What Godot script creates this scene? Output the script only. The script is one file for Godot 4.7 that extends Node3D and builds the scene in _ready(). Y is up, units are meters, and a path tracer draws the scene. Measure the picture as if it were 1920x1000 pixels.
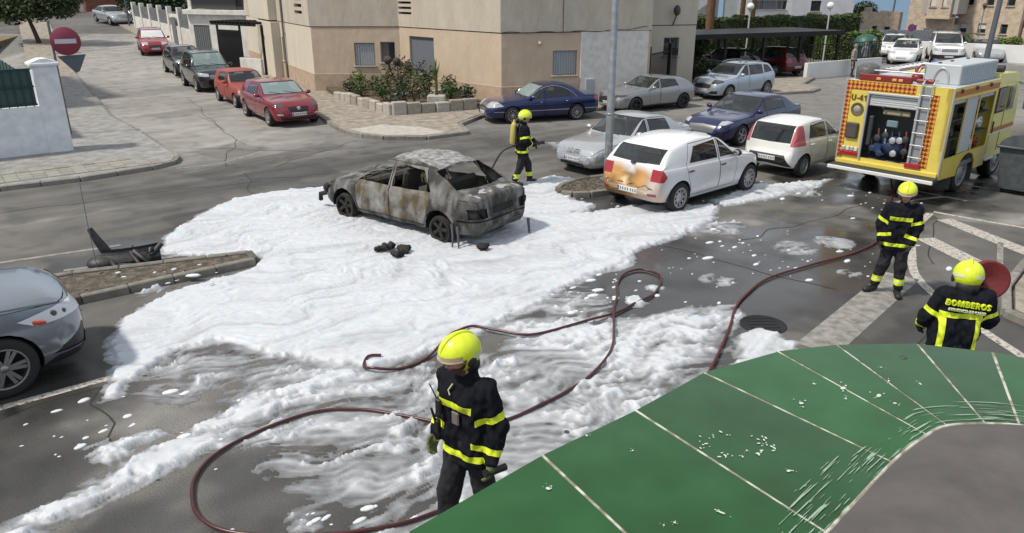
extends Node3D
# A street corner after a car fire. Metres, y up; the viewer stands at x = 0, z = 0 on a terrace 4.7 m up and looks towards -z.

var rng := RandomNumberGenerator.new()
var counts := {}
var MAT := {}

# ---------------------------------------------------------------- mesh collector
class MB:
	var v := PackedVector3Array()
	var n := PackedVector3Array()
	var uv := PackedVector2Array()
	var uv2 := PackedVector2Array()
	var c := PackedColorArray()
	var ix := PackedInt32Array()
	var xf := Transform3D.IDENTITY
	var col := Color(1, 1, 1)
	var use_col := false
	func put(p: Vector3, nn: Vector3, t := Vector2.ZERO) -> int:
		v.append(xf * p)
		n.append((xf.basis * nn).normalized())
		uv.append(t)
		c.append(col)
		return v.size() - 1
	func tri(a: Vector3, b: Vector3, d: Vector3) -> void:   # counter-clockwise seen from outside
		var nn := (b - a).cross(d - a).normalized()
		var i := put(a, nn); put(b, nn); put(d, nn)
		ix.append_array([i, i + 2, i + 1])
	func quad(a: Vector3, b: Vector3, d: Vector3, e: Vector3) -> void:
		var nn := (d - a).cross(e - b).normalized()
		var i := put(a, nn, Vector2(0, 1)); put(b, nn, Vector2(1, 1)); put(d, nn, Vector2(1, 0)); put(e, nn, Vector2(0, 0))
		ix.append_array([i, i + 2, i + 1, i, i + 3, i + 2])
	func box(at: Vector3, size: Vector3, bev := 0.0) -> void:
		var h := size * 0.5
		if bev <= 0.0:
			for ax in 3:
				for s in [-1.0, 1.0]:
					var nn := Vector3.ZERO; nn[ax] = s
					var u := Vector3.ZERO; u[(ax + 1) % 3] = h[(ax + 1) % 3]
					var w := Vector3.ZERO; w[(ax + 2) % 3] = h[(ax + 2) % 3]
					var o := at + nn * h[ax]
					if s > 0: quad(o - u - w, o + u - w, o + u + w, o - u + w)
					else: quad(o - w - u, o + w - u, o + w + u, o - w + u)
			return
		var b := minf(bev, minf(h.x, minf(h.y, h.z)) * 0.95)
		for ax in 3:
			for s in [-1.0, 1.0]:
				var nn := Vector3.ZERO; nn[ax] = s
				var a1 := (ax + 1) % 3
				var a2 := (ax + 2) % 3
				var u := Vector3.ZERO; u[a1] = h[a1] - b
				var w := Vector3.ZERO; w[a2] = h[a2] - b
				var o := at + nn * h[ax]
				if s > 0: quad(o - u - w, o + u - w, o + u + w, o - u + w)
				else: quad(o - w - u, o + w - u, o + w + u, o - w + u)
		for ax in 3:                       # bevelled edges along axis ax
			var a1 := (ax + 1) % 3
			var a2 := (ax + 2) % 3
			for s1 in [-1.0, 1.0]:
				for s2 in [-1.0, 1.0]:
					var l := Vector3.ZERO; l[ax] = h[ax] - b
					var p := at; p[a1] += s1 * h[a1]; p[a2] += s2 * (h[a2] - b)
					var q := at; q[a1] += s1 * (h[a1] - b); q[a2] += s2 * h[a2]
					if s1 * s2 > 0: quad(p - l, p + l, q + l, q - l) if false else _oq(p - l, p + l, q + l, q - l, at)
					else: _oq(p - l, p + l, q + l, q - l, at)
		for sx in [-1.0, 1.0]:
			for sy in [-1.0, 1.0]:
				for sz in [-1.0, 1.0]:
					var k := Vector3(sx, sy, sz)
					_ot(at + k * Vector3(h.x, h.y - b, h.z - b), at + k * Vector3(h.x - b, h.y, h.z - b), at + k * Vector3(h.x - b, h.y - b, h.z), at)
	func _oq(a: Vector3, b: Vector3, d: Vector3, e: Vector3, from: Vector3) -> void:
		if (d - a).cross(e - b).dot((a + d) * 0.5 - from) > 0.0: quad(a, b, d, e)
		else: quad(a, e, d, b)
	func _ot(a: Vector3, b: Vector3, d: Vector3, from: Vector3) -> void:
		if (b - a).cross(d - a).dot((a + b + d) / 3.0 - from) > 0.0: tri(a, b, d)
		else: tri(a, d, b)
	func bar(a: Vector3, b: Vector3, w: float, d: float, up := Vector3.UP) -> void:   # a box from a to b
		var y := (b - a)
		var l := y.length()
		if l < 1e-5: return
		y /= l
		var x := up.cross(y)
		if x.length() < 0.01: x = Vector3.RIGHT.cross(y)
		if x.length() < 0.01: x = Vector3.BACK.cross(y)
		x = x.normalized()
		var z := x.cross(y)
		var keep := xf
		xf = xf * Transform3D(Basis(x, y, z), (a + b) * 0.5)
		box(Vector3.ZERO, Vector3(w, l, d))
		xf = keep
	func tube(path: Array, rad, seg := 8, caps := true) -> void:   # rad: number or array
		var np := path.size()
		var base := v.size()
		var px := Vector3.ZERO
		for k in np:
			var t: Vector3 = (path[mini(k + 1, np - 1)] - path[maxi(k - 1, 0)])
			t = t.normalized() if t.length() > 1e-6 else Vector3.UP
			if k == 0: px = t.cross(Vector3.UP) if absf(t.y) < 0.9 else t.cross(Vector3.RIGHT)
			px = (px - t * px.dot(t))
			px = px.normalized() if px.length() > 1e-6 else t.cross(Vector3(0.3, 0.5, 0.8)).normalized()
			var py := t.cross(px)
			var r: float = rad[k] if rad is Array else rad
			for s in seg:
				var a := TAU * s / seg
				var nn := px * cos(a) + py * sin(a)
				put(path[k] + nn * r, nn, Vector2(float(s) / seg, float(k)))
		for k in np - 1:
			for s in seg:
				var a := base + k * seg + s
				var b := base + k * seg + (s + 1) % seg
				ix.append_array([a, a + seg, b, b, a + seg, b + seg])
		if caps:
			for e in [0, np - 1]:
				var t: Vector3 = (path[0] - path[1]).normalized() if e == 0 else (path[np - 1] - path[np - 2]).normalized()
				var ci := put(path[e], t)
				var first := v.size()
				for s in seg:
					var i: int = base + e * seg + s
					v.append(v[i]); n.append((xf.basis * t).normalized()); uv.append(Vector2.ZERO); c.append(col)
				for s in seg:
					var a := first + s
					var b := first + (s + 1) % seg
					if e == 0: ix.append_array([ci, a, b])
					else: ix.append_array([ci, b, a])
	func lathe(prof: Array, seg := 20, crease := 0.5) -> void:   # Vector2(radius, y) points from bottom to top, turned round y
		var np := prof.size()
		for k in np - 1:
			var p: Vector2 = prof[k]
			var q: Vector2 = prof[k + 1]
			var d := (q - p)
			if d.length() < 1e-6: continue
			var n0 := Vector2(d.y, -d.x).normalized()
			var na := n0
			var nb := n0
			if k > 0:
				var e: Vector2 = prof[k] - prof[k - 1]
				var m := Vector2(e.y, -e.x).normalized()
				if m.dot(n0) > crease: na = (m + n0).normalized()
			if k < np - 2:
				var e: Vector2 = prof[k + 2] - prof[k + 1]
				var m := Vector2(e.y, -e.x).normalized()
				if m.dot(n0) > crease: nb = (m + n0).normalized()
			var base := v.size()
			for s in seg + 1:
				var a := TAU * s / seg
				var cs := cos(a)
				var sn := sin(a)
				put(Vector3(p.x * cs, p.y, p.x * sn), Vector3(na.x * cs, na.y, na.x * sn), Vector2(float(s) / seg, p.y))
				put(Vector3(q.x * cs, q.y, q.x * sn), Vector3(nb.x * cs, nb.y, nb.x * sn), Vector2(float(s) / seg, q.y))
			for s in seg:
				var i := base + s * 2
				ix.append_array([i, i + 2, i + 1, i + 1, i + 2, i + 3])
	func ball(at: Vector3, r: Vector3, seg := 14, rings := 8) -> void:
		var base := v.size()
		for k in rings + 1:
			var t := PI * k / rings
			for s in seg + 1:
				var a := TAU * s / seg
				var d := Vector3(sin(t) * cos(a), cos(t), sin(t) * sin(a))
				put(at + d * r, (d / r).normalized(), Vector2(float(s) / seg, float(k) / rings))
		for k in rings:
			for s in seg:
				var i := base + k * (seg + 1) + s
				ix.append_array([i, i + seg + 1, i + 1, i + 1, i + seg + 1, i + seg + 2])
	func prism(poly: PackedVector2Array, d0: float, d1: float) -> void:   # polygon in x,y, extruded along z from d0 to d1
		var p := poly.duplicate()
		if Geometry2D.is_polygon_clockwise(p): p.reverse()
		var t := Geometry2D.triangulate_polygon(p)
		for k in range(0, t.size(), 3):
			var a := p[t[k]]; var b := p[t[k + 1]]; var d := p[t[k + 2]]
			if (b - a).cross(d - a) < 0.0:
				var w := b; b = d; d = w
			tri(Vector3(a.x, a.y, d1), Vector3(b.x, b.y, d1), Vector3(d.x, d.y, d1))
			tri(Vector3(a.x, a.y, d0), Vector3(d.x, d.y, d0), Vector3(b.x, b.y, d0))
		for k in p.size():
			var a := p[k]; var b := p[(k + 1) % p.size()]
			quad(Vector3(a.x, a.y, d0), Vector3(b.x, b.y, d0), Vector3(b.x, b.y, d1), Vector3(a.x, a.y, d1))
	func slab(poly: PackedVector2Array, y0: float, y1: float) -> void:   # polygon in x,z, standing from y0 to y1
		var keep := xf
		xf = xf * Transform3D(Basis(Vector3(1, 0, 0), Vector3(0, 0, 1), Vector3(0, -1, 0)), Vector3.ZERO)
		prism(poly, -y1, -y0)
		xf = keep
	func soup(t: PackedVector3Array, flip := false, push := 0.0) -> void:   # carved triangles (position, normal) x 3
		for k in range(0, t.size(), 6):
			var i := v.size()
			for j in 3:
				var p := t[k + j * 2]
				var nn := t[k + j * 2 + 1]
				p += nn * push
				if flip:
					p.z = -p.z; nn.z = -nn.z
				put(p, nn)
			if flip: ix.append_array([i, i + 1, i + 2])
			else: ix.append_array([i, i + 2, i + 1])
	func mesh() -> ArrayMesh:
		var a := []
		a.resize(Mesh.ARRAY_MAX)
		a[Mesh.ARRAY_VERTEX] = v
		a[Mesh.ARRAY_NORMAL] = n
		a[Mesh.ARRAY_TEX_UV] = uv
		if uv2.size() == v.size() and v.size() > 0: a[Mesh.ARRAY_TEX_UV2] = uv2
		if use_col: a[Mesh.ARRAY_COLOR] = c
		a[Mesh.ARRAY_INDEX] = ix
		var m := ArrayMesh.new()
		if v.size() > 0: m.add_surface_from_arrays(Mesh.PRIMITIVE_TRIANGLES, a)
		return m

# ---------------------------------------------------------------- objects
func numbered(called: String) -> String:
	counts[called] = counts.get(called, -1) + 1
	return called if counts[called] == 0 else "%s_%03d" % [called, counts[called]]

func tag(o: Node, label: String, category: String, group := "") -> Node:
	o.set_meta("label", label)
	o.set_meta("category", category)
	if group != "": o.set_meta("group", group)
	return o

func thing(called: String, label: String, category: String, at := Vector3.ZERO, turn := 0.0, group := "") -> Node3D:
	var o := Node3D.new()
	o.name = numbered(called)
	add_child(o)
	o.position = at
	o.rotation.y = deg_to_rad(turn)
	tag(o, label, category, group)
	return o

func part(parent: Node, called: String, mb, m: Material) -> MeshInstance3D:
	var o := MeshInstance3D.new()
	o.name = called
	o.mesh = mb.mesh() if mb is MB else mb
	if o.mesh.get_surface_count() == 0: return o
	o.mesh.surface_set_material(0, m) if mb is MB else o.set_surface_override_material(0, m)
	parent.add_child(o, true)
	return o

func single(called: String, mb: MB, m: Material, label: String, category: String, group := "") -> MeshInstance3D:
	var o := MeshInstance3D.new()
	o.name = numbered(called)
	o.mesh = mb.mesh()
	o.mesh.surface_set_material(0, m)
	add_child(o)
	tag(o, label, category, group)
	return o

func struct(called: String, mb: MB, m: Material) -> MeshInstance3D:
	var o := MeshInstance3D.new()
	o.name = called
	o.mesh = mb.mesh()
	o.mesh.surface_set_material(0, m)
	add_child(o, true)
	o.set_meta("kind", "structure")
	return o

func joint(parent: Node, called: String, at := Vector3.ZERO) -> Node3D:   # a part that has sub-parts
	var o := Node3D.new()
	o.name = called
	parent.add_child(o, true)
	o.position = at
	return o

func bxp(parent: Node, called: String, at: Vector3, size: Vector3, m: Material, bev := 0.0) -> MeshInstance3D:
	var b := MB.new()
	b.box(at, size, bev)
	return part(parent, called, b, m)

# ---------------------------------------------------------------- materials
func lin(r: float, g: float, b: float) -> Color:   # linear base colour to the sRGB that albedo_color takes
	return Color(r, g, b).linear_to_srgb()

func mat(key: String, c: Color, rough := 0.8, metal := 0.0) -> StandardMaterial3D:
	if MAT.has(key): return MAT[key]
	var m := StandardMaterial3D.new()
	m.resource_name = key
	m.albedo_color = c.linear_to_srgb()
	m.roughness = rough
	m.metallic = metal
	MAT[key] = m
	return m

func noise_tex(freq: float, stops: Array, size := 256, octaves := 4, seedn := 1, kind := 0, normal := false, bump := 4.0) -> NoiseTexture2D:
	var f := FastNoiseLite.new()
	f.seed = seedn
	f.frequency = freq
	f.fractal_octaves = octaves
	f.noise_type = [FastNoiseLite.TYPE_SIMPLEX_SMOOTH, FastNoiseLite.TYPE_CELLULAR, FastNoiseLite.TYPE_VALUE_CUBIC][kind]
	var t := NoiseTexture2D.new()
	t.width = size
	t.height = size
	t.seamless = true
	t.noise = f
	if normal:
		t.as_normal_map = true
		t.bump_strength = bump
	elif stops.size() > 0:
		var g := Gradient.new()
		var offs := PackedFloat32Array()
		var cols := PackedColorArray()
		for s in stops:
			offs.append(s[0])
			var k: Color = s[1]
			cols.append(Color(k.r, k.g, k.b).linear_to_srgb() if s.size() < 3 else Color(k.r, k.g, k.b, s[2]))
		g.offsets = offs
		g.colors = cols
		t.color_ramp = g
	return t

# a material whose colour wanders between stops (linear colours), mapped in the object's own or the world's axes
func grain(key: String, stops: Array, scale: float, rough := 0.85, opt := {}) -> StandardMaterial3D:
	if MAT.has(key): return MAT[key]
	var m := mat(key, Color(1, 1, 1), rough, opt.get("metal", 0.0))
	m.albedo_texture = noise_tex(opt.get("freq", 0.02), stops, opt.get("size", 256), opt.get("oct", 5), opt.get("seed", 3), opt.get("kind", 0))
	m.uv1_triplanar = true
	m.uv1_world_triplanar = opt.get("world", false)
	m.uv1_scale = opt.get("scale3", Vector3.ONE * scale)
	if opt.has("bump"):
		m.normal_enabled = true
		m.normal_texture = noise_tex(opt.get("bfreq", 0.05), [], 256, 4, opt.get("seed", 3) + 7, 0, true, opt["bump"])
		m.normal_scale = opt.get("nscale", 1.0)
	return m

func glossy(m: StandardMaterial3D, coat := 1.0, coat_rough := 0.05) -> StandardMaterial3D:
	m.clearcoat_enabled = true
	m.clearcoat = coat
	m.clearcoat_roughness = coat_rough
	return m

func pane(key: String, c: Color, a: float, rough := 0.03) -> StandardMaterial3D:
	if MAT.has(key): return MAT[key]
	var m := mat(key, c, rough)
	m.albedo_color.a = a
	m.transparency = BaseMaterial3D.TRANSPARENCY_ALPHA
	return m

# ---------------------------------------------------------------- carving: split triangles by a convex set of planes
func carve(t: PackedVector3Array, planes: Array) -> Array:
	var inside := PackedVector3Array()
	var outside := PackedVector3Array()
	for k in range(0, t.size(), 6):
		var away := false
		for pl: Plane in planes:
			if pl.distance_to(t[k]) >= 0.0 and pl.distance_to(t[k + 2]) >= 0.0 and pl.distance_to(t[k + 4]) >= 0.0:
				away = true
				break
		if away:
			outside.append_array(t.slice(k, k + 6))
			continue
		var poly := t.slice(k, k + 6)
		for pl: Plane in planes:
			var keep := PackedVector3Array()
			var cut := PackedVector3Array()
			var m := poly.size() / 2
			for j in m:
				var a := poly[j * 2]
				var an := poly[j * 2 + 1]
				var b := poly[((j + 1) % m) * 2]
				var bn := poly[((j + 1) % m) * 2 + 1]
				var da := pl.distance_to(a)
				var db := pl.distance_to(b)
				if da <= 0.0:
					keep.append(a); keep.append(an)
				if da >= 0.0:
					cut.append(a); cut.append(an)
				if (da < 0.0 and db > 0.0) or (da > 0.0 and db < 0.0):
					var w := da / (da - db)
					var q := a.lerp(b, w)
					var qn := an.lerp(bn, w)
					keep.append(q); keep.append(qn)
					cut.append(q); cut.append(qn)
			_fan(cut, outside)
			poly = keep
			if poly.size() < 6: break
		_fan(poly, inside)
	return [inside, outside]

func _fan(p: PackedVector3Array, out: PackedVector3Array) -> void:
	for j in range(1, p.size() / 2 - 1):
		if (p[j * 2] - p[0]).cross(p[j * 2 + 2] - p[0]).length_squared() < 1e-14: continue
		out.append(p[0]); out.append(p[1])
		out.append(p[j * 2]); out.append(p[j * 2 + 1])
		out.append(p[j * 2 + 2]); out.append(p[j * 2 + 3])

# planes round a convex polygon; view "s": points are (x, y); "f": (z, y); "t": (x, z). grow < 0 shrinks it
func poly_planes(poly: Array, view: String, grow := 0.0) -> Array:
	var out := []
	var mid := Vector2.ZERO
	for p in poly: mid += Vector2(p[0], p[1])
	mid /= poly.size()
	for k in poly.size():
		var a := Vector2(poly[k][0], poly[k][1])
		var b := Vector2(poly[(k + 1) % poly.size()][0], poly[(k + 1) % poly.size()][1])
		var e := (b - a).normalized()
		var nn := Vector2(e.y, -e.x)
		if nn.dot(a - mid) < 0.0: nn = -nn
		var d := nn.dot(a) + grow
		match view:
			"s": out.append(Plane(Vector3(nn.x, nn.y, 0), d))
			"f": out.append(Plane(Vector3(0, nn.y, nn.x), d))
			"t": out.append(Plane(Vector3(nn.x, 0, nn.y), d))
	return out

# ---------------------------------------------------------------- curves
func pick(k: Array, x: float) -> float:    # monotone cubic through [x, y] knots
	var m := k.size()
	if x <= k[0][0]: return k[0][1]
	if x >= k[m - 1][0]: return k[m - 1][1]
	var i := 0
	while x > k[i + 1][0]: i += 1
	var h: float = k[i + 1][0] - k[i][0]
	var d: float = (k[i + 1][1] - k[i][1]) / h
	var d0 := 0.0
	var d1 := 0.0
	var e: float = (k[i][1] - k[i - 1][1]) / (k[i][0] - k[i - 1][0]) if i > 0 else d
	var f: float = (k[i + 2][1] - k[i + 1][1]) / (k[i + 2][0] - k[i + 1][0]) if i < m - 2 else d
	if e * d > 0.0: d0 = 2.0 * e * d / (e + d)
	if f * d > 0.0: d1 = 2.0 * f * d / (f + d)
	var t: float = (x - k[i][0]) / h
	var t2 := t * t
	var t3 := t2 * t
	return (2 * t3 - 3 * t2 + 1) * k[i][1] + (t3 - 2 * t2 + t) * h * d0 + (-2 * t3 + 3 * t2) * k[i + 1][1] + (t3 - t2) * h * d1

func smooth_path(p: Array, step := 0.06) -> Array:   # Catmull-Rom through Vector3 points
	var out := []
	for i in p.size() - 1:
		var a: Vector3 = p[maxi(i - 1, 0)]
		var b: Vector3 = p[i]
		var c: Vector3 = p[i + 1]
		var d: Vector3 = p[mini(i + 2, p.size() - 1)]
		var m := maxi(1, int(b.distance_to(c) / step))
		for k in m:
			out.append(b.cubic_interpolate(c, a, d, float(k) / m))
	out.append(p[p.size() - 1])
	return out

func flat2(a: Array) -> PackedVector2Array:
	var o := PackedVector2Array()
	for k in range(0, a.size(), 2): o.append(Vector2(a[k], a[k + 1]))
	return o

func rise(x: float, z: float) -> float:    # the side street climbs away to the north-west
	return clampf((-z - 43.0) * 0.072, 0.0, 4.4) * smoothstep(-11.0, -17.0, x) - clampf((-z - 66.0) * 0.12, 0.0, 60.0) * smoothstep(6.0, 14.0, x)   # and the land falls away to the north-east

# ================================================================ camera, sky, sun
func make_view() -> void:
	var cam := Camera3D.new()
	cam.name = "camera"
	add_child(cam)
	cam.position = Vector3(0, 4.71, 0)
	cam.rotation_degrees = Vector3(-20.56, 0, 0)
	cam.fov = 39.12
	cam.near = 0.05
	cam.far = 1500.0
	cam.current = true
	var we := WorldEnvironment.new()
	we.name = "environment"
	var e := Environment.new()
	e.background_mode = Environment.BG_SKY
	var sky := Sky.new()
	var sm := ProceduralSkyMaterial.new()
	sm.sky_top_color = Color(0.80, 0.83, 0.87)
	sm.sky_horizon_color = Color(0.66, 0.81, 0.95)
	sm.sky_curve = 0.10
	sm.ground_bottom_color = Color(0.30, 0.29, 0.28)
	sm.ground_horizon_color = Color(0.66, 0.81, 0.95)
	sm.ground_curve = 1.0
	sm.sun_angle_max = 1.0
	sm.sky_energy_multiplier = 0.94
	var cov := noise_tex(0.006, [[0.0, Color(0, 0, 0), 0.0], [0.42, Color(1, 1, 1), 0.0], [0.75, Color(1, 1, 1), 0.7], [1.0, Color(1, 1, 1), 0.9]], 512, 5, 11)
	sm.sky_cover = cov
	sm.sky_cover_modulate = Color(0.9, 0.91, 0.93, 0.5)
	sky.sky_material = sm
	e.sky = sky
	e.tonemap_mode = Environment.TONE_MAPPER_LINEAR
	e.tonemap_exposure = 1.0
	e.sdfgi_enabled = true
	e.ssao_enabled = true
	e.ssil_enabled = true
	we.environment = e
	add_child(we)
	var sun := DirectionalLight3D.new()
	sun.name = "sun"
	sun.light_energy = 1.25
	sun.light_color = Color(1.0, 0.965, 0.91)
	sun.light_angular_distance = 4.5
	sun.shadow_enabled = true
	add_child(sun)
	sun.look_at_from_position(Vector3(-6.2, 9.5, 2.2), Vector3.ZERO, Vector3.UP)

# ================================================================ ground, pavements, markings
const U := Vector2(0.78, -0.63)      # along the main road, away from the viewer

func make_ground() -> void:
	var im := 736
	var a := PackedByteArray(); a.resize(im * im * 3)
	var r := PackedByteArray(); r.resize(im * im)
	var f1 := FastNoiseLite.new(); f1.seed = 5; f1.frequency = 0.10; f1.fractal_octaves = 3
	var f2 := FastNoiseLite.new(); f2.seed = 9; f2.frequency = 0.9; f2.fractal_octaves = 3
	var f3 := FastNoiseLite.new(); f3.seed = 21; f3.frequency = 0.35; f3.fractal_octaves = 2
	# water and foam residue lie here (x, z, radius along the road, across, strength)
	var wet := [[4.2, -12.6, 5.2, 2.3, 1.0], [9.0, -18.6, 3.8, 2.6, 0.95], [-1.5, -6.0, 5.5, 1.9, 0.8], [-6.5, -6.2, 3.0, 2.6, 0.85], [2.0, -17.0, 4.2, 1.6, 0.8], [-6.6, -13.0, 2.4, 1.5, 0.75], [-5.2, -20.3, 3.0, 1.1, 0.6], [6.0, -9.0, 3.0, 1.2, 0.6], [-3.0, -19.0, 3.5, 1.3, 0.65]]
	# repaired trenches and lighter worn strips: centre, half length, half width, turn, tone
	var patches := [[-6.9, -21.4, 2.6, 0.55, 1.0, 0.62], [-8.0, -18.0, 3.8, 0.8, 0.66, 0.72], [-3.2, -22.4, 3.4, 0.9, 0.55, 0.8], [4.6, -14.6, 1.3, 0.7, 0.68, 1.55], [8.2, -17.0, 1.5, 0.5, 0.2, 1.5], [10.4, -15.6, 1.2, 0.55, -0.3, 1.9], [-9.8, -25.6, 2.2, 1.2, 1.0, 0.86], [6.0, -10.4, 1.5, 1.0, 0.7, 0.7], [-4.4, -7.1, 1.1, 0.8, 0.68, 1.35], [3.0, -25.5, 5.0, 1.1, 0.6, 0.80], [-8.6, -22.6, 0.9, 0.9, 1.0, 0.60], [-12.5, -30.5, 2.2, 0.8, 1.0, 0.72], [-5.6, -16.6, 2.2, 0.5, 0.66, 0.62], [-10.6, -15.6, 2.6, 0.7, 0.66, 1.25], [-2.0, -23.5, 1.2, 0.6, 0.5, 1.3], [7.6, -13.6, 0.8, 0.5, 0.7, 0.65], [-16.5, -36.5, 2.5, 1.0, 1.0, 0.8]]
	for j in im:
		var z := -60.0 + 64.0 * (j + 0.5) / im
		for i in im:
			var x := -32.0 + 64.0 * (i + 0.5) / im
			var u := x * U.x + z * U.y
			var w := -x * U.y + z * U.x
			var n1 := f1.get_noise_2d(x, z)
			var n2 := f2.get_noise_2d(x, z)
			var st := f3.get_noise_2d(u * 0.5, w * 3.0)
			var t := 0.125 * (1.0 + 0.35 * n1 + 0.22 * n2 + 0.35 * st)
			var street := smoothstep(-3.0, -9.0, x + 0.3 * n1 * 8.0) * smoothstep(-19.0, -24.0, z)
			t = lerpf(t, 0.30 * (1.0 + 0.3 * n1 + 0.2 * n2 + 0.15 * st), street)
			t = lerpf(t, 0.24 * (1.0 + 0.2 * n1 + 0.15 * n2), (1.0 - street) * smoothstep(-24.0, -29.0, z) * 0.8)
			for p in patches:
				var dx: float = x - p[0]
				var dz: float = z - p[1]
				if dx * dx + dz * dz > 18.0: continue
				var cs := cos(p[4]); var sn := sin(p[4])
				var lx: float = absf(dx * cs - dz * sn) - p[2] + n2 * 0.15
				var lz: float = absf(dx * sn + dz * cs) - p[3] + n2 * 0.15
				var k := 1.0 - smoothstep(-0.06, 0.06, maxf(lx, lz))
				t *= lerpf(1.0, p[5], k * (0.75 + 0.5 * n2))
			var wt := 0.0
			for q in wet:
				var dx: float = x - q[0]
				var dz: float = z - q[1]
				var du: float = (dx * U.x + dz * U.y) / q[2]
				var dw: float = (-dx * U.y + dz * U.x) / q[3]
				var dd: float = du * du + dw * dw
				if dd < 2.2: wt = maxf(wt, q[4] * (1.0 - smoothstep(0.72, 1.02, sqrt(dd) + 0.45 * n1 + 0.30 * n2 + 0.2 * st)))
			t *= lerpf(1.0, 0.40, wt)
			var spot := f3.get_noise_2d(x * 3.1 + 60.0, z * 3.1)
			t *= 1.0 - 0.20 * smoothstep(0.26, 0.46, spot + 0.25 * n2) + 0.07 * smoothstep(0.30, 0.5, -spot)
			t = clampf(t, 0.018, 0.4)
			var s := Color(t * 1.03, t * 0.985, t * 0.925).linear_to_srgb()
			var o := (j * im + i) * 3
			a[o] = int(s.r * 255.0); a[o + 1] = int(s.g * 255.0); a[o + 2] = int(s.b * 255.0)
			r[j * im + i] = int(clampf(lerpf(0.93 + 0.06 * n2, 0.24 + 0.25 * n2, wt), 0.10, 1.0) * 255.0)
	var m := mat("asphalt", Color(1, 1, 1), 1.0)
	m.albedo_texture = ImageTexture.create_from_image(Image.create_from_data(im, im, false, Image.FORMAT_RGB8, a))
	m.roughness_texture = ImageTexture.create_from_image(Image.create_from_data(im, im, false, Image.FORMAT_L8, r))
	m.roughness_texture_channel = BaseMaterial3D.TEXTURE_CHANNEL_RED
	m.detail_enabled = true
	m.detail_blend_mode = BaseMaterial3D.BLEND_MODE_MUL
	m.detail_uv_layer = BaseMaterial3D.DETAIL_UV_2
	m.detail_albedo = noise_tex(0.22, [[0.0, Color(0.25, 0.25, 0.25)], [0.40, Color(0.72, 0.72, 0.72)], [0.52, Color(0.95, 0.95, 0.95)], [1.0, Color(1.0, 1.0, 1.0)]], 512, 3, 31)
	m.uv2_scale = Vector3(0.45, 0.45, 1)
	var xs := []
	var zs := []
	for k in [-700, -300, -160]: xs.append(float(k))
	for k in range(-110, 111, 2): xs.append(float(k))
	for k in [160, 300, 700]: xs.append(float(k))
	for k in [-900, -400, -200]: zs.append(float(k))
	for k in range(-140, 31, 2): zs.append(float(k))
	zs.append(300.0)
	var b := MB.new()
	for z in zs:
		for x in xs:
			b.put(Vector3(x, rise(x, z), z), Vector3(0, 1, 0), Vector2((x + 32.0) / 64.0, (z + 60.0) / 64.0))
			b.uv2.append(Vector2(x, z))
	var w := xs.size()
	for j in zs.size() - 1:
		for i in w - 1:
			var k := j * w + i
			b.ix.append_array([k, k + 1, k + w, k + 1, k + w + 1, k + w])
	struct("road", b, m)

func kerb(parent: Node, line: Array, m: Array, closed := false, w := 0.14, y1 := 0.125, length := 0.9) -> void:
	var count := line.size() if closed else line.size() - 1
	for k in count:
		var a := Vector2(line[k][0], line[k][1])
		var d := Vector2(line[(k + 1) % line.size()][0], line[(k + 1) % line.size()][1])
		var l := a.distance_to(d)
		var nst := maxi(1, roundi(l / length))
		var turn := -atan2(d.y - a.y, d.x - a.x)
		for j in nst:
			var p := a.lerp(d, (j + 0.5) / nst)
			var b := MB.new()
			b.xf = Transform3D(Basis(Vector3.UP, turn + rng.randf_range(-0.012, 0.012)), Vector3(p.x, 0, p.y))
			b.box(Vector3(0, y1 * 0.5 - 0.1 + rng.randf_range(-0.006, 0.004), 0), Vector3(l / nst - 0.012, y1 + 0.2, w), 0.018)
			part(parent, "kerb_stone", b, m[rng.randi() % m.size()])

func ribbon(line: Array, w: float, y: float, step := 0.4) -> MB:    # painted strip along (x, z) points
	var pts := []
	for p in line: pts.append(Vector3(p[0], 0, p[1]))
	var q := smooth_path(pts, step)
	var b := MB.new()
	for k in q.size():
		var t: Vector3 = q[mini(k + 1, q.size() - 1)] - q[maxi(k - 1, 0)]
		var s := Vector3(-t.z, 0, t.x).normalized() * w * 0.5
		var p: Vector3 = q[k]
		p.y = y + rise(p.x, p.z)
		b.put(p - s, Vector3.UP); b.put(p + s, Vector3.UP)
		if k > 0:
			var i := b.v.size() - 4
			b.ix.append_array([i, i + 2, i + 1, i + 1, i + 2, i + 3])
	return b

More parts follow.
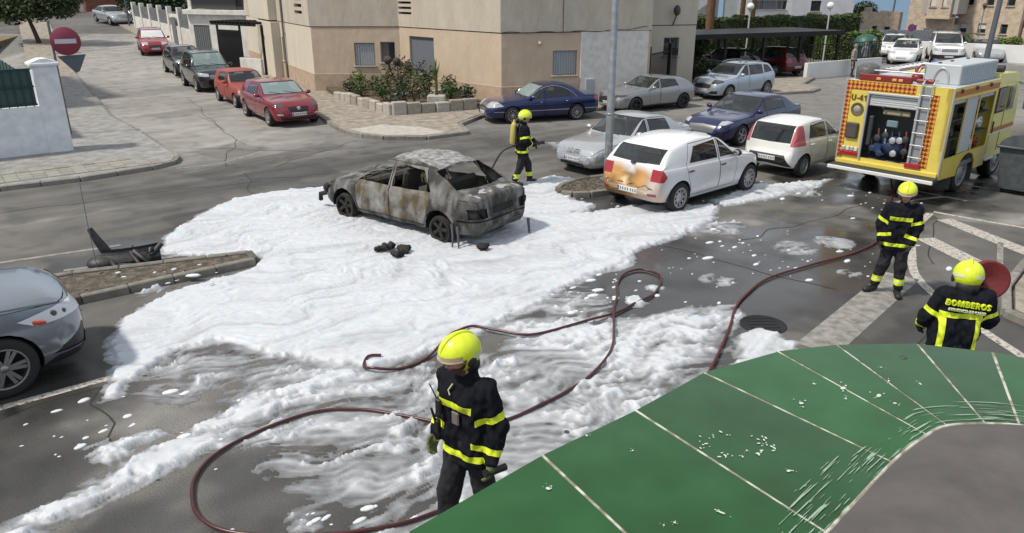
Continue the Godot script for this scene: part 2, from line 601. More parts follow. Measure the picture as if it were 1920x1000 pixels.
func make_pavements() -> void:
	var stone := [grain("kerb_a", [[0.0, Color(0.16, 0.15, 0.135)], [1.0, Color(0.30, 0.285, 0.26)]], 0.8, 0.9), grain("kerb_b", [[0.0, Color(0.13, 0.12, 0.105)], [1.0, Color(0.25, 0.235, 0.21)]], 0.9, 0.9, {"seed": 8})]
	var cement := grain("pavement_cement", [[0.0, Color(0.17, 0.165, 0.155)], [0.5, Color(0.25, 0.245, 0.235)], [1.0, Color(0.34, 0.335, 0.32)]], 0.35, 0.75, {"world": true, "bump": 1.5})
	var dusty := grain("pavement_dusty", [[0.0, Color(0.17, 0.145, 0.115)], [0.5, Color(0.26, 0.23, 0.19)], [1.0, Color(0.36, 0.33, 0.285)]], 0.4, 0.92, {"world": true, "bump": 2.0, "seed": 14})
	var pale := grain("pavement_pale", [[0.0, Color(0.33, 0.31, 0.275)], [1.0, Color(0.47, 0.45, 0.41)]], 0.6, 0.9, {"world": true, "seed": 17})
	var tile := [grain("tile_a", [[0.0, Color(0.22, 0.21, 0.185)], [1.0, Color(0.33, 0.315, 0.285)]], 1.5, 0.9, {"seed": 4}), grain("tile_b", [[0.0, Color(0.18, 0.17, 0.15)], [1.0, Color(0.28, 0.265, 0.235)]], 1.5, 0.9, {"seed": 6})]
	# the corner by the white garden wall
	var b := MB.new()
	b.slab(flat2([-19.5, -13.4, -12.45, -17.95, -11.05, -18.9, -9.85, -20.15, -9.56, -20.8, -9.68, -21.25, -10.1, -21.9, -12.38, -25.0, -15.2, -28.5, -23.5, -41.5, -31.5, -41.5, -31.5, -20.0, -24.0, -12.5]), -0.3, 0.118)
	var p := struct("pavement", b, cement)
	kerb(p, [[-19.5, -13.32], [-12.51, -17.83], [-11.07, -18.78], [-9.82, -20.06], [-9.47, -20.76], [-9.6, -21.28], [-10.02, -21.88], [-12.3, -24.97], [-15.12, -28.47], [-23.4, -41.45]], stone)
	# small square slabs along the main-road edge of that corner
	for row in 4:
		for k in 34:
			var s := k * 0.31
			var q := Vector2(-9.75, -20.35) + Vector2(-0.79, 0.613) * s + Vector2(-0.613, -0.79) * (0.12 + row * 0.31 + (0.06 if row == 3 else 0.0))
			if q.x < -19.0 or (k < 2 and row > 1): continue
			if q.y > -18.2 and q.x > -12.3: continue
			var c := MB.new()
			c.xf = Transform3D(Basis(Vector3.UP, 0.66 + rng.randf_range(-0.02, 0.02)), Vector3(q.x, 0.118 + rng.randf_range(0.0, 0.006), q.y))
			c.box(Vector3.ZERO, Vector3(0.296, 0.03, 0.296), 0.006)
			part(p, "paving_tile", c, tile[rng.randi() % 2])
	# the corner in front of the beige building
	b = MB.new()
	b.slab(flat2([-7.4, -28.75, -6.5, -26.8, -5.7, -25.5, -4.95, -24.8, -4.2, -24.42, -2.77, -24.42, -1.6, -25.25, -1.95, -26.8, -1.3, -28.65, 3.0, -30.15, 8.2, -33.3, 9.0, -36.0, 6.0, -40.0, -8.5, -42.0, -16.5, -42.0]), -0.3, 0.12)
	p = struct("pavement", b, dusty)
	kerb(p, [[-16.45, -41.9], [-7.3, -28.72], [-6.4, -26.75], [-5.61, -25.43], [-4.9, -24.72], [-4.16, -24.33], [-2.77, -24.33], [-1.5, -25.24], [-1.85, -26.8], [-1.2, -28.55], [3.04, -30.05], [8.3, -33.25]], stone)
	b = MB.new()
	b.slab(flat2([-5.5, -25.5, -4.85, -24.85, -4.15, -24.5, -2.8, -24.5, -2.2, -25.0, -3.2, -26.0, -4.6, -26.4]), 0.1, 0.126)
	part(p, "ramp_slab", b, pale)
	# pavements that climb beside the side street
	for side in [[-23.4, -41.45, -40.0, -68.0, -2.2, "l"], [-16.45, -41.9, -34.0, -67.2, 1.9, "r"]]:
		b = MB.new()
		var a := Vector2(side[0], side[1])
		var e := Vector2(side[2], side[3])
		var dir := (e - a).normalized()
		var nn := Vector2(-dir.y, dir.x) * (1.0 if side[4] > 0 else -1.0)
		if (nn.x > 0) != (side[4] > 0): nn = -nn
		for k in 24:
			var p0 := a.lerp(e, k / 24.0)
			var p1 := a.lerp(e, (k + 1) / 24.0)
			var q0 := p0 + nn * absf(side[4]); var q1 := p1 + nn * absf(side[4])
			var y0 := rise(p0.x, p0.y) + 0.12; var y1 := rise(p1.x, p1.y) + 0.12
			b._oq(Vector3(p0.x, y0, p0.y), Vector3(q0.x, y0, q0.y), Vector3(q1.x, y1, q1.y), Vector3(p1.x, y1, p1.y), Vector3(p0.x, -9, p0.y))
			b._oq(Vector3(p0.x, y0 - 0.3, p0.y), Vector3(p1.x, y1 - 0.3, p1.y), Vector3(p1.x, y1, p1.y), Vector3(p0.x, y0, p0.y), Vector3(p0.x + nn.x, y0, p0.y + nn.y))
		struct("pavement", b, dusty)
	# pavement by the crossing, on the right
	b = MB.new()
	b.slab(flat2([8.3, -8.2, 7.62, -10.4, 8.22, -11.36, 9.24, -12.48, 11.6, -14.1, 17.5, -10.0, 13.0, -5.0]), -0.3, 0.12)
	p = struct("pavement", b, dusty)
	kerb(p, [[8.2, -8.2], [7.5, -10.42], [8.12, -11.42], [9.16, -12.56], [11.6, -14.22], [17.5, -10.1]], stone)
	# earth-filled traffic islands
	var earth := grain("island_earth", [[0.0, Color(0.045, 0.038, 0.028)], [0.5, Color(0.095, 0.08, 0.06)], [1.0, Color(0.17, 0.15, 0.12)]], 0.9, 0.95, {"world": true, "bump": 6.0, "seed": 23})
	var dark_stone := [grain("kerb_dark", [[0.0, Color(0.06, 0.055, 0.045)], [1.0, Color(0.15, 0.14, 0.12)]], 0.9, 0.8, {"seed": 19}), stone[1]]
	var isl := [[-4.62, -12.66], [-6.81, -10.92], [-12.5, -6.4], [-13.3, -7.2], [-7.5, -11.95], [-4.85, -13.02]]
	p = island(isl, earth, dark_stone)
	var ring := []
	for k in 14:
		var t := TAU * k / 14.0
		var du := 1.25 * cos(t)
		var dw := 0.62 * sin(t)
		ring.append([2.15 + du * U.x - dw * U.y, -18.15 + du * U.y + dw * U.x])
	island(ring, earth, dark_stone)
	# traffic bay beyond the silver car
	b = MB.new()
	b.slab(flat2([10.4, -36.2, 12.0, -35.0, 13.9, -35.7, 14.6, -36.6, 14.4, -38.2, 16.0, -41.0, 12.5, -40.2]), -0.3, 0.12)
	p = struct("pavement", b, dusty)
	kerb(p, [[10.4, -36.1], [12.0, -34.9], [13.95, -35.6], [14.7, -36.6], [14.5, -38.3], [16.1, -41.0]], stone)

func island(line: Array, top: Material, stones: Array) -> MeshInstance3D:
	var flat := PackedVector2Array()
	for q in line: flat.append(Vector2(q[0], q[1]))
	var b := MB.new()
	b.slab(flat, -0.2, 0.10)
	var p := struct("traffic_island", b, top)
	kerb(p, line, stones, true, 0.13, 0.14, 0.75)
	# clods and gravel on the earth
	var c := MB.new()
	var lo := flat[0]; var hi := flat[0]
	for q in flat:
		lo = lo.min(q); hi = hi.max(q)
	var tries := 0
	while tries < 420:
		tries += 1
		var q := Vector2(rng.randf_range(lo.x, hi.x), rng.randf_range(lo.y, hi.y))
		if not Geometry2D.is_point_in_polygon(q, flat): continue
		var s := rng.randf_range(0.012, 0.05)
		c.xf = Transform3D(Basis.from_euler(Vector3(rng.randf() * 3, rng.randf() * 6, 0)), Vector3(q.x, 0.10, q.y))
		c.ball(Vector3.ZERO, Vector3(s, s * 0.6, s * 0.8), 6, 4)
	var o := part(p, "gravel", c, top)
	o.set_meta("kind", "stuff")
	return p

func make_markings() -> void:
	var m := mat("road_paint", Color(0.52, 0.51, 0.48), 0.7)
	m.albedo_texture = noise_tex(0.03, [[0.0, Color(1, 1, 1), 0.0], [0.20, Color(0.75, 0.73, 0.70), 0.0], [0.24, Color(0.70, 0.68, 0.65), 1.0], [0.5, Color(0.9, 0.88, 0.86), 1.0], [1.0, Color(1, 1, 1), 1.0]], 512, 5, 41)
	m.transparency = BaseMaterial3D.TRANSPARENCY_ALPHA_SCISSOR
	m.alpha_scissor_threshold = 0.5
	m.uv1_triplanar = true
	m.uv1_world_triplanar = true
	m.uv1_scale = Vector3.ONE * 0.8
	var worn := grain("road_paint_worn", [[0.0, Color(0.12, 0.115, 0.105)], [0.4, Color(0.21, 0.20, 0.185)], [1.0, Color(0.32, 0.305, 0.285)]], 0.9, 0.75, {"world": true, "seed": 43, "oct": 6})
	var lines := [
		[[[-11.0, -3.9], [-5.13, -8.51]], 0.13, m], [[[-13.5, -10.3], [-7.57, -13.73]], 0.11, worn], [[[-7.9, -12.35], [-6.0, -13.2]], 0.1, worn],
		[[[9.22, -15.9], [8.2, -14.6], [7.43, -13.12], [7.02, -12.2], [6.87, -11.32], [6.85, -10.2], [6.92, -9.07], [7.15, -7.5]], 0.15, m],
		[[[9.35, -16.0], [10.2, -15.2], [11.2, -14.35]], 0.12, m],
		[[[8.21, -14.16], [8.46, -12.1]], 0.40, m], [[[9.28, -15.45], [9.75, -13.1]], 0.38, m], [[[8.75, -12.6], [9.55, -13.9]], 0.1, worn],
		[[[4.2, -9.3], [6.75, -12.1]], 0.56, worn], [[[2.4, -7.2], [4.1, -9.2]], 0.5, worn],
		[[[8.9, -16.8], [10.3, -17.3]], 0.14, worn], [[[9.8, -17.9], [10.6, -16.9]], 0.1, worn], [[[11.2, -18.6], [12.6, -17.3]], 0.12, worn],
		[[[-9.2, -20.2], [-8.2, -20.9], [-7.6, -22.4]], 0.1, worn]]
	for l in lines:
		struct("road_marking", ribbon(l[0], l[1], 0.004), l[2])
	var b := MB.new()
	b.xf = Transform3D(Basis.IDENTITY, Vector3(3.72, 0.0, -10.1))
	b.lathe([Vector2(0.34, 0.004), Vector2(0.335, 0.010), Vector2(0.31, 0.010), Vector2(0.305, 0.006), Vector2(0.0, 0.006)], 28)
	for k in 5:
		b.box(Vector3(0, 0.008, -0.22 + k * 0.11), Vector3(0.42, 0.006, 0.02))
	single("manhole_cover", b, mat("cast_iron", Color(0.025, 0.025, 0.026), 0.55, 0.6), "round dark iron manhole cover beside the white foam", "manhole cover")
	# tar-sealed cracks
	var tar := mat("tar", Color(0.02, 0.019, 0.018), 0.7)
	var c := MB.new()
	for s in [[-9.2, -19.7, -5.0, -23.0], [-6.6, -20.3, -5.0, -24.2], [-8.4, -23.5, -12.0, -29.0], [-2.5, -21.0, 3.6, -24.5], [5.2, -9.2, 7.0, -10.6], [8.0, -16.5, 4.5, -14.0], [-6.0, -7.6, -3.0, -9.9], [5.4, -11.4, 3.0, -13.6], [-12.0, -15.5, -6.5, -18.8], [-7.0, -18.9, -3.2, -20.0], [-8.0, -20.5, -9.0, -24.5], [-6.0, -22.4, -10.2, -23.0], [-10.0, -26.0, -14.5, -34.0], [-7.2, -19.6, -5.4, -15.9], [-3.6, -6.3, -5.2, -8.2], [9.5, -16.5, 7.6, -12.6]]:
		var pts := []
		for k in 9:
			var t := k / 8.0
			pts.append([lerpf(s[0], s[2], t) + rng.randf_range(-0.12, 0.12), lerpf(s[1], s[3], t) + rng.randf_range(-0.12, 0.12)])
		var q := ribbon(pts, 0.022, 0.003, 0.15)
		var off := c.v.size()
		c.v.append_array(q.v); c.n.append_array(q.n); c.uv.append_array(q.uv); c.c.append_array(q.c)
		for i in q.ix: c.ix.append(i + off)
	struct("road_crack", c, tar)

# ================================================================ buildings
func wall_xf(p0: Array, p1: Array, out := 0.0, base := 0.0) -> Transform3D:   # x runs from p0 to p1, z points out of the wall
	var a := Vector3(p0[0], base, p0[1])
	var x := (Vector3(p1[0], base, p1[1]) - a).normalized()
	var z := x.cross(Vector3.UP)
	return Transform3D(Basis(x, Vector3.UP, z), a + z * out)

func wlen(p0: Array, p1: Array) -> float:
	return Vector2(p0[0], p0[1]).distance_to(Vector2(p1[0], p1[1]))

func face(parent: Node, called: String, t: Transform3D, l: float, y0: float, y1: float, holes: Array, m: Material, deep := 0.22, backed := true) -> MeshInstance3D:
	var xs := [0.0, l]
	var ys := [y0, y1]
	for h in holes:
		xs.append_array([h[0], h[1]]); ys.append_array([h[2], h[3]])
	xs.sort(); ys.sort()
	var b := MB.new()
	for i in xs.size() - 1:
		for j in ys.size() - 1:
			if xs[i + 1] - xs[i] < 1e-4 or ys[j + 1] - ys[j] < 1e-4: continue
			var mx: float = (xs[i] + xs[i + 1]) * 0.5
			var my: float = (ys[j] + ys[j + 1]) * 0.5
			var open := false
			for h in holes:
				if mx > h[0] and mx < h[1] and my > h[2] and my < h[3]: open = true
			if open: continue
			b.quad(Vector3(xs[i], ys[j], 0), Vector3(xs[i + 1], ys[j], 0), Vector3(xs[i + 1], ys[j + 1], 0), Vector3(xs[i], ys[j + 1], 0))
	for h in holes:
		var e := Vector3(0, 0, -deep)
		var q := [Vector3(h[0], h[2], 0), Vector3(h[1], h[2], 0), Vector3(h[1], h[3], 0), Vector3(h[0], h[3], 0)]
		for k in 4: b._oq(q[k], q[k] + e, q[(k + 1) % 4] + e, q[(k + 1) % 4], Vector3((h[0] + h[1]) * 0.5, (h[2] + h[3]) * 0.5, -deep * 0.5) * 2.0 - (q[k] + q[(k + 1) % 4]) * 0.5 if false else q[k] * 2.0 - Vector3((h[0] + h[1]) * 0.5, (h[2] + h[3]) * 0.5, 0))
	# the back of the wall and its edges
	if backed and holes.is_empty(): b.quad(Vector3(l, y0, -deep - 0.12), Vector3(0, y0, -deep - 0.12), Vector3(0, y1, -deep - 0.12), Vector3(l, y1, -deep - 0.12))
	b.quad(Vector3(0, y1, 0), Vector3(l, y1, 0), Vector3(l, y1, -deep - 0.12), Vector3(0, y1, -deep - 0.12))
	b.quad(Vector3(0, y0, -deep - 0.12), Vector3(0, y0, 0), Vector3(0, y1, 0), Vector3(0, y1, -deep - 0.12))
	b.quad(Vector3(l, y0, 0), Vector3(l, y0, -deep - 0.12), Vector3(l, y1, -deep - 0.12), Vector3(l, y1, 0))
	var o := part(parent, called, b, m)
	o.transform = t
	return o

func window(parent: Node, t: Transform3D, h: Array, kind: String, frame_m: Material = null) -> Node3D:
	var w: float = h[1] - h[0]
	var hh: float = h[3] - h[2]
	var o := joint(parent, "window")
	o.transform = t * Transform3D(Basis.IDENTITY, Vector3(h[0], h[2], 0))
	var fm := frame_m if frame_m else mat("alu_frame", Color(0.30, 0.31, 0.32), 0.45, 0.3)
	var b := MB.new()
	var z := -0.14
	for q in [[0.02, w * 0.5, 0.0], [w - 0.02, w * 0.5, 0.0]]: b.box(Vector3(q[0], hh * 0.5, z), Vector3(0.04, hh, 0.05))
	for y in [0.02, hh - 0.02]: b.box(Vector3(w * 0.5, y, z), Vector3(w - 0.082, 0.04, 0.05))
	if kind == "glass" and w > 0.7: b.box(Vector3(w * 0.5, hh * 0.5, z - 0.002), Vector3(0.04, hh - 0.084, 0.045))
	part(o, "frame", b, fm)
	var room := MB.new()
	var rz := -0.24                          # the room behind, a plain plastered box that only this window lights
	room.quad(Vector3(-0.6, -0.5, -2.2), Vector3(w + 0.6, -0.5, -2.2), Vector3(w + 0.6, hh + 0.3, -2.2), Vector3(-0.6, hh + 0.3, -2.2))
	for q in [[Vector3(-0.6, -0.5, rz), Vector3(-0.6, hh + 0.3, rz)], [Vector3(-0.6, hh + 0.3, rz), Vector3(w + 0.6, hh + 0.3, rz)], [Vector3(w + 0.6, hh + 0.3, rz), Vector3(w + 0.6, -0.5, rz)], [Vector3(w + 0.6, -0.5, rz), Vector3(-0.6, -0.5, rz)]]:
		var e := Vector3(0, 0, -2.2 - rz)
		room._oq(q[0], q[1], q[1] + e, q[0] + e, q[0] * 2.0 - Vector3(w * 0.5, hh * 0.5, -1.2))
	for q in [[-0.6, 0.0, -0.5, hh + 0.3], [w, w + 0.6, -0.5, hh + 0.3], [0.0, w, -0.5, 0.0], [0.0, w, hh, hh + 0.3]]:
		room.quad(Vector3(q[1], q[2], rz), Vector3(q[0], q[2], rz), Vector3(q[0], q[3], rz), Vector3(q[1], q[3], rz))
	part(o, "room", room, mat("room_plaster", Color(0.34, 0.33, 0.31), 0.9))
	if kind != "open":
		var g := MB.new()
		g.quad(Vector3(0.03, 0.03, z), Vector3(w - 0.03, 0.03, z), Vector3(w - 0.03, hh - 0.03, z), Vector3(0.03, hh - 0.03, z))
		part(o, "pane", g, pane("window_glass", Color(0.05, 0.06, 0.065), 0.35))
	if kind == "shutter" or kind == "half" or kind == "white" or kind == "barred":
		var s := MB.new()
		var low := hh * 0.45 if kind == "half" else 0.045
		var y := hh - 0.045
		while y > low:
			s.box(Vector3(w * 0.5, y - 0.022, z + 0.035), Vector3(w - 0.084, 0.040, 0.014), 0.005)
			y -= 0.045
		part(o, "roller_shutter", s, mat("shutter_white", Color(0.62, 0.61, 0.58), 0.6) if kind in ["white", "half"] else (mat("shutter_pale", Color(0.34, 0.36, 0.40), 0.6) if kind == "barred" else mat("shutter_grey", Color(0.15, 0.17, 0.20), 0.5)))
	if kind == "barred":
		var k := 0.08
		while k < w - 0.04:
			var q := MB.new()
			q.tube([Vector3(k, 0.0, -0.03), Vector3(k, hh, -0.03)], 0.008, 6)
			part(o, "bar", q, mat("bar_white", Color(0.55, 0.55, 0.54), 0.5, 0.2))
			k += 0.11
	var s2 := MB.new()
	s2.box(Vector3(w * 0.5, -0.025, -0.02), Vector3(w + 0.12, 0.05, 0.22), 0.008)
	part(o, "sill", s2, mat("sill_stone", Color(0.40, 0.37, 0.32), 0.8))
	return o

func make_main_building() -> void:
	var lower := grain("render_peach", [[0.0, Color(0.48, 0.375, 0.275)], [0.5, Color(0.515, 0.41, 0.305)], [1.0, Color(0.55, 0.445, 0.34)]], 0.25, 0.9, {"bump": 0.35, "seed": 51, "oct": 4, "scale3": Vector3(0.22, 0.09, 0.22)})
	var upper := grain("render_beige", [[0.0, Color(0.43, 0.38, 0.305)], [0.5, Color(0.475, 0.42, 0.345)], [1.0, Color(0.515, 0.46, 0.38)]], 0.3, 0.9, {"bump": 0.35, "seed": 55, "oct": 4, "scale3": Vector3(0.25, 0.06, 0.25)})
	var dado := grain("render_dado", [[0.0, Color(0.36, 0.265, 0.195)], [1.0, Color(0.48, 0.37, 0.28)]], 0.4, 0.9, {"bump": 0.35, "seed": 58})
	var pale := grain("render_white_patch", [[0.0, Color(0.50, 0.48, 0.45)], [0.45, Color(0.58, 0.56, 0.53)], [1.0, Color(0.64, 0.625, 0.60)]], 0.5, 0.9, {"bump": 0.4, "seed": 60})
	var cream := grain("render_cream", [[0.0, Color(0.53, 0.475, 0.38)], [1.0, Color(0.60, 0.545, 0.45)]], 0.3, 0.9, {"bump": 0.35, "seed": 63, "scale3": Vector3(0.25, 0.06, 0.25)})
	var groove := mat("groove_shadow", Color(0.08, 0.065, 0.05), 0.9)
	var slot := mat("louvre_dark", Color(0.03, 0.028, 0.026), 0.9)
	var t := thing("corner_building", "two-storey beige rendered building on the corner with planter bed in front", "building")
	var A0 := [-16.6, -49.2]; var P1 := [-9.1, -35.5]; var P2 := [-5.1, -35.5]; var P3 := [-0.42, -30.67]; var P4 := [5.78, -32.52]
	var Q0 := [5.3, -36.3]; var Q1 := [8.75, -37.35]
	# side face on the side street: openings are [from, to, bottom, top] along the wall from A0 towards P1
	var LA := wlen(A0, P1)
	var runs := [
		[A0, P1, [[LA - 6.05, LA - 5.35, 1.03, 2.2]], ["open"], [[LA - 2.6, LA - 1.2, 3.45, 3.6], [LA - 2.6, LA - 1.2, 3.75, 3.9], [LA - 2.6, LA - 1.2, 4.05, 4.2], [LA - 2.6, LA - 1.2, 4.35, 4.5]], cream, upper],
		[P1, P2, [[1.91, 2.84, 1.25, 2.26], [3.1, 3.77, 1.39, 2.3]], ["barred", "glass"], [], lower, upper],
		[P2, P3, [[0.73, 2.47, 1.0, 2.59]], ["shutter"], [[0.05, 1.0, 3.5, 3.6], [0.05, 1.0, 3.72, 3.82], [0.05, 1.0, 3.94, 4.04], [0.05, 1.0, 4.16, 4.26]], lower, upper],
		[P3, P4, [[2.16, 3.2, 1.27, 2.24]], ["barred"], [], lower, upper],
		[Q0, Q1, [[1.95, 2.75, 1.55, 2.4]], ["glass"], [], cream, cream]]
	for r in runs:
		var l := wlen(r[0], r[1])
		var xf := wall_xf(r[0], r[1])
		face(t, "wall", xf, l, 0.0, 2.93, r[2], r[5])
		face(t, "wall", wall_xf(r[0], r[1], 0.03), l, 2.97, 6.4, r[4], r[6])
		for k in r[2].size(): window(t, xf, r[2][k], r[3][k])
		for h in r[4]:
			var q := MB.new()
			q.quad(Vector3(h[0], h[2], -0.2), Vector3(h[1], h[2], -0.2), Vector3(h[1], h[3], -0.2), Vector3(h[0], h[3], -0.2))
			part(t, "vent_slot", q, slot).transform = wall_xf(r[0], r[1], 0.03)
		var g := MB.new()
		g.box(Vector3(l * 0.5, 2.95, -0.17), Vector3(l - 0.02, 0.04, 0.30))  # shadow line of the string course, put in as a dark strip
		part(t, "string_course_shadow", g, groove).transform = xf
		if r[5] != cream or r[0] == A0:
			# plinth, broken where the white patch of wall starts
			var d := MB.new()
			var e: float = l if r[0] != P3 else 3.3
			d.box(Vector3(e * 0.5, 0.44, 0.0), Vector3(e, 0.9, 0.05), 0.012)
			part(t, "plinth", d, dado).transform = xf
	# roof slab behind the parapet
	var rb := MB.new()
	rb.slab(flat2([-16.6, -49.2, -9.3, -35.7, -5.0, -35.7, -0.42, -30.9, 5.7, -32.7, 8.6, -37.4, 6.0, -49.2]), 6.0, 6.2)
	part(t, "roof", rb, upper)
	# white-painted bay, meter box, wall lamp, pipes and cables
	var xd := wall_xf(P3, P4)
	var w := MB.new()
	w.box(Vector3(4.84, 1.475, 0.03), Vector3(3.0, 2.95, 0.09), 0.01)
	part(t, "white_bay", w, pale).transform = xd
	w = MB.new()
	w.box(Vector3(3.75, 0.74, 0.10), Vector3(0.38, 0.74, 0.10), 0.012)
	w.box(Vector3(3.75, 0.74, 0.155), Vector3(0.32, 0.66, 0.012), 0.004)
	part(t, "meter_box", w, mat("meter_grey", Color(0.33, 0.36, 0.40), 0.6)).transform = xd
	w = MB.new()
	w.box(Vector3(1.57, 2.56, 0.05), Vector3(0.12, 0.12, 0.1), 0.02)
	w.ball(Vector3(1.57, 2.53, 0.12), Vector3(0.07, 0.06, 0.05), 10, 6)
	part(t, "wall_lamp", w, mat("sill_stone", Color(0.4, 0.37, 0.32), 0.8)).transform = xd
	w = MB.new()
	var cab := []
	for k in 40: cab.append(Vector3(k * 0.16, 2.97 + 0.03 * sin(k * 0.7) + (0.0 if k < 28 else (k - 28) * 0.012), 0.07))
	w.tube(cab, 0.014, 5)
	w.tube([Vector3(2.55, 2.97, 0.06), Vector3(2.55, 6.3, 0.06)], 0.016, 5)
	part(t, "cable", w, mat("cable_dark", Color(0.05, 0.045, 0.04), 0.8)).transform = xd
	# the pale projecting bay and downpipe on the side street
	var xa := wall_xf(A0, P1)
	w = MB.new()
	w.box(Vector3(LA - 8.1, 1.46, 0.2), Vector3(3.6, 2.92, 0.5), 0.012)
	part(t, "projecting_bay", w, cream).transform = xa
	w = MB.new()
	w.box(Vector3(LA - 9.2, 4.7, 0.2), Vector3(5.2, 3.4, 0.5), 0.012)
	part(t, "projecting_bay", w, cream).transform = xa
	w = MB.new()
	w.tube([Vector3(LA - 5.18, 0.1, 0.09), Vector3(LA - 5.18, 6.4, 0.09)], 0.055, 8)
	for y in [0.8, 2.4, 4.2]: w.box(Vector3(LA - 5.18, y, 0.05), Vector3(0.16, 0.04, 0.12))
	part(t, "downpipe", w, mat("pipe_grey", Color(0.16, 0.15, 0.14), 0.6)).transform = xa
	# floodlight and cable run over the gate
	var xq := wall_xf(Q0, Q1)
	w = MB.new()
	w.tube([Vector3(2.35, 2.95, 0.02), Vector3(2.35, 3.3, 0.25), Vector3(2.35, 3.45, 0.3)], 0.03, 6)
	w.ball(Vector3(2.35, 3.62, 0.34), Vector3(0.17, 0.24, 0.14), 10, 7)
	part(t, "floodlight", w, mat("lamp_dark", Color(0.07, 0.065, 0.06), 0.6)).transform = xq

func make_left_house() -> void:
	var white := grain("wall_white", [[0.0, Color(0.56, 0.58, 0.61)], [0.5, Color(0.66, 0.68, 0.70)], [1.0, Color(0.74, 0.755, 0.77)]], 0.4, 0.85, {"bump": 1.0, "seed": 70})
	var green := mat("fence_green", Color(0.012, 0.045, 0.05), 0.5, 0.2)
	var panel := mat("fence_screen", Color(0.05, 0.085, 0.085), 0.85)
	var t := thing("garden_wall", "low white rendered garden wall with green metal fence and capped pillar", "wall")
	var L0 := [-19.6, -16.79]; var L1 := [-13.05, -22.12]
	var xf := wall_xf(L0, L1)
	var l := wlen(L0, L1)
	var b := MB.new()
	b.box(Vector3(l * 0.5 - 0.30, 0.74, -0.12), Vector3(l - 0.60, 1.44, 0.24), 0.004)
	part(t, "wall", b, white).transform = xf
	b = MB.new()
	b.box(Vector3(l - 0.30, 1.30, -0.28), Vector3(0.62, 2.56, 0.62), 0.015)
	part(t, "pillar", b, white).transform = xf
	b = MB.new()
	b.box(Vector3(l - 0.30, 2.61, -0.28), Vector3(0.76, 0.09, 0.76), 0.02)
	b.prism(PackedVector2Array([Vector2(l - 0.67, 2.655), Vector2(l + 0.07, 2.655), Vector2(l - 0.22, 2.76), Vector2(l - 0.38, 2.76)]), -0.6, 0.04)
	part(t, "pillar_cap", b, white).transform = xf
	var s := 0.1
	while s < l - 0.7:
		b = MB.new()
		b.bar(Vector3(s, 1.46, -0.06), Vector3(s, 2.52, -0.06), 0.025, 0.025)
		part(t, "fence_bar", b, green).transform = xf
		s += 0.2
	for y in [1.52, 2.02, 2.5]:
		b = MB.new()
		b.bar(Vector3(0.0, y, -0.055), Vector3(l - 0.64, y, -0.055), 0.035, 0.035)
		part(t, "fence_rail", b, green).transform = xf
	b = MB.new()
	b.box(Vector3(l * 0.5 - 0.33, 2.0, -0.10), Vector3(l - 0.66, 1.04, 0.008))
	part(t, "screen_panel", b, panel).transform = xf
	# the return along the side street
	t = thing("garden_wall", "white garden wall with green mesh fence running back along the side street", "wall")
	var R1 := [-21.9, -31.9]
	var xr := wall_xf([-15.2, -23.4], R1)
	l = wlen([-15.2, -23.4], R1)
	b = MB.new()
	b.box(Vector3(l * 0.5, 0.66, 0.12), Vector3(l, 1.32, 0.22), 0.012)
	part(t, "wall", b, white).transform = xr
	s = 0.2
	while s < l:
		b = MB.new()
		b.bar(Vector3(s, 1.32, 0.1), Vector3(s, 2.35, 0.1), 0.03, 0.03)
		part(t, "fence_post", b, green).transform = xr
		s += 1.0
	b = MB.new()
	b.box(Vector3(l * 0.5, 1.84, 0.11), Vector3(l, 0.98, 0.008))
	part(t, "mesh_panel", b, mat("mesh_green", Color(0.03, 0.07, 0.055), 0.9)).transform = xr
	# the white house behind
	t = thing("white_house", "plain white house corner behind the low garden wall", "house")
	var h0 := [-27.0, -26.5]; var h1 := [-21.7, -32.8]; var h2 := [-28.0, -40.0]
	face(t, "wall", wall_xf(h0, h1), wlen(h0, h1), 0.1, 6.5, [[1.2, 2.4, 1.0, 2.3]], white)
	window(t, wall_xf(h0, h1), [1.2, 2.4, 1.0, 2.3], "glass")
	face(t, "wall", wall_xf(h1, h2), wlen(h1, h2), 0.1, 6.5, [], white)
	b = MB.new()
	b.slab(flat2([-27.8, -22.9, -20.8, -29.6, -27.5, -36.6, -33.5, -30.0]), 2.95, 3.15)
	part(t, "floor_slab", b, white)
	b = MB.new()
	b.slab(flat2([-27.8, -22.9, -20.8, -29.6, -27.5, -36.6, -33.5, -30.0]), 6.4, 6.6)
	part(t, "roof", b, white)

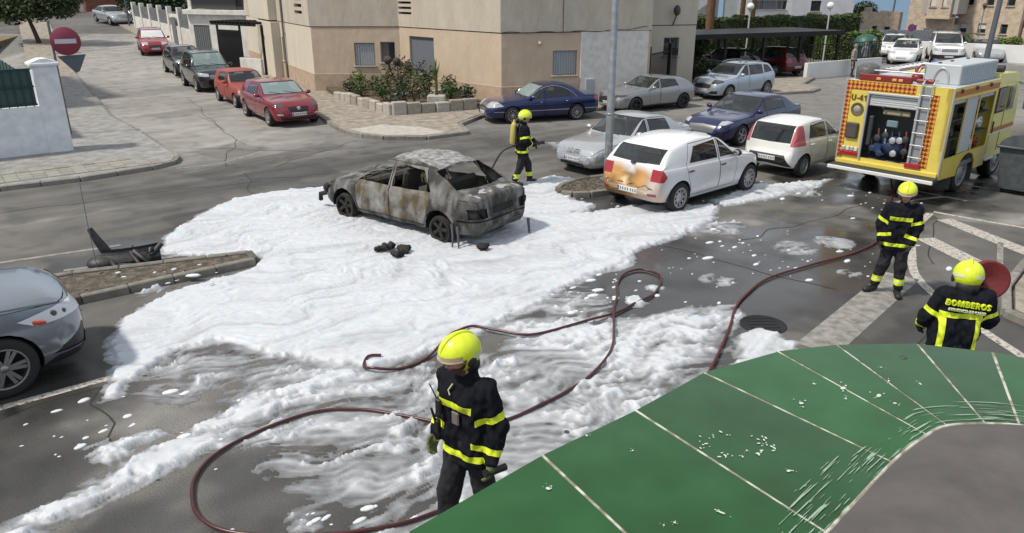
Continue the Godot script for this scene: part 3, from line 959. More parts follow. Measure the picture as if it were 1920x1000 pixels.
func make_side_street() -> void:
	var white := grain("wall_warm_white", [[0.0, Color(0.50, 0.48, 0.45)], [0.5, Color(0.60, 0.59, 0.56)], [1.0, Color(0.68, 0.67, 0.64)]], 0.3, 0.85, {"seed": 75})
	var grey := mat("slat_grey", Color(0.13, 0.14, 0.145), 0.6)
	# long white wall with grey infill panels
	var p0 := [-30.3, -63.3]; var p1 := [-21.1, -51.6]
	var l := wlen(p0, p1)
	var t := thing("street_wall", "white rendered wall with grey slatted infill panels along the climbing street", "wall")
	var xf := wall_xf(p0, p1)
	var b := MB.new()
	b.prism(PackedVector2Array([Vector2(0, 1.1), Vector2(l, 0.2), Vector2(l, 1.95), Vector2(0, 2.4)]), -0.2, 0.0)
	part(t, "wall", b, white).transform = xf
	var n := 6
	for k in n + 1:
		var s := l * k / n
		b = MB.new()
		b.box(Vector3(s, 2.0, -0.1), Vector3(0.34, 2.9 - 0.1 * k * 0.6, 0.3), 0.01)
		part(t, "pillar", b, white).transform = xf
	for k in n:
		var s0 := l * k / n + 0.19
		var s1 := l * (k + 1) / n - 0.19
		if k == 4:
			b = MB.new()
			b.box(Vector3((s0 + s1) * 0.5, 1.5, 0.02), Vector3(0.9, 2.3, 0.06), 0.01)
			part(t, "street_door", b, grey).transform = xf
			b = MB.new()
			b.box(Vector3((s0 + s1) * 0.5, 2.72, -0.1), Vector3(s1 - s0, 0.25, 0.2))
			part(t, "lintel", b, white).transform = xf
			continue
		var y := 2.12 - k * 0.05
		for j in 8:
			b = MB.new()
			b.box(Vector3((s0 + s1) * 0.5, y + j * 0.125 + 0.06 + 0.12, -0.08), Vector3(s1 - s0, 0.11, 0.03))
			part(t, "slat", b, grey).transform = xf
	# white house with a covered terrace
	t = thing("terrace_house", "white house with a deep covered terrace and flat white canopy", "house")
	var q0 := [-21.0, -51.2]; var q1 := [-12.6, -47.6]
	var xq := wall_xf(q0, q1)
	l = wlen(q0, q1)
	face(t, "wall", xq, l, 0.0, 3.0, [[0.35, 1.7, 0.1, 2.3]], white)
	b = MB.new()
	b.box(Vector3(1.02, 1.2, -0.1), Vector3(1.34, 2.2, 0.06))
	for k in 8: b.box(Vector3(0.45 + k * 0.165, 1.2, -0.06), Vector3(0.12, 2.1, 0.03))
	part(t, "gate", b, grey).transform = xq
	b = MB.new()
	b.box(Vector3(l * 0.5, 3.1, -2.0), Vector3(l + 0.3, 0.3, 4.6), 0.02)
	part(t, "terrace_floor", b, white).transform = xq
	b = MB.new()
	b.box(Vector3(l * 0.5, 5.2, -1.8), Vector3(l + 0.6, 0.6, 5.2), 0.02)
	part(t, "canopy", b, white).transform = xq
	for s in [0.2, 3.4, l - 0.2]:
		b = MB.new()
		b.box(Vector3(s, 4.1, -0.2), Vector3(0.3, 1.7, 0.3), 0.01)
		part(t, "column", b, white).transform = xq
	face(t, "wall", wall_xf(q0, q1, -3.2), l, 3.25, 4.9, [[1.0, 2.2, 3.3, 4.7], [3.4, 4.6, 3.3, 4.7], [6.0, 7.2, 3.6, 4.6]], white)
	for h in [[1.0, 2.2, 3.3, 4.7], [3.4, 4.6, 3.3, 4.7], [6.0, 7.2, 3.6, 4.6]]: window(t, wall_xf(q0, q1, -3.2), h, "glass")
	b = MB.new()
	b.box(Vector3(2.4, 3.6, 0.1), Vector3(3.6, 0.6, 0.06), 0.01)
	part(t, "balcony_panel", b, mat("balcony_dark", Color(0.06, 0.06, 0.06), 0.7)).transform = xq
	# black gate and pergola beside the corner building
	var black := mat("iron_black", Color(0.014, 0.014, 0.015), 0.5, 0.4)
	t = thing("entrance_gate", "black boarded entrance gate under a small flat black pergola", "gate")
	var g0 := [-16.9, -45.0]; var g1 := [-13.6, -42.6]
	var xg := wall_xf(g0, g1)
	l = wlen(g0, g1)
	for k in 13:
		b = MB.new()
		b.box(Vector3(0.1 + k * 0.155, 1.25, 0.0), Vector3(0.135, 2.2, 0.04), 0.006)
		part(t, "board", b, black).transform = xg
	for s in [0.0, 2.1, l]:
		b = MB.new()
		b.box(Vector3(s, 1.35, -0.02), Vector3(0.1, 2.7, 0.1), 0.008)
		part(t, "post", b, black).transform = xg
	for k in 12:
		b = MB.new()
		b.box(Vector3(0.15 + k * (l - 0.3) / 11.0, 2.78, -0.5), Vector3(0.06, 0.12, 2.0), 0.006)
		part(t, "pergola_slat", b, black).transform = xg
	b = MB.new()
	b.box(Vector3(l * 0.5, 2.68, 0.35), Vector3(l, 0.12, 0.06))
	part(t, "beam", b, black).transform = xg
	b = MB.new()
	b.box(Vector3(l * 0.5 + 1.0, 0.45, 0.12), Vector3(1.9, 0.9, 0.16), 0.01)
	part(t, "low_wall", b, white).transform = xg
	# boundary at the head of the street: ochre bank, brick wall, planks
	var ochre := grain("ochre_wall", [[0.0, Color(0.16, 0.10, 0.035)], [1.0, Color(0.36, 0.24, 0.09)]], 0.3, 0.95, {"seed": 78})
	b = MB.new()
	b.xf = wall_xf([-50.0, -58.0], [-41.0, -75.0])
	b.box(Vector3(9.6, 2.2, 0), Vector3(19.2, 2.6, 0.4), 0.02)
	single("boundary_wall", b, ochre, "ochre yellow boundary wall behind the street tree", "wall")
	b = MB.new()
	b.xf = wall_xf([-40.6, -75.4], [-37.0, -83.0])
	b.box(Vector3(4.0, 3.4, 0), Vector3(8.0, 3.0, 0.4), 0.02)
	single("boundary_wall", b, grain("brick_red", [[0.0, Color(0.14, 0.05, 0.03)], [1.0, Color(0.27, 0.11, 0.07)]], 0.6, 0.95, {"seed": 79}), "red brick boundary wall at the head of the side street", "wall")

func make_right_background() -> void:
	var white := grain("villa_white", [[0.0, Color(0.60, 0.60, 0.59)], [1.0, Color(0.73, 0.73, 0.72)]], 0.2, 0.85, {"seed": 81})
	var lilac := grain("villa_grey", [[0.0, Color(0.44, 0.45, 0.49)], [1.0, Color(0.54, 0.55, 0.59)]], 0.2, 0.85, {"seed": 82})
	var stone := grain("flats_stone", [[0.0, Color(0.36, 0.285, 0.215)], [0.5, Color(0.46, 0.375, 0.29)], [1.0, Color(0.55, 0.465, 0.37)]], 0.35, 0.9, {"seed": 83, "bump": 1.5})
	var black := mat("iron_black", Color(0.014, 0.014, 0.015), 0.5, 0.4)
	var b: MB
	# modern white villa with an outside stair
	var t := thing("white_villa", "modern white villa with outside staircase and ribbon window behind the hedge", "house")
	var a0 := [16.2, -60.4]; var a1 := [21.5, -60.9]; var a2 := [26.1, -60.6]
	var xf := wall_xf(a0, a1)
	face(t, "wall", xf, wlen(a0, a1), 0.0, 8.5, [[2.3, 4.9, 2.95, 3.65]], white)
	window(t, xf, [2.3, 3.1, 2.95, 3.65], "glass")
	window(t, xf, [3.12, 4.1, 2.95, 3.65], "shutter")
	window(t, xf, [4.12, 4.9, 2.95, 3.65], "glass")
	xf = wall_xf(a1, a2)
	face(t, "wall", xf, wlen(a1, a2), 0.0, 8.5, [[1.4, 2.15, 2.85, 3.6]], lilac)
	window(t, xf, [1.4, 2.15, 2.85, 3.6], "glass", black)
	b = MB.new()
	b.slab(flat2([16.2, -60.6, 21.5, -61.1, 26.0, -60.8, 26.4, -67.0, 17.0, -68.0]), 8.3, 8.5)
	part(t, "roof", b, white)
	b = MB.new()
	b.xf = wall_xf([9.8, -58.6], [16.6, -60.4])
	b.prism(PackedVector2Array([Vector2(1.6, 1.2), Vector2(6.9, 4.6), Vector2(6.9, 5.8), Vector2(6.2, 5.8), Vector2(0.2, 1.9), Vector2(0.2, 1.2)]), 0.0, 0.16)
	part(t, "stair_parapet", b, white)
	for k in 14:
		b = MB.new()
		b.xf = wall_xf([9.8, -58.6], [16.6, -60.4])
		b.box(Vector3(1.6 + k * 0.38, 1.3 + k * 0.25, -0.6), Vector3(0.4, 0.22, 1.15))
		part(t, "step", b, white)
	b = MB.new()
	b.xf = wall_xf([9.8, -58.6], [16.6, -60.4])
	b.box(Vector3(3.4, 2.6, -1.6), Vector3(7.0, 5.2, 0.2))
	part(t, "wall", b, lilac)
	# stone-clad apartment block
	t = thing("apartment_block", "stone-clad beige apartment block with small shuttered windows", "building")
	var c0 := [30.8, -61.5]; var c1 := [33.0, -59.0]; var c2 := [34.0, -60.2]; var c3 := [36.4, -56.4]
	var yb := 0.0
	var g0 := [[0.75, 1.55, 1.9, 2.75], [2.45, 3.3, 1.75, 2.6], [3.7, 4.5, 1.65, 2.5]]
	face(t, "wall", wall_xf(c0, c1), wlen(c0, c1), yb, 3.3, [[0.45, 0.8, 1.3, 1.8], [1.35, 1.8, 1.1, 1.6], [2.35, 2.75, 1.1, 1.6]], stone)
	for h in [[0.45, 0.8, 1.3, 1.8]]: window(t, wall_xf(c0, c1), h, "glass")
	for h in [[1.35, 1.8, 1.1, 1.6], [2.35, 2.75, 1.1, 1.6]]: window(t, wall_xf(c0, c1), h, "white")
	face(t, "wall", wall_xf(c0, c1, -0.002), wlen(c0, c1), 3.31, 9.5, [], stone)
	# jutting bay on the upper storeys
	var d0 := [31.2, -59.6]; var d1 := [32.3, -58.35]
	var hb := [[0.15, 0.6, 3.2, 3.85], [1.0, 1.45, 3.2, 3.85]]
	face(t, "bay", wall_xf(d0, d1), wlen(d0, d1), 2.5, 9.5, hb, stone)
	for h in hb: window(t, wall_xf(d0, d1), h, "white")
	b = MB.new()
	b.xf = wall_xf(d0, d1)
	b.box(Vector3(wlen(d0, d1) * 0.5, 2.43, -0.5), Vector3(wlen(d0, d1) + 0.1, 0.14, 1.2))
	part(t, "bay_floor", b, stone)
	face(t, "bay", wall_xf(d1, c2), wlen(d1, c2), 2.5, 9.5, [], stone)
	var he := [[0.4, 0.95, 3.3, 4.0], [1.85, 2.4, 3.3, 4.0], [3.3, 3.85, 3.3, 4.0], [0.25, 0.8, 1.35, 2.05], [1.6, 2.2, 1.35, 2.05], [3.2, 3.7, 1.35, 2.05]]
	face(t, "wall", wall_xf(c2, c3), wlen(c2, c3), yb, 9.5, he, stone)
	for k in he.size(): window(t, wall_xf(c2, c3), he[k], "glass" if k in [0, 1, 2, 5] else "half")
	b = MB.new()
	b.slab(flat2([30.8, -61.7, 33.0, -59.2, 34.0, -60.4, 36.4, -56.6, 42.0, -62.0, 34.0, -72.0]), 9.3, 9.5)
	part(t, "roof", b, stone)
	# smaller block farther off
	t = thing("apartment_block", "small flat-roofed beige block standing farther back beside the round tree", "building")
	var e0 := [27.6, -62.5]; var e1 := [30.6, -61.9]
	face(t, "wall", wall_xf(e0, e1), wlen(e0, e1), -0.2, 2.75, [[0.95, 1.35, 1.3, 1.7], [1.85, 2.3, 1.25, 1.65]], stone)
	for h in [[0.95, 1.35, 1.3, 1.7], [1.85, 2.3, 1.25, 1.65]]: window(t, wall_xf(e0, e1), h, "glass")
	b = MB.new()
	b.xf = wall_xf(e1, [30.9, -66.0])
	b.box(Vector3(2.05, 1.3, -0.1), Vector3(4.1, 2.9, 0.2))
	part(t, "wall", b, mat("flats_brown", Color(0.20, 0.15, 0.12), 0.9))
	b = MB.new()
	b.xf = wall_xf(e0, e1)
	b.box(Vector3(0.7, 2.85, -1.0), Vector3(0.5, 0.4, 0.5), 0.01)
	part(t, "chimney", b, stone)
	# outside stair house at the far right
	t = thing("stair_house", "pale house with diagonal outside staircase behind the palm", "house")
	var s0 := [36.9, -56.6]; var s1 := [46.0, -48.0]
	face(t, "wall", wall_xf(s0, s1), wlen(s0, s1), 0.0, 9.0, [[2.2, 3.6, 3.2, 4.4], [5.5, 6.6, 3.3, 4.3]], stone)
	for h in [[2.2, 3.6, 3.2, 4.4], [5.5, 6.6, 3.3, 4.3]]: window(t, wall_xf(s0, s1), h, "glass")
	b = MB.new()
	b.xf = wall_xf(s0, s1, 1.3)
	b.prism(PackedVector2Array([Vector2(0.2, 0.9), Vector2(0.2, 1.9), Vector2(6.4, 4.6), Vector2(6.4, 3.5)]), 0.0, 0.2)
	part(t, "stair_parapet", b, stone)
	for k in 15:
		b = MB.new()
		b.xf = wall_xf(s0, s1, 0.65)
		b.box(Vector3(0.5 + k * 0.4, 1.1 + k * 0.175, 0), Vector3(0.42, 0.18, 1.2))
		part(t, "step", b, stone)
	# white walls along the side road
	b = MB.new()
	b.xf = wall_xf([27.6, -54.2], [46.0, -38.5])
	b.box(Vector3(12.0, 0.55, 0), Vector3(24.0, 1.1, 0.2), 0.012)
	single("roadside_wall", b, white, "low white wall under the dark hedge by the apartment block", "wall")
	b = MB.new()
	b.xf = wall_xf([15.6, -41.0], [21.2, -44.4])
	b.box(Vector3(3.2, 0.42, 0), Vector3(6.4, 0.86, 0.22), 0.012)
	single("roadside_wall", b, white, "low white wall beside the dark carport", "wall")
	b = MB.new()
	b.xf = wall_xf([21.6, -55.0], [25.4, -55.6])
	b.box(Vector3(1.9, 0.7, 0), Vector3(3.8, 1.4, 0.2), 0.012)
	single("roadside_wall", b, white, "short white wall behind the green dome container", "wall")
	t = thing("metal_fence", "grey corrugated metal fence in front of the apartment block", "fence")
	var f0 := [25.4, -57.6]; var f1 := [30.6, -57.2]
	for k in 24:
		b = MB.new()
		b.xf = wall_xf(f0, f1)
		b.box(Vector3(0.12 + k * 0.215, 0.9, 0.0), Vector3(0.2, 1.5, 0.04), 0.01)
		part(t, "sheet", b, mat("sheet_grey", Color(0.22, 0.24, 0.28), 0.5, 0.3))
	# ---- carport: dark steel posts, flat roof
	t = thing("carport", "long dark steel carport with flat roof beside the corner building", "carport")
	var k0 := [8.9, -39.6]; var k1 := [18.2, -43.6]
	var xk := wall_xf(k0, k1)
	var l := wlen(k0, k1)
	b = MB.new()
	b.box(Vector3(l * 0.5, 2.30, -1.9), Vector3(l + 0.4, 0.10, 4.2), 0.01)
	part(t, "roof", b, black).transform = xk
	b = MB.new()
	b.box(Vector3(l * 0.5, 2.25, 0.23), Vector3(l + 0.4, 0.24, 0.06))
	part(t, "fascia", b, black).transform = xk
	for s in [0.05, 2.4, 4.9, 7.4, l]:
		for z in [0.0, -3.8]:
			b = MB.new()
			b.box(Vector3(s, 1.12, z), Vector3(0.14, 2.25, 0.14), 0.01)
			part(t, "post", b, black).transform = xk
	# gate and railings left of it
	t = thing("garden_gate", "black metal garden gate and railings against the corner building", "gate")
	var r0 := [6.0, -33.9]; var r1 := [9.0, -38.9]
	var xr := wall_xf(r0, r1)
	l = wlen(r0, r1)
	var s := 0.1
	while s < l:
		b = MB.new()
		b.bar(Vector3(s, 0.15, 0), Vector3(s, 1.9, 0), 0.02, 0.02)
		part(t, "bar", b, black).transform = xr
		s += 0.13
	for y in [0.3, 1.85]:
		b = MB.new()
		b.bar(Vector3(0, y, 0), Vector3(l, y, 0), 0.04, 0.04)
		part(t, "rail", b, black).transform = xr
	for q in [0.0, 2.6, l]:
		b = MB.new()
		b.box(Vector3(q, 1.1, 0), Vector3(0.14, 2.2, 0.14), 0.01)
		part(t, "post", b, black).transform = xr
	# railing on the low white wall
	t = thing("railing", "black railing on the white wall beside the carport", "fence")
	var xw := wall_xf([15.6, -41.0], [21.2, -44.4])
	s = 0.1
	while s < 6.4:
		b = MB.new()
		b.bar(Vector3(s, 0.85, 0), Vector3(s, 1.75, 0), 0.022, 0.022)
		part(t, "bar", b, black).transform = xw
		s += 0.22
	b = MB.new()
	b.bar(Vector3(0, 1.75, 0), Vector3(6.4, 1.75, 0), 0.04, 0.04)
	part(t, "rail", b, black).transform = xw

# ================================================================ cars
# A car points along +x, stands on y = 0, its right side is +z; origin midway between the axles.
var wheel_kit := {}

func ring_half(s: Dictionary, x: float) -> PackedVector3Array:
	var w: float = s.w * pick(s.plan, x)
	var yt: float = pick(s.top, x)
	var y0: float = minf(pick(s.bot, x), yt - 0.08)
	var yb: float = minf(pick(s.belt, x), yt - 0.035)
	yb = maxf(yb, y0 + 0.05)
	var crown: float = minf(s.get("crown", 0.05), (yt - yb) * 0.75)
	var ye := yt - crown
	var wb := w * 0.945
	var wr := maxf(wb - s.tum * (ye - yb) - 0.015, 0.03)
	var o := PackedVector3Array()
	o.append(Vector3(x, y0, 0))
	o.append(Vector3(x, y0, w * 0.80))
	o.append(Vector3(x, y0 + minf(0.04, (yb - y0) * 0.2), w * 0.92))
	o.append(Vector3(x, lerpf(y0, yb, 0.28), w * 0.978))
	o.append(Vector3(x, lerpf(y0, yb, 0.52), w))
	o.append(Vector3(x, lerpf(y0, yb, 0.70), w * 0.998))
	o.append(Vector3(x, lerpf(y0, yb, 0.86), w * 0.985))
	o.append(Vector3(x, lerpf(y0, yb, 0.965), w * 0.962))
	o.append(Vector3(x, yb, wb))
	for k in [0.04, 0.3, 0.6, 0.85]:
		o.append(Vector3(x, lerpf(yb, ye, k), lerpf(wb - 0.012, wr, k) + 0.018 * sin(PI * k)))
	for k in [1.0, 0.95, 0.86, 0.7, 0.45, 0.2, 0.0]:
		var z: float = wr * k
		o.append(Vector3(x, ye + crown * (1.0 - pow(k, 2.6)) * 1.0 - (0.012 if k == 1.0 else 0.0), z))
	return o

func car_shell(s: Dictionary) -> PackedVector3Array:     # the right half
	var xs := []
	var x0: float = s.top[0][0]
	var x1: float = s.top[s.top.size() - 1][0]
	var st: float = s.get("step", 0.085)
	var n := int((x1 - x0) / st)
	for k in n + 1: xs.append(lerpf(x0, x1, float(k) / n))
	for c in [s.top, s.plan, s.bot]:
		for k in c: xs.append(clampf(k[0], x0, x1))
	for e in [0.012, 0.03, 0.055]:
		xs.append(x0 + e); xs.append(x1 - e)
	xs.sort()
	var u := [xs[0]]
	for x in xs:
		if x - u[u.size() - 1] > 0.006: u.append(x)
	var rings := []
	for x in u: rings.append(ring_half(s, x))
	var m: int = rings[0].size()
	var nr := rings.size()
	var nor := []
	for i in nr:
		var a := PackedVector3Array()
		for j in m:
			var du: Vector3 = rings[mini(i + 1, nr - 1)][j] - rings[maxi(i - 1, 0)][j]
			var dv: Vector3 = rings[i][mini(j + 1, m - 1)] - rings[i][maxi(j - 1, 0)]
			if j == m - 1: dv = Vector3(0, 0, -1)
			if j == 0: dv = Vector3(0, 0, 1)
			var nn := du.cross(dv)
			a.append(nn.normalized() if nn.length() > 1e-9 else Vector3.UP)
		nor.append(a)
	var t := PackedVector3Array()
	for i in nr - 1:
		for j in m - 1:
			var a: Vector3 = rings[i][j]; var b: Vector3 = rings[i + 1][j]; var c: Vector3 = rings[i + 1][j + 1]; var d: Vector3 = rings[i][j + 1]
			t.append_array([a, nor[i][j], c, nor[i + 1][j + 1], d, nor[i][j + 1]])
			t.append_array([a, nor[i][j], b, nor[i + 1][j], c, nor[i + 1][j + 1]])
	for e in [0, nr - 1]:                 # flat ends
		var nn := Vector3(-1 if e == 0 else 1, 0, 0)
		var mid := Vector3(rings[e][0].x, (rings[e][0].y + rings[e][m - 1].y) * 0.5, 0)
		for j in m - 1:
			if e == 0: t.append_array([mid, nn, rings[e][j], nn, rings[e][j + 1], nn])
			else: t.append_array([mid, nn, rings[e][j + 1], nn, rings[e][j], nn])
	return t

func side_z(s: Dictionary, x: float, y: float) -> float:
	var r := ring_half(s, x)
	for j in range(1, r.size() - 1):
		if r[j + 1].y >= y and r[j].y <= y and r[j + 1].y > r[j].y:
			return lerpf(r[j].z, r[j + 1].z, (y - r[j].y) / (r[j + 1].y - r[j].y))
	return s.w

func wheel_parts(style: String) -> Array:    # [tyre mesh, rim mesh, dark mesh], radius 1, width along z, outer face +z
	if wheel_kit.has(style): return wheel_kit[style]
	var ty := MB.new()
	ty.xf = Transform3D(Basis(Vector3(1, 0, 0), Vector3(0, 0, 1), Vector3(0, -1, 0)), Vector3.ZERO)
	ty.lathe([Vector2(0.66, -0.30), Vector2(0.86, -0.33), Vector2(0.97, -0.27), Vector2(1.0, -0.18), Vector2(1.0, 0.18), Vector2(0.97, 0.27), Vector2(0.86, 0.33), Vector2(0.66, 0.30)], 36, 0.3)
	var rim := MB.new()
	rim.xf = ty.xf
	rim.lathe([Vector2(0.60, -0.28), Vector2(0.64, 0.10), Vector2(0.66, 0.27), Vector2(0.69, 0.30), Vector2(0.67, 0.315), Vector2(0.63, 0.29)], 36, 0.2)
	rim.lathe([Vector2(0.13, 0.20), Vector2(0.12, 0.25), Vector2(0.0, 0.26)], 14, 0.2)
	rim.xf = Transform3D.IDENTITY
	var dk := MB.new()
	dk.xf = ty.xf
	dk.lathe([Vector2(0.645, -0.05), Vector2(0.0, -0.05)], 28)
	var nsp: int = {"five": 5, "multi": 10, "seven": 7, "cap": 9, "steel": 12, "bare": 5, "truck": 10, "twin": 6}[style]
	var wide: float = {"five": 0.17, "multi": 0.085, "seven": 0.14, "cap": 0.14, "steel": 0.16, "bare": 0.22, "truck": 0.12, "twin": 0.19}[style]
	for k in nsp:
		var a := TAU * k / nsp
		var keep := rim.xf
		rim.xf = Transform3D(Basis(Vector3(0, 0, 1), a), Vector3.ZERO)
		for w in ([-0.06, 0.06] if style == "twin" else [0.0]):
			var h := wide * (0.32 if style == "twin" else 0.5)
			rim.prism(PackedVector2Array([Vector2(0.05, -h * 0.8 + w * 0.4), Vector2(0.66, -h + w * 1.6), Vector2(0.66, h + w * 1.6), Vector2(0.05, h * 0.8 + w * 0.4)]), 0.17, 0.245)
		rim.xf = keep
	if style in ["cap", "steel", "truck"]:
		rim.xf = ty.xf
		rim.lathe([Vector2(0.36, 0.20), Vector2(0.34, 0.262), Vector2(0.0, 0.275)], 24, 0.2)
		rim.lathe([Vector2(0.64, 0.22), Vector2(0.60, 0.262), Vector2(0.54, 0.255)], 32, 0.2)
		rim.xf = Transform3D.IDENTITY
	wheel_kit[style] = [ty.mesh(), rim.mesh(), dk.mesh()]
	return wheel_kit[style]

func add_wheel(car: Node, at: Vector3, r: float, right: bool, style: String, rim_m: Material, steer := 0.0, tyre := true) -> void:
	var k := wheel_parts(style)
	var o := joint(car, "wheel", at)
	o.scale = Vector3(r, r, r * 1.02)
	o.rotation.y = (0.0 if right else PI) + steer
	if tyre: part(o, "tyre", k[0], mat("rubber", Color(0.018, 0.018, 0.018), 0.85))
	part(o, "rim", k[1], rim_m)
	part(o, "brake_disc", k[2], mat("brake_dark", Color(0.03, 0.03, 0.03), 0.7, 0.3))

# which: list of cuts [part name, view, polygon, [low, high] along the view, material, push, per side]
func build_car(called: String, label: String, s: Dictionary, at: Vector3, turn: float, paint: Material, opt := {}) -> Node3D:
	var car := thing(called, label, "car", at, turn, opt.get("group", "parked cars"))
	if opt.has("scale"): car.scale = Vector3.ONE * opt.scale
	if opt.has("pitch"): car.rotation.z = opt.pitch
	var burnt: bool = opt.get("burnt", false)
	var t := car_shell(s)
	if opt.get("burnt", false): t = crumple(t, 0.030, 17, 2.6)      # heat-warped panels
	var black := mat("car_black", Color(0.016, 0.016, 0.017), 0.5)
	var rubber := mat("window_seal", Color(0.012, 0.012, 0.013), 0.6)
	var glass := pane("car_glass", Color(0.03, 0.04, 0.042), 0.38)
	glass.metallic_specular = 0.7
	if opt.has("glass"): glass = opt.glass
	var hw: float = s.wb * 0.5
	var wr: float = s.wr
	# wheel arches
	for e in [-hw, hw]:
		var ring := []
		for k in 20: ring.append([e + (wr + 0.055) * cos(TAU * k / 20.0), wr + (wr + 0.055) * sin(TAU * k / 20.0)])
		var pl := poly_planes(ring, "s")
		pl.append(Plane(Vector3(0, 0, -1), -0.52))
		t = carve(t, pl)[1]
		if s.get("clad", 0.0) > 0.0:
			ring = []
			for k in 20: ring.append([e + (wr + 0.055 + s.clad) * cos(TAU * k / 20.0), wr + (wr + 0.055 + s.clad) * sin(TAU * k / 20.0)])
			pl = poly_planes(ring, "s")
			pl.append(Plane(Vector3(0, 0, -1), -0.52))
			var r := carve(t, pl)
			t = r[1]
			for f in [false, true]:
				var q := MB.new(); q.soup(r[0], f, 0.008)
				part(car, "arch_trim", q, black)
	# lamps, grilles, trims, glass
	for c in s.cuts:
		var pl := poly_planes(c[2], c[1])
		var ax := 2 if c[1] == "s" else 0
		var lo := Vector3.ZERO; lo[ax] = -1
		var hi := Vector3.ZERO; hi[ax] = 1
		pl.append(Plane(lo, -c[3][0])); pl.append(Plane(hi, c[3][1]))
		if c[1] == "f" : pass
		var r := carve(t, pl)
		if r[0].size() == 0: continue
		t = r[1]
		var inner: PackedVector3Array = r[0]
		var m: Material = c[4] if c[4] is Material else null
		if c[0] in ["windscreen", "rear_window", "side_window"]:
			if burnt:
				continue
			var pl2 := poly_planes(c[2], c[1], -0.022)
			pl2.append(Plane(lo, -c[3][0])); pl2.append(Plane(hi, c[3][1]))
			var r2 := carve(inner, pl2)
			inner = r2[0]
			if c[6]:
				for f in [false, true]:
					var q := MB.new(); q.soup(r2[1], f, -0.002); part(car, "window_seal", q, rubber)
			else:
				var q := MB.new(); q.soup(r2[1], false, -0.002); q.soup(r2[1], true, -0.002); part(car, "window_seal", q, rubber)
			m = glass
			if c[0] == "windscreen" and opt.has("screen"): m = opt.screen
		if burnt and m == null: m = paint
		if burnt and c[0] in ["headlight", "grille", "fog_light"]: m = black
		if c[6]:
			for f in [false, true]:
				var q := MB.new(); q.soup(inner, f, c[5]); part(car, c[0], q, m)
		else:
			var q := MB.new(); q.soup(inner, false, c[5]); q.soup(inner, true, c[5]); part(car, c[0], q, m)
	# doors with dark shut lines
	var handle_m: Material = opt.get("handle", paint)
	for d in s.doors:
		var pl := poly_planes(d, "s")
		pl.append(Plane(Vector3(0, 0, -1), -0.3))
		var r := carve(t, pl)
		t = r[1]
		var pl2 := poly_planes(d, "s", -0.012)
		pl2.append(Plane(Vector3(0, 0, -1), -0.3))
		var r2 := carve(r[0], pl2)
		for f in [false, true]:
			var gap := MB.new(); gap.soup(r2[1], f, -0.012)
			part(car, "door_gap", gap, rubber)
		var hx: float = 1e9
		var hy: float = pick(s.belt, d[0][0]) - 0.10
		for p in d: hx = minf(hx, p[0])
		hx += 0.13
		var dm: Material = opt.get("door_paint", paint)
		for f in [false, true]:
			var q := MB.new(); q.soup(r2[0], f, 0.0)
			var o := part(car, "door", q, dm)
			if burnt: continue
			var z := side_z(s, hx, hy)
			var h := MB.new()
			h.box(Vector3(hx, hy, (z + 0.016) * (-1.0 if f else 1.0)), Vector3(0.19, 0.032, 0.026), 0.012)
			part(o, "handle", h, handle_m)
	for d in s.get("seams", []):
		var pl := poly_planes(d, "s")
		pl.append(Plane(Vector3(0, 0, -1), -0.2))
		var r := carve(t, pl)
		t = r[1]
		var q := MB.new(); q.soup(r[0], false, -0.008); q.soup(r[0], true, -0.008)
		part(car, "panel_gap", q, rubber)
	var body := MB.new()
	body.soup(t); body.soup(t, true)
	if opt.has("stain"):
		body.use_col = true
		for k in body.v.size(): body.c[k] = opt.stain.call(body.v[k])
	part(car, "body", body, paint)
	# wheel wells and underside
	for e in [-hw, hw]:
		for sg in [-1.0, 1.0]:
			var well := MB.new()
			var rr := wr + 0.052
			for k in 12:
				var a0 := PI * k / 12.0 - (0.15 if k == 0 else 0.0)
				var a1 := PI * (k + 1) / 12.0 if k < 11 else PI + 0.15
				var p := Vector3(e + rr * cos(a0), wr + rr * sin(a0), 0); var q := Vector3(e + rr * cos(a1), wr + rr * sin(a1), 0)
				var z0 := Vector3(0, 0, sg * 0.5); var z1 := Vector3(0, 0, sg * (s.w - 0.03))
				well._oq(p + z0, p + z1, q + z1, q + z0, (p + q) + Vector3(-e, -wr, sg * 0.7))
				well._oq(Vector3(e, wr, 0) + z0, p + z0, q + z0, Vector3(e, wr, 0) + z0, Vector3(e, wr, 0))
			part(car, "wheel_well", well, black)
	# wheels
	var rim_m: Material = opt.get("rim_m", mat("alloy", Color(0.45, 0.45, 0.46), 0.35, 0.7))
	for e in [1, -1]:
		for sd in [true, false]:
			add_wheel(car, Vector3(hw * e, wr, s.tr * (1.0 if sd else -1.0)), wr, sd, opt.get("wheel", "five"), rim_m, opt.get("steer", 0.0) if e == 1 else 0.0, not burnt)
	# cabin
	var cab: Dictionary = s.cab
	var trim := mat("seat_dark", Color(0.03, 0.03, 0.032), 0.8)
	if not opt.get("no_cabin", false):
		if burnt: trim = mat("seat_ash", Color(0.05, 0.045, 0.04), 0.95)
		for sd in [-1.0, 1.0]:
			var q := MB.new()
			q.box(Vector3(cab.front, cab.floor + 0.20, sd * 0.36), Vector3(0.48, 0.16, 0.46), 0.05)
			q.xf = Transform3D(Basis(Vector3(0, 0, 1), 0.25), Vector3(cab.front - 0.24, cab.floor + 0.5, sd * 0.36))
			q.box(Vector3(0, 0.05, 0), Vector3(0.13, 0.62, 0.44), 0.05)
			q.box(Vector3(0, 0.46, 0), Vector3(0.09, 0.16, 0.24), 0.04)
			part(car, "seat", q, trim)
		var rb := MB.new()
		rb.box(Vector3(cab.rear, cab.floor + 0.20, 0), Vector3(0.48, 0.16, 1.2), 0.05)
		rb.xf = Transform3D(Basis(Vector3(0, 0, 1), 0.28), Vector3(cab.rear - 0.26, cab.floor + 0.46, 0))
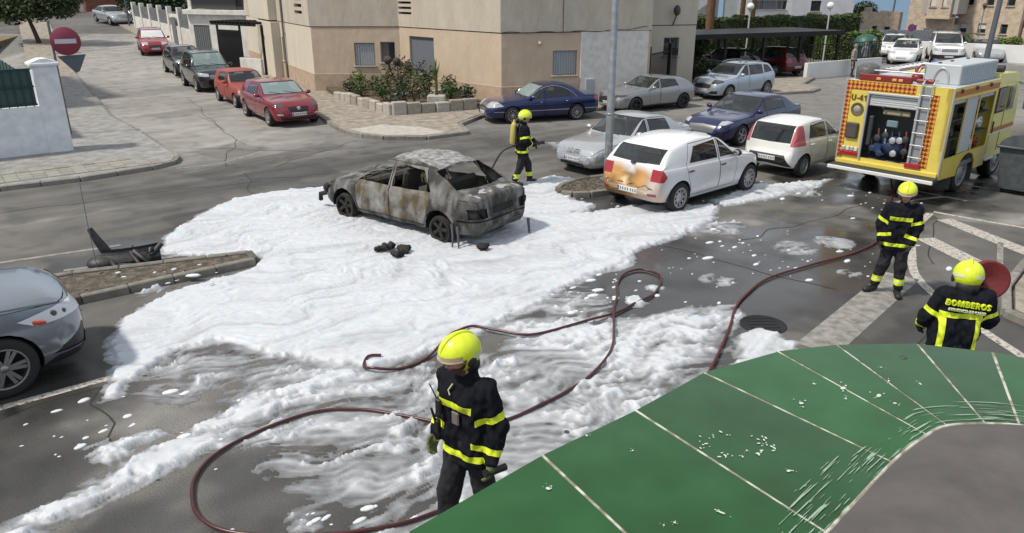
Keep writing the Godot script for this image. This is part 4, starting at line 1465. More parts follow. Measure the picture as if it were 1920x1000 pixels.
		rb.box(Vector3(0, 0, 0), Vector3(0.13, 0.52, 1.2), 0.05)
		part(car, "rear_bench", rb, trim)
		var db := MB.new()
		db.box(Vector3(cab.dash, cab.floor + 0.48, 0), Vector3(0.42, 0.18, s.w * 1.55), 0.05)
		db.xf = Transform3D(Basis(Vector3(0, 0, 1), 1.1), Vector3(cab.dash - 0.32, cab.floor + 0.55, -0.36))
		db.lathe([Vector2(0.17, -0.012), Vector2(0.185, 0.0), Vector2(0.17, 0.012), Vector2(0.158, 0.0), Vector2(0.17, -0.012)], 20)
		part(car, "dashboard", db, trim)
	# door mirrors
	if not burnt and s.has("mirror"):
		for sd in [-1.0, 1.0]:
			var q := MB.new()
			var z: float = side_z(s, s.mirror[0], s.mirror[1] - 0.04)
			q.xf = Transform3D(Basis(Vector3.UP, -0.25 * sd), Vector3(s.mirror[0], s.mirror[1], sd * (z + 0.13)))
			q.ball(Vector3(0.0, 0.02, 0), Vector3(0.075, 0.075, 0.115), 12, 8)
			q.box(Vector3(0.0, -0.03, -sd * 0.12), Vector3(0.05, 0.035, 0.12), 0.01)
			var o := part(car, "door_mirror", q, opt.get("mirror_m", paint))
			var g := MB.new()
			g.xf = q.xf
			g.ball(Vector3(-0.045, 0.02, 0), Vector3(0.035, 0.058, 0.095), 12, 8)
			part(o, "mirror_glass", g, mat("mirror_glass", Color(0.5, 0.5, 0.5), 0.05, 0.9))
	# number plates
	var plate_m := mat("plate_white", Color(0.62, 0.62, 0.62), 0.5)
	if not burnt:
		for p in s.plates:
			var q := MB.new()
			q.xf = Transform3D(Basis(Vector3(0, 0, 1), p[2]), Vector3(p[0], p[1], 0))
			q.box(Vector3.ZERO, Vector3(0.016, 0.11, 0.52), 0.004)
			var o := part(car, "number_plate", q, plate_m)
			var e := MB.new()
			e.xf = q.xf
			var sg := signf(p[0])
			e.box(Vector3(sg * 0.009, 0.0, sg * 0.235), Vector3(0.003, 0.10, 0.04))
			part(o, "blue_band", e, mat("plate_blue", Color(0.02, 0.06, 0.35), 0.5))
			var ch := MB.new()
			ch.xf = q.xf
			for k in 7: ch.box(Vector3(sg * 0.009, 0.0, sg * (0.17 - k * 0.062 - (0.02 if k > 3 else 0.0))), Vector3(0.003, 0.06, 0.03))
			part(o, "plate_print", ch, mat("plate_print", Color(0.16, 0.16, 0.17), 0.6))
	if opt.get("wipers", true) and not burnt:
		var q := MB.new()
		var ws: Array = s.ws
		for z in [-0.45, 0.1]:
			q.tube([Vector3(ws[0] + 0.02, ws[1] + 0.035, z), Vector3(ws[0] - 0.10, ws[1] + 0.12, z + 0.48)], 0.010, 5)
		part(car, "wiper", q, black)
	if opt.get("rails", false):
		for sd in [-1.0, 1.0]:
			var q := MB.new()
			var pts := []
			for k in 9:
				var x := lerpf(cab.front + 0.1, cab.rear - 0.55, k / 8.0)
				pts.append(Vector3(x, pick(s.top, x) + (0.03 if k in [0, 8] else 0.055) - 0.03, sd * (s.w * 0.945 - s.tum * (pick(s.top, x) - pick(s.belt, x)) - 0.06)))
			q.tube(pts, 0.016, 6)
			part(car, "roof_rail", q, mat("rail_silver", Color(0.4, 0.4, 0.41), 0.4, 0.7))
	return car

# ---- lamp and trim materials
func lamp_clear() -> Material: return glossy(mat("lamp_clear", Color(0.50, 0.53, 0.55), 0.12, 0.35))
func lamp_dark() -> Material: return glossy(mat("lamp_smoked", Color(0.07, 0.075, 0.08), 0.12, 0.3))
func lamp_red() -> Material: return glossy(mat("lamp_red", Color(0.32, 0.012, 0.02), 0.18))
func trim_black() -> Material: return mat("car_black", Color(0.016, 0.016, 0.017), 0.5)
func chrome() -> Material: return mat("chrome", Color(0.65, 0.65, 0.66), 0.15, 0.95)

func paint(key: String, c: Color, metal := 0.0, rough := 0.32) -> StandardMaterial3D:
	var m := glossy(mat(key, c, rough, metal), 0.8, 0.08)
	m.roughness_texture = noise_tex(0.02, [[0.0, Color(0.55, 0.55, 0.55), 1.0], [1.0, Color(1, 1, 1), 1.0]], 128, 4, key.hash() % 1000) if not MAT.has(key + "_done") else m.roughness_texture
	m.uv1_triplanar = true
	m.uv1_scale = Vector3.ONE * 0.7
	MAT[key + "_done"] = m
	return m

# hatchback or estate: L half-lengths from axle midpoint, h height
func hatch_spec(f: float, r: float, h: float, w: float, wb: float, wr: float, o := {}) -> Dictionary:
	var bl: float = o.get("belt", 0.92)
	var hood: float = o.get("hood", 0.94)
	var nose: float = o.get("nose", 0.70)
	var cowl: float = o.get("cowl", wb * 0.5 - 0.42)       # foot of the windscreen
	var head: float = o.get("head", cowl - 0.78)           # top of the windscreen
	var tail: float = o.get("tail", -r + 0.52)             # rear end of the roof
	var deck: float = o.get("deck", -r + 0.16)             # foot of the rear window
	var dy: float = o.get("dy", bl + 0.06)
	var hr: float = o.get("hr", h - 0.05)                  # roof height at its rear end
	var top := [[-r, 0.56], [-r + 0.05, 0.66], [-r + 0.09, 0.74], [deck, dy], [tail, hr], [(head + tail) * 0.5 + 0.2, h], [head, h - 0.045], [cowl, hood + 0.03], [f - 0.42, (hood + nose) * 0.5 + 0.03], [f - 0.13, nose], [f - 0.04, nose - 0.12], [f, nose - 0.26]]
	var belt := [[-r, bl + 0.02], [0.0, bl - 0.02], [cowl, hood - 0.07], [f - 0.3, nose - 0.02], [f, nose - 0.2]]
	var bot := [[-r, 0.42], [-r + 0.12, 0.27], [-wb * 0.5, 0.20], [wb * 0.5, 0.19], [f - 0.15, 0.22], [f, 0.32]]
	var plan := [[-r, 0.66], [-r + 0.05, 0.80], [-r + 0.12, 0.875], [-r + 0.26, 0.945], [-wb * 0.5 + 0.1, 0.995], [0.0, 1.0], [wb * 0.5, 0.99], [f - 0.34, 0.93], [f - 0.12, 0.80], [f - 0.03, 0.66], [f, 0.55]]
	var tum: float = o.get("tum", 0.34)
	var rw := w * 0.945 - tum * (h - 0.05 - bl)
	var p0 := bl + 0.035
	var p1 := h - 0.135
	var bp: float = o.get("bpillar", 0.02)
	var back: float = o.get("qx", tail - 0.0)
	var cuts := []
	# windscreen and rear window (front view polygons are (z, y))
	cuts.append(["windscreen", "f", [[-0.2, hood + 0.05], [w * 0.82, hood + 0.05], [rw - 0.03, h - 0.075], [-0.2, h - 0.065]], [head - 0.05, f], null, -0.004, false])
	cuts.append(["rear_window", "f", [[-0.2, dy + 0.03], [w * 0.72, dy + 0.05], [rw - 0.05, hr - 0.06], [-0.2, hr - 0.05]], [-r - 0.1, tail + 0.06], null, -0.004, false])
	cuts.append(["side_window", "s", [[bp + 0.04, p0], [cowl - 0.22, p0 + o.get("kick", 0.0)], [head + 0.06, p1], [bp + 0.02, p1 + 0.025]], [0.3, 2.0], null, -0.005, true])
	cuts.append(["side_window", "s", o.get("rear_glass", [[back - 0.02, p0 + 0.03], [bp - 0.06, p0], [bp - 0.07, p1 + 0.025], [back + 0.10, p1 - 0.02]]), [0.3, 2.0], null, -0.005, true])
	if o.has("quarter"): cuts.append(["side_window", "s", o.quarter, [0.3, 2.0], null, -0.005, true])
	for c in o.get("cuts", []): cuts.append(c)
	var ax := wb * 0.5
	var doors := [[[bp, 0.30], [cowl - 0.20, 0.30], [cowl - 0.14, hood - 0.10], [cowl - 0.20, bl + 0.01], [head - 0.04, h - 0.09], [bp - 0.01, h - 0.075]],
		[[-ax + wr + 0.10, 0.30], [bp - 0.004, 0.30], [bp - 0.014, h - 0.075], [back + 0.16, h - 0.10], [back - 0.02, bl + 0.02], [-ax + wr * 0.75, 0.70]]]
	if o.get("doors", 4) == 2: doors = [doors[0]]
	return {"w": w, "tum": tum, "top": top, "belt": belt, "bot": bot, "plan": plan, "wb": wb, "wr": wr, "tr": w - 0.105, "cuts": cuts, "doors": doors, "seams": o.get("seams", []),
		"cab": {"front": 0.12, "rear": -0.62, "dash": cowl - 0.25, "floor": 0.32}, "mirror": [cowl - 0.30, bl + 0.07], "plates": o.get("plates", [[f + 0.004, 0.44, 0.0], [-r - 0.004, 0.50, 0.0]]), "ws": [cowl, hood + 0.03], "clad": o.get("clad", 0.0), "step": o.get("step", 0.085)}

func sedan_spec(f: float, r: float, h: float, w: float, wb: float, wr: float, o := {}) -> Dictionary:
	var s := hatch_spec(f, r, h, w, wb, wr, o)
	var bl: float = o.get("belt", 0.90)
	var hood: float = o.get("hood", 0.92)
	var nose: float = o.get("nose", 0.68)
	var cowl: float = o.get("cowl", wb * 0.5 - 0.48)
	var head: float = o.get("head", cowl - 0.80)
	var tail: float = o.get("tail", -wb * 0.5 + 0.30)
	var deck: float = o.get("deck", -wb * 0.5 - 0.42)
	var dk: float = o.get("dk", bl + 0.09)
	s.top = [[-r, 0.58], [-r + 0.04, 0.70], [-r + 0.07, dk - 0.06], [-r + 0.15, dk], [deck, dk + 0.012], [tail, h - 0.095], [tail + 0.30, h - 0.03], [(head + tail) * 0.5 + 0.15, h], [head, h - 0.055], [cowl, hood + 0.03], [f - 0.42, (hood + nose) * 0.5 + 0.035], [f - 0.13, nose], [f - 0.04, nose - 0.12], [f, nose - 0.26]]
	var rw: float = w * 0.945 - s.tum * (h - 0.05 - bl)
	s.cuts[1] = ["rear_window", "f", [[-0.2, dk + 0.04], [w * 0.76, dk + 0.05], [rw - 0.01, h - 0.145], [-0.2, h - 0.13]], [deck - 0.1, tail + 0.06], null, -0.004, false]
	return s

func make_cars() -> void:
	var cl := lamp_clear()
	var sm := lamp_dark()
	var rd := lamp_red()
	var bk := trim_black()
	var ch := chrome()
	# ---- white hatchback scorched at the tail
	var white := paint("paint_white", Color(0.70, 0.71, 0.73), 0.0, 0.35)
	var scorch := paint("paint_scorched", Color(1, 1, 1), 0.0, 0.42)
	scorch.vertex_color_use_as_albedo = true
	var fn := FastNoiseLite.new(); fn.seed = 3; fn.frequency = 2.4; fn.fractal_octaves = 4
	var burn := func(p: Vector3) -> Color:
		var n := fn.get_noise_3d(p.x * 1.2, p.y * 0.7, p.z)
		var k := smoothstep(-1.45, -1.86, p.x + 0.28 * n) * smoothstep(0.98, 0.80, p.y + 0.16 * n)
		k *= lerpf(1.0, 0.45, smoothstep(0.15, 0.75, p.z + 0.4 * n))
		var a := Color(0.70, 0.71, 0.73)
		var o := Color(0.52, 0.27, 0.07).lerp(Color(0.20, 0.10, 0.035), clampf(0.5 + 1.3 * n, 0, 1))
		o = o.lerp(Color(0.68, 0.55, 0.32), smoothstep(0.05, 0.5, fn.get_noise_3d(p.z * 1.1 + 9.0, p.y, p.x)))
		return a.lerp(o, clampf(k * 1.15, 0, 1))
	var s := hatch_spec(1.94, 1.98, 1.465, 0.87, 2.59, 0.315, {"belt": 0.93, "hood": 0.97, "nose": 0.76, "bpillar": 0.08, "tail": -1.40, "deck": -1.82, "dy": 0.98, "hr": 1.36, "tum": 0.36, "step": 0.05,
		"qx": -1.08, "rear_glass": [[-0.98, 0.985], [0.02, 0.965], [0.01, 1.345], [-0.76, 1.295]],
		"cuts": [["tail_light", "s", [[-2.2, 0.72], [-1.80, 0.70], [-1.72, 0.80], [-1.80, 0.94], [-2.2, 0.93]], [0.52, 2.0], rd, 0.006, true], ["headlight", "s", [[1.56, 0.74], [2.1, 0.66], [2.1, 0.80], [1.70, 0.90]], [0.42, 2.0], cl, 0.005, true],
			["grille", "f", [[-0.1, 0.56], [0.40, 0.56], [0.36, 0.68], [-0.1, 0.70]], [1.8, 2.2], bk, -0.012, false], ["reflector", "f", [[0.52, 0.40], [0.70, 0.40], [0.70, 0.46], [0.52, 0.46]], [-2.3, -1.6], rd, 0.003, true]],
		"plates": [[1.945, 0.42, 0.0], [-1.985, 0.46, 0.0]]})
	var car := build_car("hatchback_car", "white five-door hatchback with orange scorched tailgate beside the lamp post", s, Vector3(4.12, 0, -17.55), 41.6, scorch, {"stain": burn, "scale": 1.06, "wheel": "cap", "door_paint": white, "handle": bk, "mirror_m": bk, "rim_m": mat("hubcap", Color(0.40, 0.40, 0.41), 0.4, 0.5)})
	var b := MB.new()                                         # buckled, half-melted bumper edge
	var pts := []
	for k in 15: pts.append(Vector3(-1.965 + 0.02 * sin(k * 2.3), 0.58 + 0.03 * sin(k * 1.7), -0.62 + k * 0.089))
	b.tube(pts, 0.014, 6)
	part(car, "bumper_edge", b, grain("melted", [[0.0, Color(0.10, 0.05, 0.02)], [1.0, Color(0.42, 0.25, 0.1)]], 3.0, 0.7))
	b = MB.new()
	b.tube([Vector3(-1.83, 1.03, -0.05), Vector3(-1.80, 1.06, 0.30)], 0.014, 5)
	b.box(Vector3(-1.84, 1.01, 0.0), Vector3(0.06, 0.05, 0.12), 0.02)
	part(car, "rear_wiper", b, bk)
	# ---- small white city car with black tailgate glass
	var ivory := paint("paint_ivory", Color(0.72, 0.72, 0.69), 0.0, 0.35)
	s = hatch_spec(1.70, 1.76, 1.46, 0.81, 2.34, 0.29, {"belt": 0.93, "hood": 0.93, "nose": 0.72, "bpillar": -0.05, "tail": -1.36, "deck": -1.66, "dy": 0.86, "hr": 1.40, "qx": -0.98, "tum": 0.30, "step": 0.06,
		"cuts": [["tail_light", "f", [[0.60, 0.84], [0.80, 0.84], [0.70, 1.33], [0.60, 1.33]], [-2.0, -1.2], mat("lamp_pink", Color(0.42, 0.10, 0.12), 0.2), 0.008, true], ["lower_trim", "f", [[-0.1, 0.36], [0.68, 0.30], [0.50, 0.60], [-0.1, 0.60]], [-2.0, -1.4], bk, 0.003, false], ["headlight", "s", [[1.3, 0.70], [1.8, 0.62], [1.8, 0.80], [1.45, 0.86]], [0.4, 2.0], cl, 0.005, true]],
		"plates": [[1.705, 0.42, 0.0], [-1.765, 0.50, 0.0]]})
	build_car("city_car", "small ivory white city car with black tailgate beside the fire engine", s, Vector3(7.98, 0, -20.6), 41.0, ivory, {"scale": 0.99, "wheel": "multi", "mirror_m": bk})
	# ---- silver saloon behind the lamp post
	var silver := paint("paint_silver", Color(0.50, 0.51, 0.53), 0.55, 0.3)
	s = sedan_spec(2.12, 2.20, 1.40, 0.86, 2.68, 0.31, {"belt": 0.88, "hood": 0.88, "nose": 0.70, "cowl": 0.78, "head": -0.02, "qx": -1.0, "bpillar": -0.06, "tum": 0.40, "step": 0.06,
		"cuts": [["headlight", "f", [[0.28, 0.56], [0.76, 0.56], [0.80, 0.70], [0.28, 0.68]], [1.8, 2.3], cl, 0.004, true], ["grille", "f", [[0.015, 0.56], [0.22, 0.56], [0.22, 0.68], [0.015, 0.68]], [1.8, 2.3], bk, -0.01, true], ["lower_grille", "f", [[-0.1, 0.26], [0.45, 0.26], [0.40, 0.36], [-0.1, 0.36]], [1.8, 2.3], bk, -0.01, false], ["tail_light", "s", [[-2.4, 0.70], [-1.95, 0.74], [-1.98, 0.90], [-2.4, 0.88]], [0.4, 2.0], rd, 0.004, true]],
		"plates": [[2.125, 0.44, 0.0], [-2.21, 0.60, 0.0]]})
	build_car("saloon_car", "silver saloon parked nose-out behind the lamp post", s, Vector3(3.15, 0, -20.95), -138.0, silver, {"scale": 1.0, "wheel": "multi"})
	# ---- navy saloon beyond it
	var navy := paint("paint_navy", Color(0.018, 0.022, 0.085), 0.35, 0.25)
	s = sedan_spec(2.38, 2.40, 1.45, 0.91, 2.80, 0.33, {"belt": 0.92, "hood": 0.93, "nose": 0.74, "cowl": 0.92, "head": 0.02, "qx": -1.1, "tail": -1.25, "deck": -1.95, "dk": 1.02, "tum": 0.38, "step": 0.07,
		"cuts": [["headlight", "s", [[1.80, 0.78], [2.5, 0.66], [2.5, 0.73], [1.98, 0.83]], [0.56, 2.0], cl, 0.004, true], ["grille", "f", [[-0.1, 0.42], [0.44, 0.46], [0.50, 0.68], [-0.1, 0.72]], [2.0, 2.5], mat("grille_chrome", Color(0.25, 0.25, 0.26), 0.3, 0.8), -0.008, false], ["fog_light", "f", [[0.58, 0.36], [0.76, 0.38], [0.76, 0.46], [0.58, 0.44]], [2.0, 2.5], bk, -0.006, true], ["tail_light", "s", [[-2.6, 0.74], [-2.1, 0.80], [-2.12, 0.95], [-2.6, 0.93]], [0.4, 2.0], rd, 0.004, true]],
		"plates": [[2.385, 0.38, 0.0], [-2.41, 0.66, 0.0]]})
	var car_b := build_car("saloon_car", "dark navy saloon with chrome grille between the silver saloon and the small white car", s, Vector3(7.62, 0, -24.85), -139.0, navy, {"wheel": "five", "scale": 0.98})
	# ---- navy estate-like saloon by the planter
	var blue := paint("paint_blue", Color(0.012, 0.022, 0.095), 0.35, 0.25)
	s = sedan_spec(2.32, 2.40, 1.47, 0.91, 2.71, 0.32, {"belt": 0.90, "hood": 0.93, "nose": 0.74, "cowl": 0.86, "head": 0.02, "qx": -1.06, "tail": -1.15, "deck": -1.86, "dk": 1.02, "step": 0.07,
		"cuts": [["headlight", "s", [[1.70, 0.68], [2.45, 0.60], [2.45, 0.76], [1.92, 0.84]], [0.34, 2.0], cl, 0.004, true], ["grille", "f", [[-0.1, 0.36], [0.30, 0.40], [0.36, 0.74], [-0.1, 0.74]], [2.0, 2.5], ch, 0.004, false], ["side_strip", "s", [[-2.3, 0.46], [2.1, 0.46], [2.1, 0.485], [-2.3, 0.485]], [0.6, 2.0], ch, 0.006, true], ["tail_light", "s", [[-2.6, 0.74], [-2.1, 0.78], [-2.12, 0.95], [-2.6, 0.93]], [0.4, 2.0], rd, 0.004, true]],
		"plates": [[2.33, 0.40, 0.0], [-2.41, 0.66, 0.0]]})
	car_b = build_car("saloon_car", "dark blue saloon with chrome grille parked by the planter bed", s, Vector3(0.95, 0, -28.45), -160.6, blue, {"wheel": "multi", "scale": 0.93, "screen": pane("cloudy_screen", Color(0.30, 0.40, 0.40), 0.62)})  # windscreen gets a paler, less clear tint
	for sd in [-1.0, 1.0]:
		var q := MB.new()
		var line := []
		for k in 15:
			var x := lerpf(0.55, -1.35, k / 14.0)
			var y := 0.93 + 0.44 * sin(PI * clampf((k + 0.6) / 14.6, 0, 1)) ** 0.7
			line.append(Vector3(x, y, sd * (side_z(s, x, minf(y, 1.36)) + 0.004)))
		q.tube(line, 0.011, 5)
		part(car_b, "window_chrome", q, ch)
	# ---- grey hatchback with long bonnet
	var grey := paint("paint_grey", Color(0.30, 0.30, 0.31), 0.5, 0.28)
	s = hatch_spec(2.28, 2.18, 1.44, 0.90, 2.72, 0.33, {"belt": 0.93, "hood": 0.95, "nose": 0.76, "cowl": 0.80, "head": -0.06, "tail": -1.30, "deck": -1.98, "dy": 1.02, "hr": 1.36, "qx": -1.02, "tum": 0.40, "step": 0.08,
		"cuts": [["headlight", "s", [[1.75, 0.76], [2.4, 0.64], [2.4, 0.71], [1.95, 0.80]], [0.42, 2.0], sm, 0.004, true], ["grille", "f", [[-0.1, 0.36], [0.5, 0.40], [0.56, 0.66], [-0.1, 0.68]], [2.0, 2.5], bk, -0.01, false], ["tail_light", "s", [[-2.4, 0.84], [-1.92, 0.86], [-1.96, 0.98], [-2.4, 0.96]], [0.4, 2.0], rd, 0.004, true], ["sill_trim", "s", [[-1.0, 0.15], [1.0, 0.15], [1.0, 0.30], [-1.0, 0.28]], [0.5, 2.0], bk, 0.003, true]],
		"rear_glass": [[-1.06, 1.02], [-0.04, 0.965], [-0.05, 1.33], [-0.9, 1.29]]})
	build_car("hatchback_car", "grey hatchback with long bonnet and dark wheels in front of the white wall bay", s, Vector3(5.5, 0, -31.0), -148.6, grey, {"wheel": "five", "scale": 0.92, "rim_m": mat("rim_black", Color(0.03, 0.03, 0.03), 0.4, 0.3)})
	# ---- silver-blue family car
	var ice := paint("paint_ice", Color(0.42, 0.47, 0.54), 0.5, 0.28)
	s = hatch_spec(2.22, 2.14, 1.56, 0.90, 2.73, 0.33, {"belt": 0.98, "hood": 1.0, "nose": 0.80, "cowl": 0.98, "head": 0.14, "tail": -1.52, "deck": -1.96, "dy": 1.05, "hr": 1.49, "qx": -1.0, "tum": 0.34, "step": 0.08,
		"cuts": [["headlight", "s", [[1.70, 0.82], [2.4, 0.66], [2.4, 0.80], [1.90, 0.92]], [0.42, 2.0], sm, 0.004, true], ["grille", "f", [[-0.1, 0.52], [0.42, 0.54], [0.46, 0.70], [-0.1, 0.74]], [1.9, 2.5], bk, -0.008, false], ["lower_grille", "f", [[0.30, 0.30], [0.72, 0.30], [0.74, 0.44], [0.5, 0.42]], [1.9, 2.5], bk, -0.008, true], ["tail_light", "s", [[-2.4, 0.86], [-1.94, 0.90], [-1.98, 1.04], [-2.4, 1.02]], [0.4, 2.0], rd, 0.004, true]],
		"quarter": [[-1.72, 1.10], [-1.10, 1.05], [-1.12, 1.42], [-1.45, 1.38]], "rear_glass": [[-1.02, 1.03], [-0.04, 1.015], [-0.05, 1.45], [-1.0, 1.43]]})
	build_car("family_car", "pale silver-blue family car parked in front of the dark carport", s, Vector3(10.05, 0, -34.75), -143.5, ice, {"wheel": "multi", "scale": 0.97, "rails": true})
	# ---- bright red hatchback
	var red := paint("paint_red", Color(0.22, 0.012, 0.022), 0.25, 0.25)
	s = hatch_spec(2.12, 2.16, 1.46, 0.90, 2.64, 0.32, {"belt": 0.91, "hood": 0.96, "nose": 0.76, "cowl": 0.86, "head": 0.0, "tail": -1.42, "deck": -1.92, "hr": 1.40, "qx": -1.0, "step": 0.07,
		"cuts": [["headlight", "s", [[1.62, 0.77], [2.3, 0.63], [2.3, 0.70], [1.80, 0.82]], [0.52, 2.0], sm, 0.004, true], ["grille", "f", [[-0.1, 0.52], [0.32, 0.54], [0.38, 0.70], [-0.1, 0.72]], [1.8, 2.4], bk, -0.008, false], ["lower_grille", "f", [[-0.1, 0.26], [0.62, 0.28], [0.66, 0.40], [-0.1, 0.36]], [1.8, 2.4], bk, -0.008, false], ["fog_light", "f", [[0.56, 0.44], [0.74, 0.44], [0.74, 0.49], [0.56, 0.49]], [1.7, 2.4], cl, 0.002, true]],
		"plates": [[2.13, 0.46, 0.0], [-2.17, 0.50, 0.0]]})
	var glazing := pane("cloudy_screen", Color(0.30, 0.40, 0.40), 0.62)  # paler, less clear windscreen tint, with nothing modelled behind it
	car_b = build_car("hatchback_car", "glossy dark red hatchback with pale cloudy windscreen at the building corner", s, Vector3(-8.72, 0, -28.4), -54.7, red, {"wheel": "five", "screen": glazing})
	b = MB.new()
	b.ball(Vector3(2.105, 0.66, 0), Vector3(0.02, 0.065, 0.065), 12, 8)
	part(car_b, "bonnet_badge", b, ch)
	# ---- old faded red hatchback behind it
	var faded := mat("paint_faded_red", Color(0.28, 0.055, 0.04), 0.45)
	s = hatch_spec(1.82, 1.86, 1.40, 0.81, 2.40, 0.285, {"belt": 0.88, "hood": 0.90, "nose": 0.76, "cowl": 0.68, "head": 0.08, "tail": -1.38, "deck": -1.76, "qx": -1.0, "tum": 0.28, "step": 0.1,
		"cuts": [["headlight", "f", [[0.40, 0.56], [0.72, 0.56], [0.72, 0.70], [0.40, 0.70]], [1.5, 2.0], cl, 0.004, true], ["grille", "f", [[-0.1, 0.57], [0.38, 0.57], [0.38, 0.69], [-0.1, 0.69]], [1.5, 2.0], bk, -0.006, false], ["bumper_strip", "f", [[-0.1, 0.36], [0.9, 0.36], [0.9, 0.50], [-0.1, 0.50]], [1.4, 2.0], bk, 0.02, false]]})
	build_car("hatchback_car", "old faded orange-red boxy hatchback parked behind the dark red one", s, Vector3(-11.4, 0, -32.5), -54.0, faded, {"wheel": "cap", "rim_m": mat("hubcap", Color(0.4, 0.4, 0.41), 0.4, 0.5)})
	# ---- black SUV
	var black := paint("paint_black", Color(0.012, 0.013, 0.016), 0.2, 0.22)
	s = hatch_spec(2.20, 2.22, 1.74, 0.92, 2.70, 0.36, {"belt": 1.04, "hood": 1.08, "nose": 0.88, "cowl": 0.84, "head": 0.12, "tail": -1.62, "deck": -2.02, "dy": 1.12, "hr": 1.68, "qx": -1.05, "tum": 0.28, "step": 0.09,
		"cuts": [["headlight", "f", [[0.44, 0.74], [0.84, 0.76], [0.84, 0.92], [0.44, 0.86]], [1.6, 2.4], cl, 0.004, true], ["grille", "f", [[-0.1, 0.62], [0.40, 0.64], [0.40, 0.82], [-0.1, 0.84]], [1.8, 2.4], mat("grille_chrome", Color(0.25, 0.25, 0.26), 0.3, 0.8), -0.006, false]]})
	build_car("suv_car", "black sport utility car with pale cloudy windscreen on the side street", s, Vector3(-14.85, 0, -37.6), -55.9, black, {"wheel": "five", "screen": glazing, "rails": true})
	s = hatch_spec(2.0, 1.95, 1.54, 0.87, 2.58, 0.32, {"belt": 0.95, "hood": 0.98, "nose": 0.80, "step": 0.12, "cuts": [["headlight", "s", [[1.5, 0.80], [2.2, 0.64], [2.2, 0.80], [1.7, 0.90]], [0.4, 2.0], cl, 0.004, true], ["grille", "f", [[-0.1, 0.5], [0.4, 0.52], [0.42, 0.68], [-0.1, 0.7]], [1.6, 2.4], bk, -0.006, false]]})
	build_car("hatchback_car", "small black hatchback parked in front of the white street wall", s, Vector3(-18.3, 0.06, -43.3), -55.1, black, {"wheel": "five"})
	s = hatch_spec(2.0, 2.0, 1.50, 0.87, 2.58, 0.31, {"step": 0.12, "cuts": [["headlight", "s", [[1.5, 0.76], [2.2, 0.60], [2.2, 0.76], [1.7, 0.86]], [0.4, 2.0], cl, 0.004, true], ["grille", "f", [[-0.1, 0.46], [0.36, 0.46], [0.36, 0.64], [-0.1, 0.66]], [1.6, 2.4], bk, -0.006, false]]})
	build_car("hatchback_car", "crimson hatchback with cloudy white windscreen facing down the side street", s, Vector3(-23.6, 0.58, -51.3), -62.0, paint("paint_crimson", Color(0.26, 0.01, 0.018), 0.15, 0.28), {"wheel": "cap", "pitch": -0.05, "screen": pane("white_screen", Color(0.75, 0.76, 0.78), 0.85)})  # windscreen tinted nearly opaque white
	s = sedan_spec(2.1, 2.1, 1.42, 0.87, 2.62, 0.31, {"step": 0.14, "cuts": [["headlight", "s", [[1.6, 0.70], [2.3, 0.56], [2.3, 0.72], [1.8, 0.80]], [0.35, 2.0], cl, 0.004, true]]})
	build_car("saloon_car", "pale silver car leading the pair at the head of the side street", s, Vector3(-33.6, 1.72, -66.4), -40.0, silver, {"wheel": "cap", "pitch": -0.06})
	build_car("saloon_car", "second silver car tucked behind the pale silver one up the street", s, Vector3(-33.4, 1.98, -70.2), -58.0, silver, {"wheel": "cap", "pitch": -0.06})
	# ---- vehicles beyond the fire engine
	s = hatch_spec(2.0, 2.0, 1.50, 0.87, 2.58, 0.31, {"step": 0.14, "cuts": [["headlight", "s", [[1.5, 0.76], [2.2, 0.60], [2.2, 0.76], [1.7, 0.86]], [0.4, 2.0], cl, 0.004, true]]})
	build_car("hatchback_car", "white hatchback standing beside the green dome container", s, Vector3(25.4, 0, -50.2), -122.0, white, {"wheel": "cap"})
	build_car("hatchback_car", "second white hatchback half hidden behind the first by the container", s, Vector3(27.0, 0, -55.2), -118.0, white, {"wheel": "cap"})
	s = hatch_spec(2.3, 2.3, 1.85, 0.95, 2.75, 0.38, {"belt": 1.12, "hood": 1.14, "nose": 0.98, "cowl": 0.9, "head": 0.3, "tail": -1.9, "deck": -2.15, "dy": 1.2, "hr": 1.8, "tum": 0.22, "step": 0.12, "cuts": [["headlight", "f", [[0.5, 0.78], [0.86, 0.78], [0.86, 0.94], [0.5, 0.94]], [1.6, 2.5], cl, 0.004, true], ["grille", "f", [[-0.1, 0.72], [0.46, 0.72], [0.46, 0.92], [-0.1, 0.92]], [1.8, 2.5], mat("grille_chrome", Color(0.25, 0.25, 0.26), 0.3, 0.8), -0.006, false], ["bumper_dark", "f", [[-0.1, 0.3], [0.95, 0.3], [0.95, 0.56], [-0.1, 0.56]], [1.7, 2.5], bk, 0.002, false]]})
	build_car("suv_car", "tall white off-road car parked by the palms and apartment block", s, Vector3(28.6, 0, -51.4), -112.0, white, {"wheel": "five", "rails": true})
	s = sedan_spec(2.1, 2.1, 1.42, 0.87, 2.62, 0.31, {"step": 0.16})
	build_car("saloon_car", "silver car parked close beside the tall white off-road car", s, Vector3(31.6, 0, -52.0), -110.0, silver, {"wheel": "cap"})
	# ---- under the carport
	s = hatch_spec(2.0, 2.1, 1.52, 0.87, 2.58, 0.31, {"step": 0.14, "cuts": [["tail_light", "s", [[-2.3, 0.74], [-1.9, 0.74], [-1.9, 0.95], [-2.3, 0.95]], [0.4, 2.0], rd, 0.004, true]]})
	build_car("hatchback_car", "dark maroon car parked under the carport roof", s, Vector3(14.7, 0, -44.2), 118.0, paint("paint_maroon", Color(0.10, 0.012, 0.015), 0.2, 0.3), {"wheel": "cap"})
	build_car("hatchback_car", "near-black car parked under the carport roof beside the maroon one", s, Vector3(11.9, 0, -43.2), 118.0, black, {"wheel": "cap"})
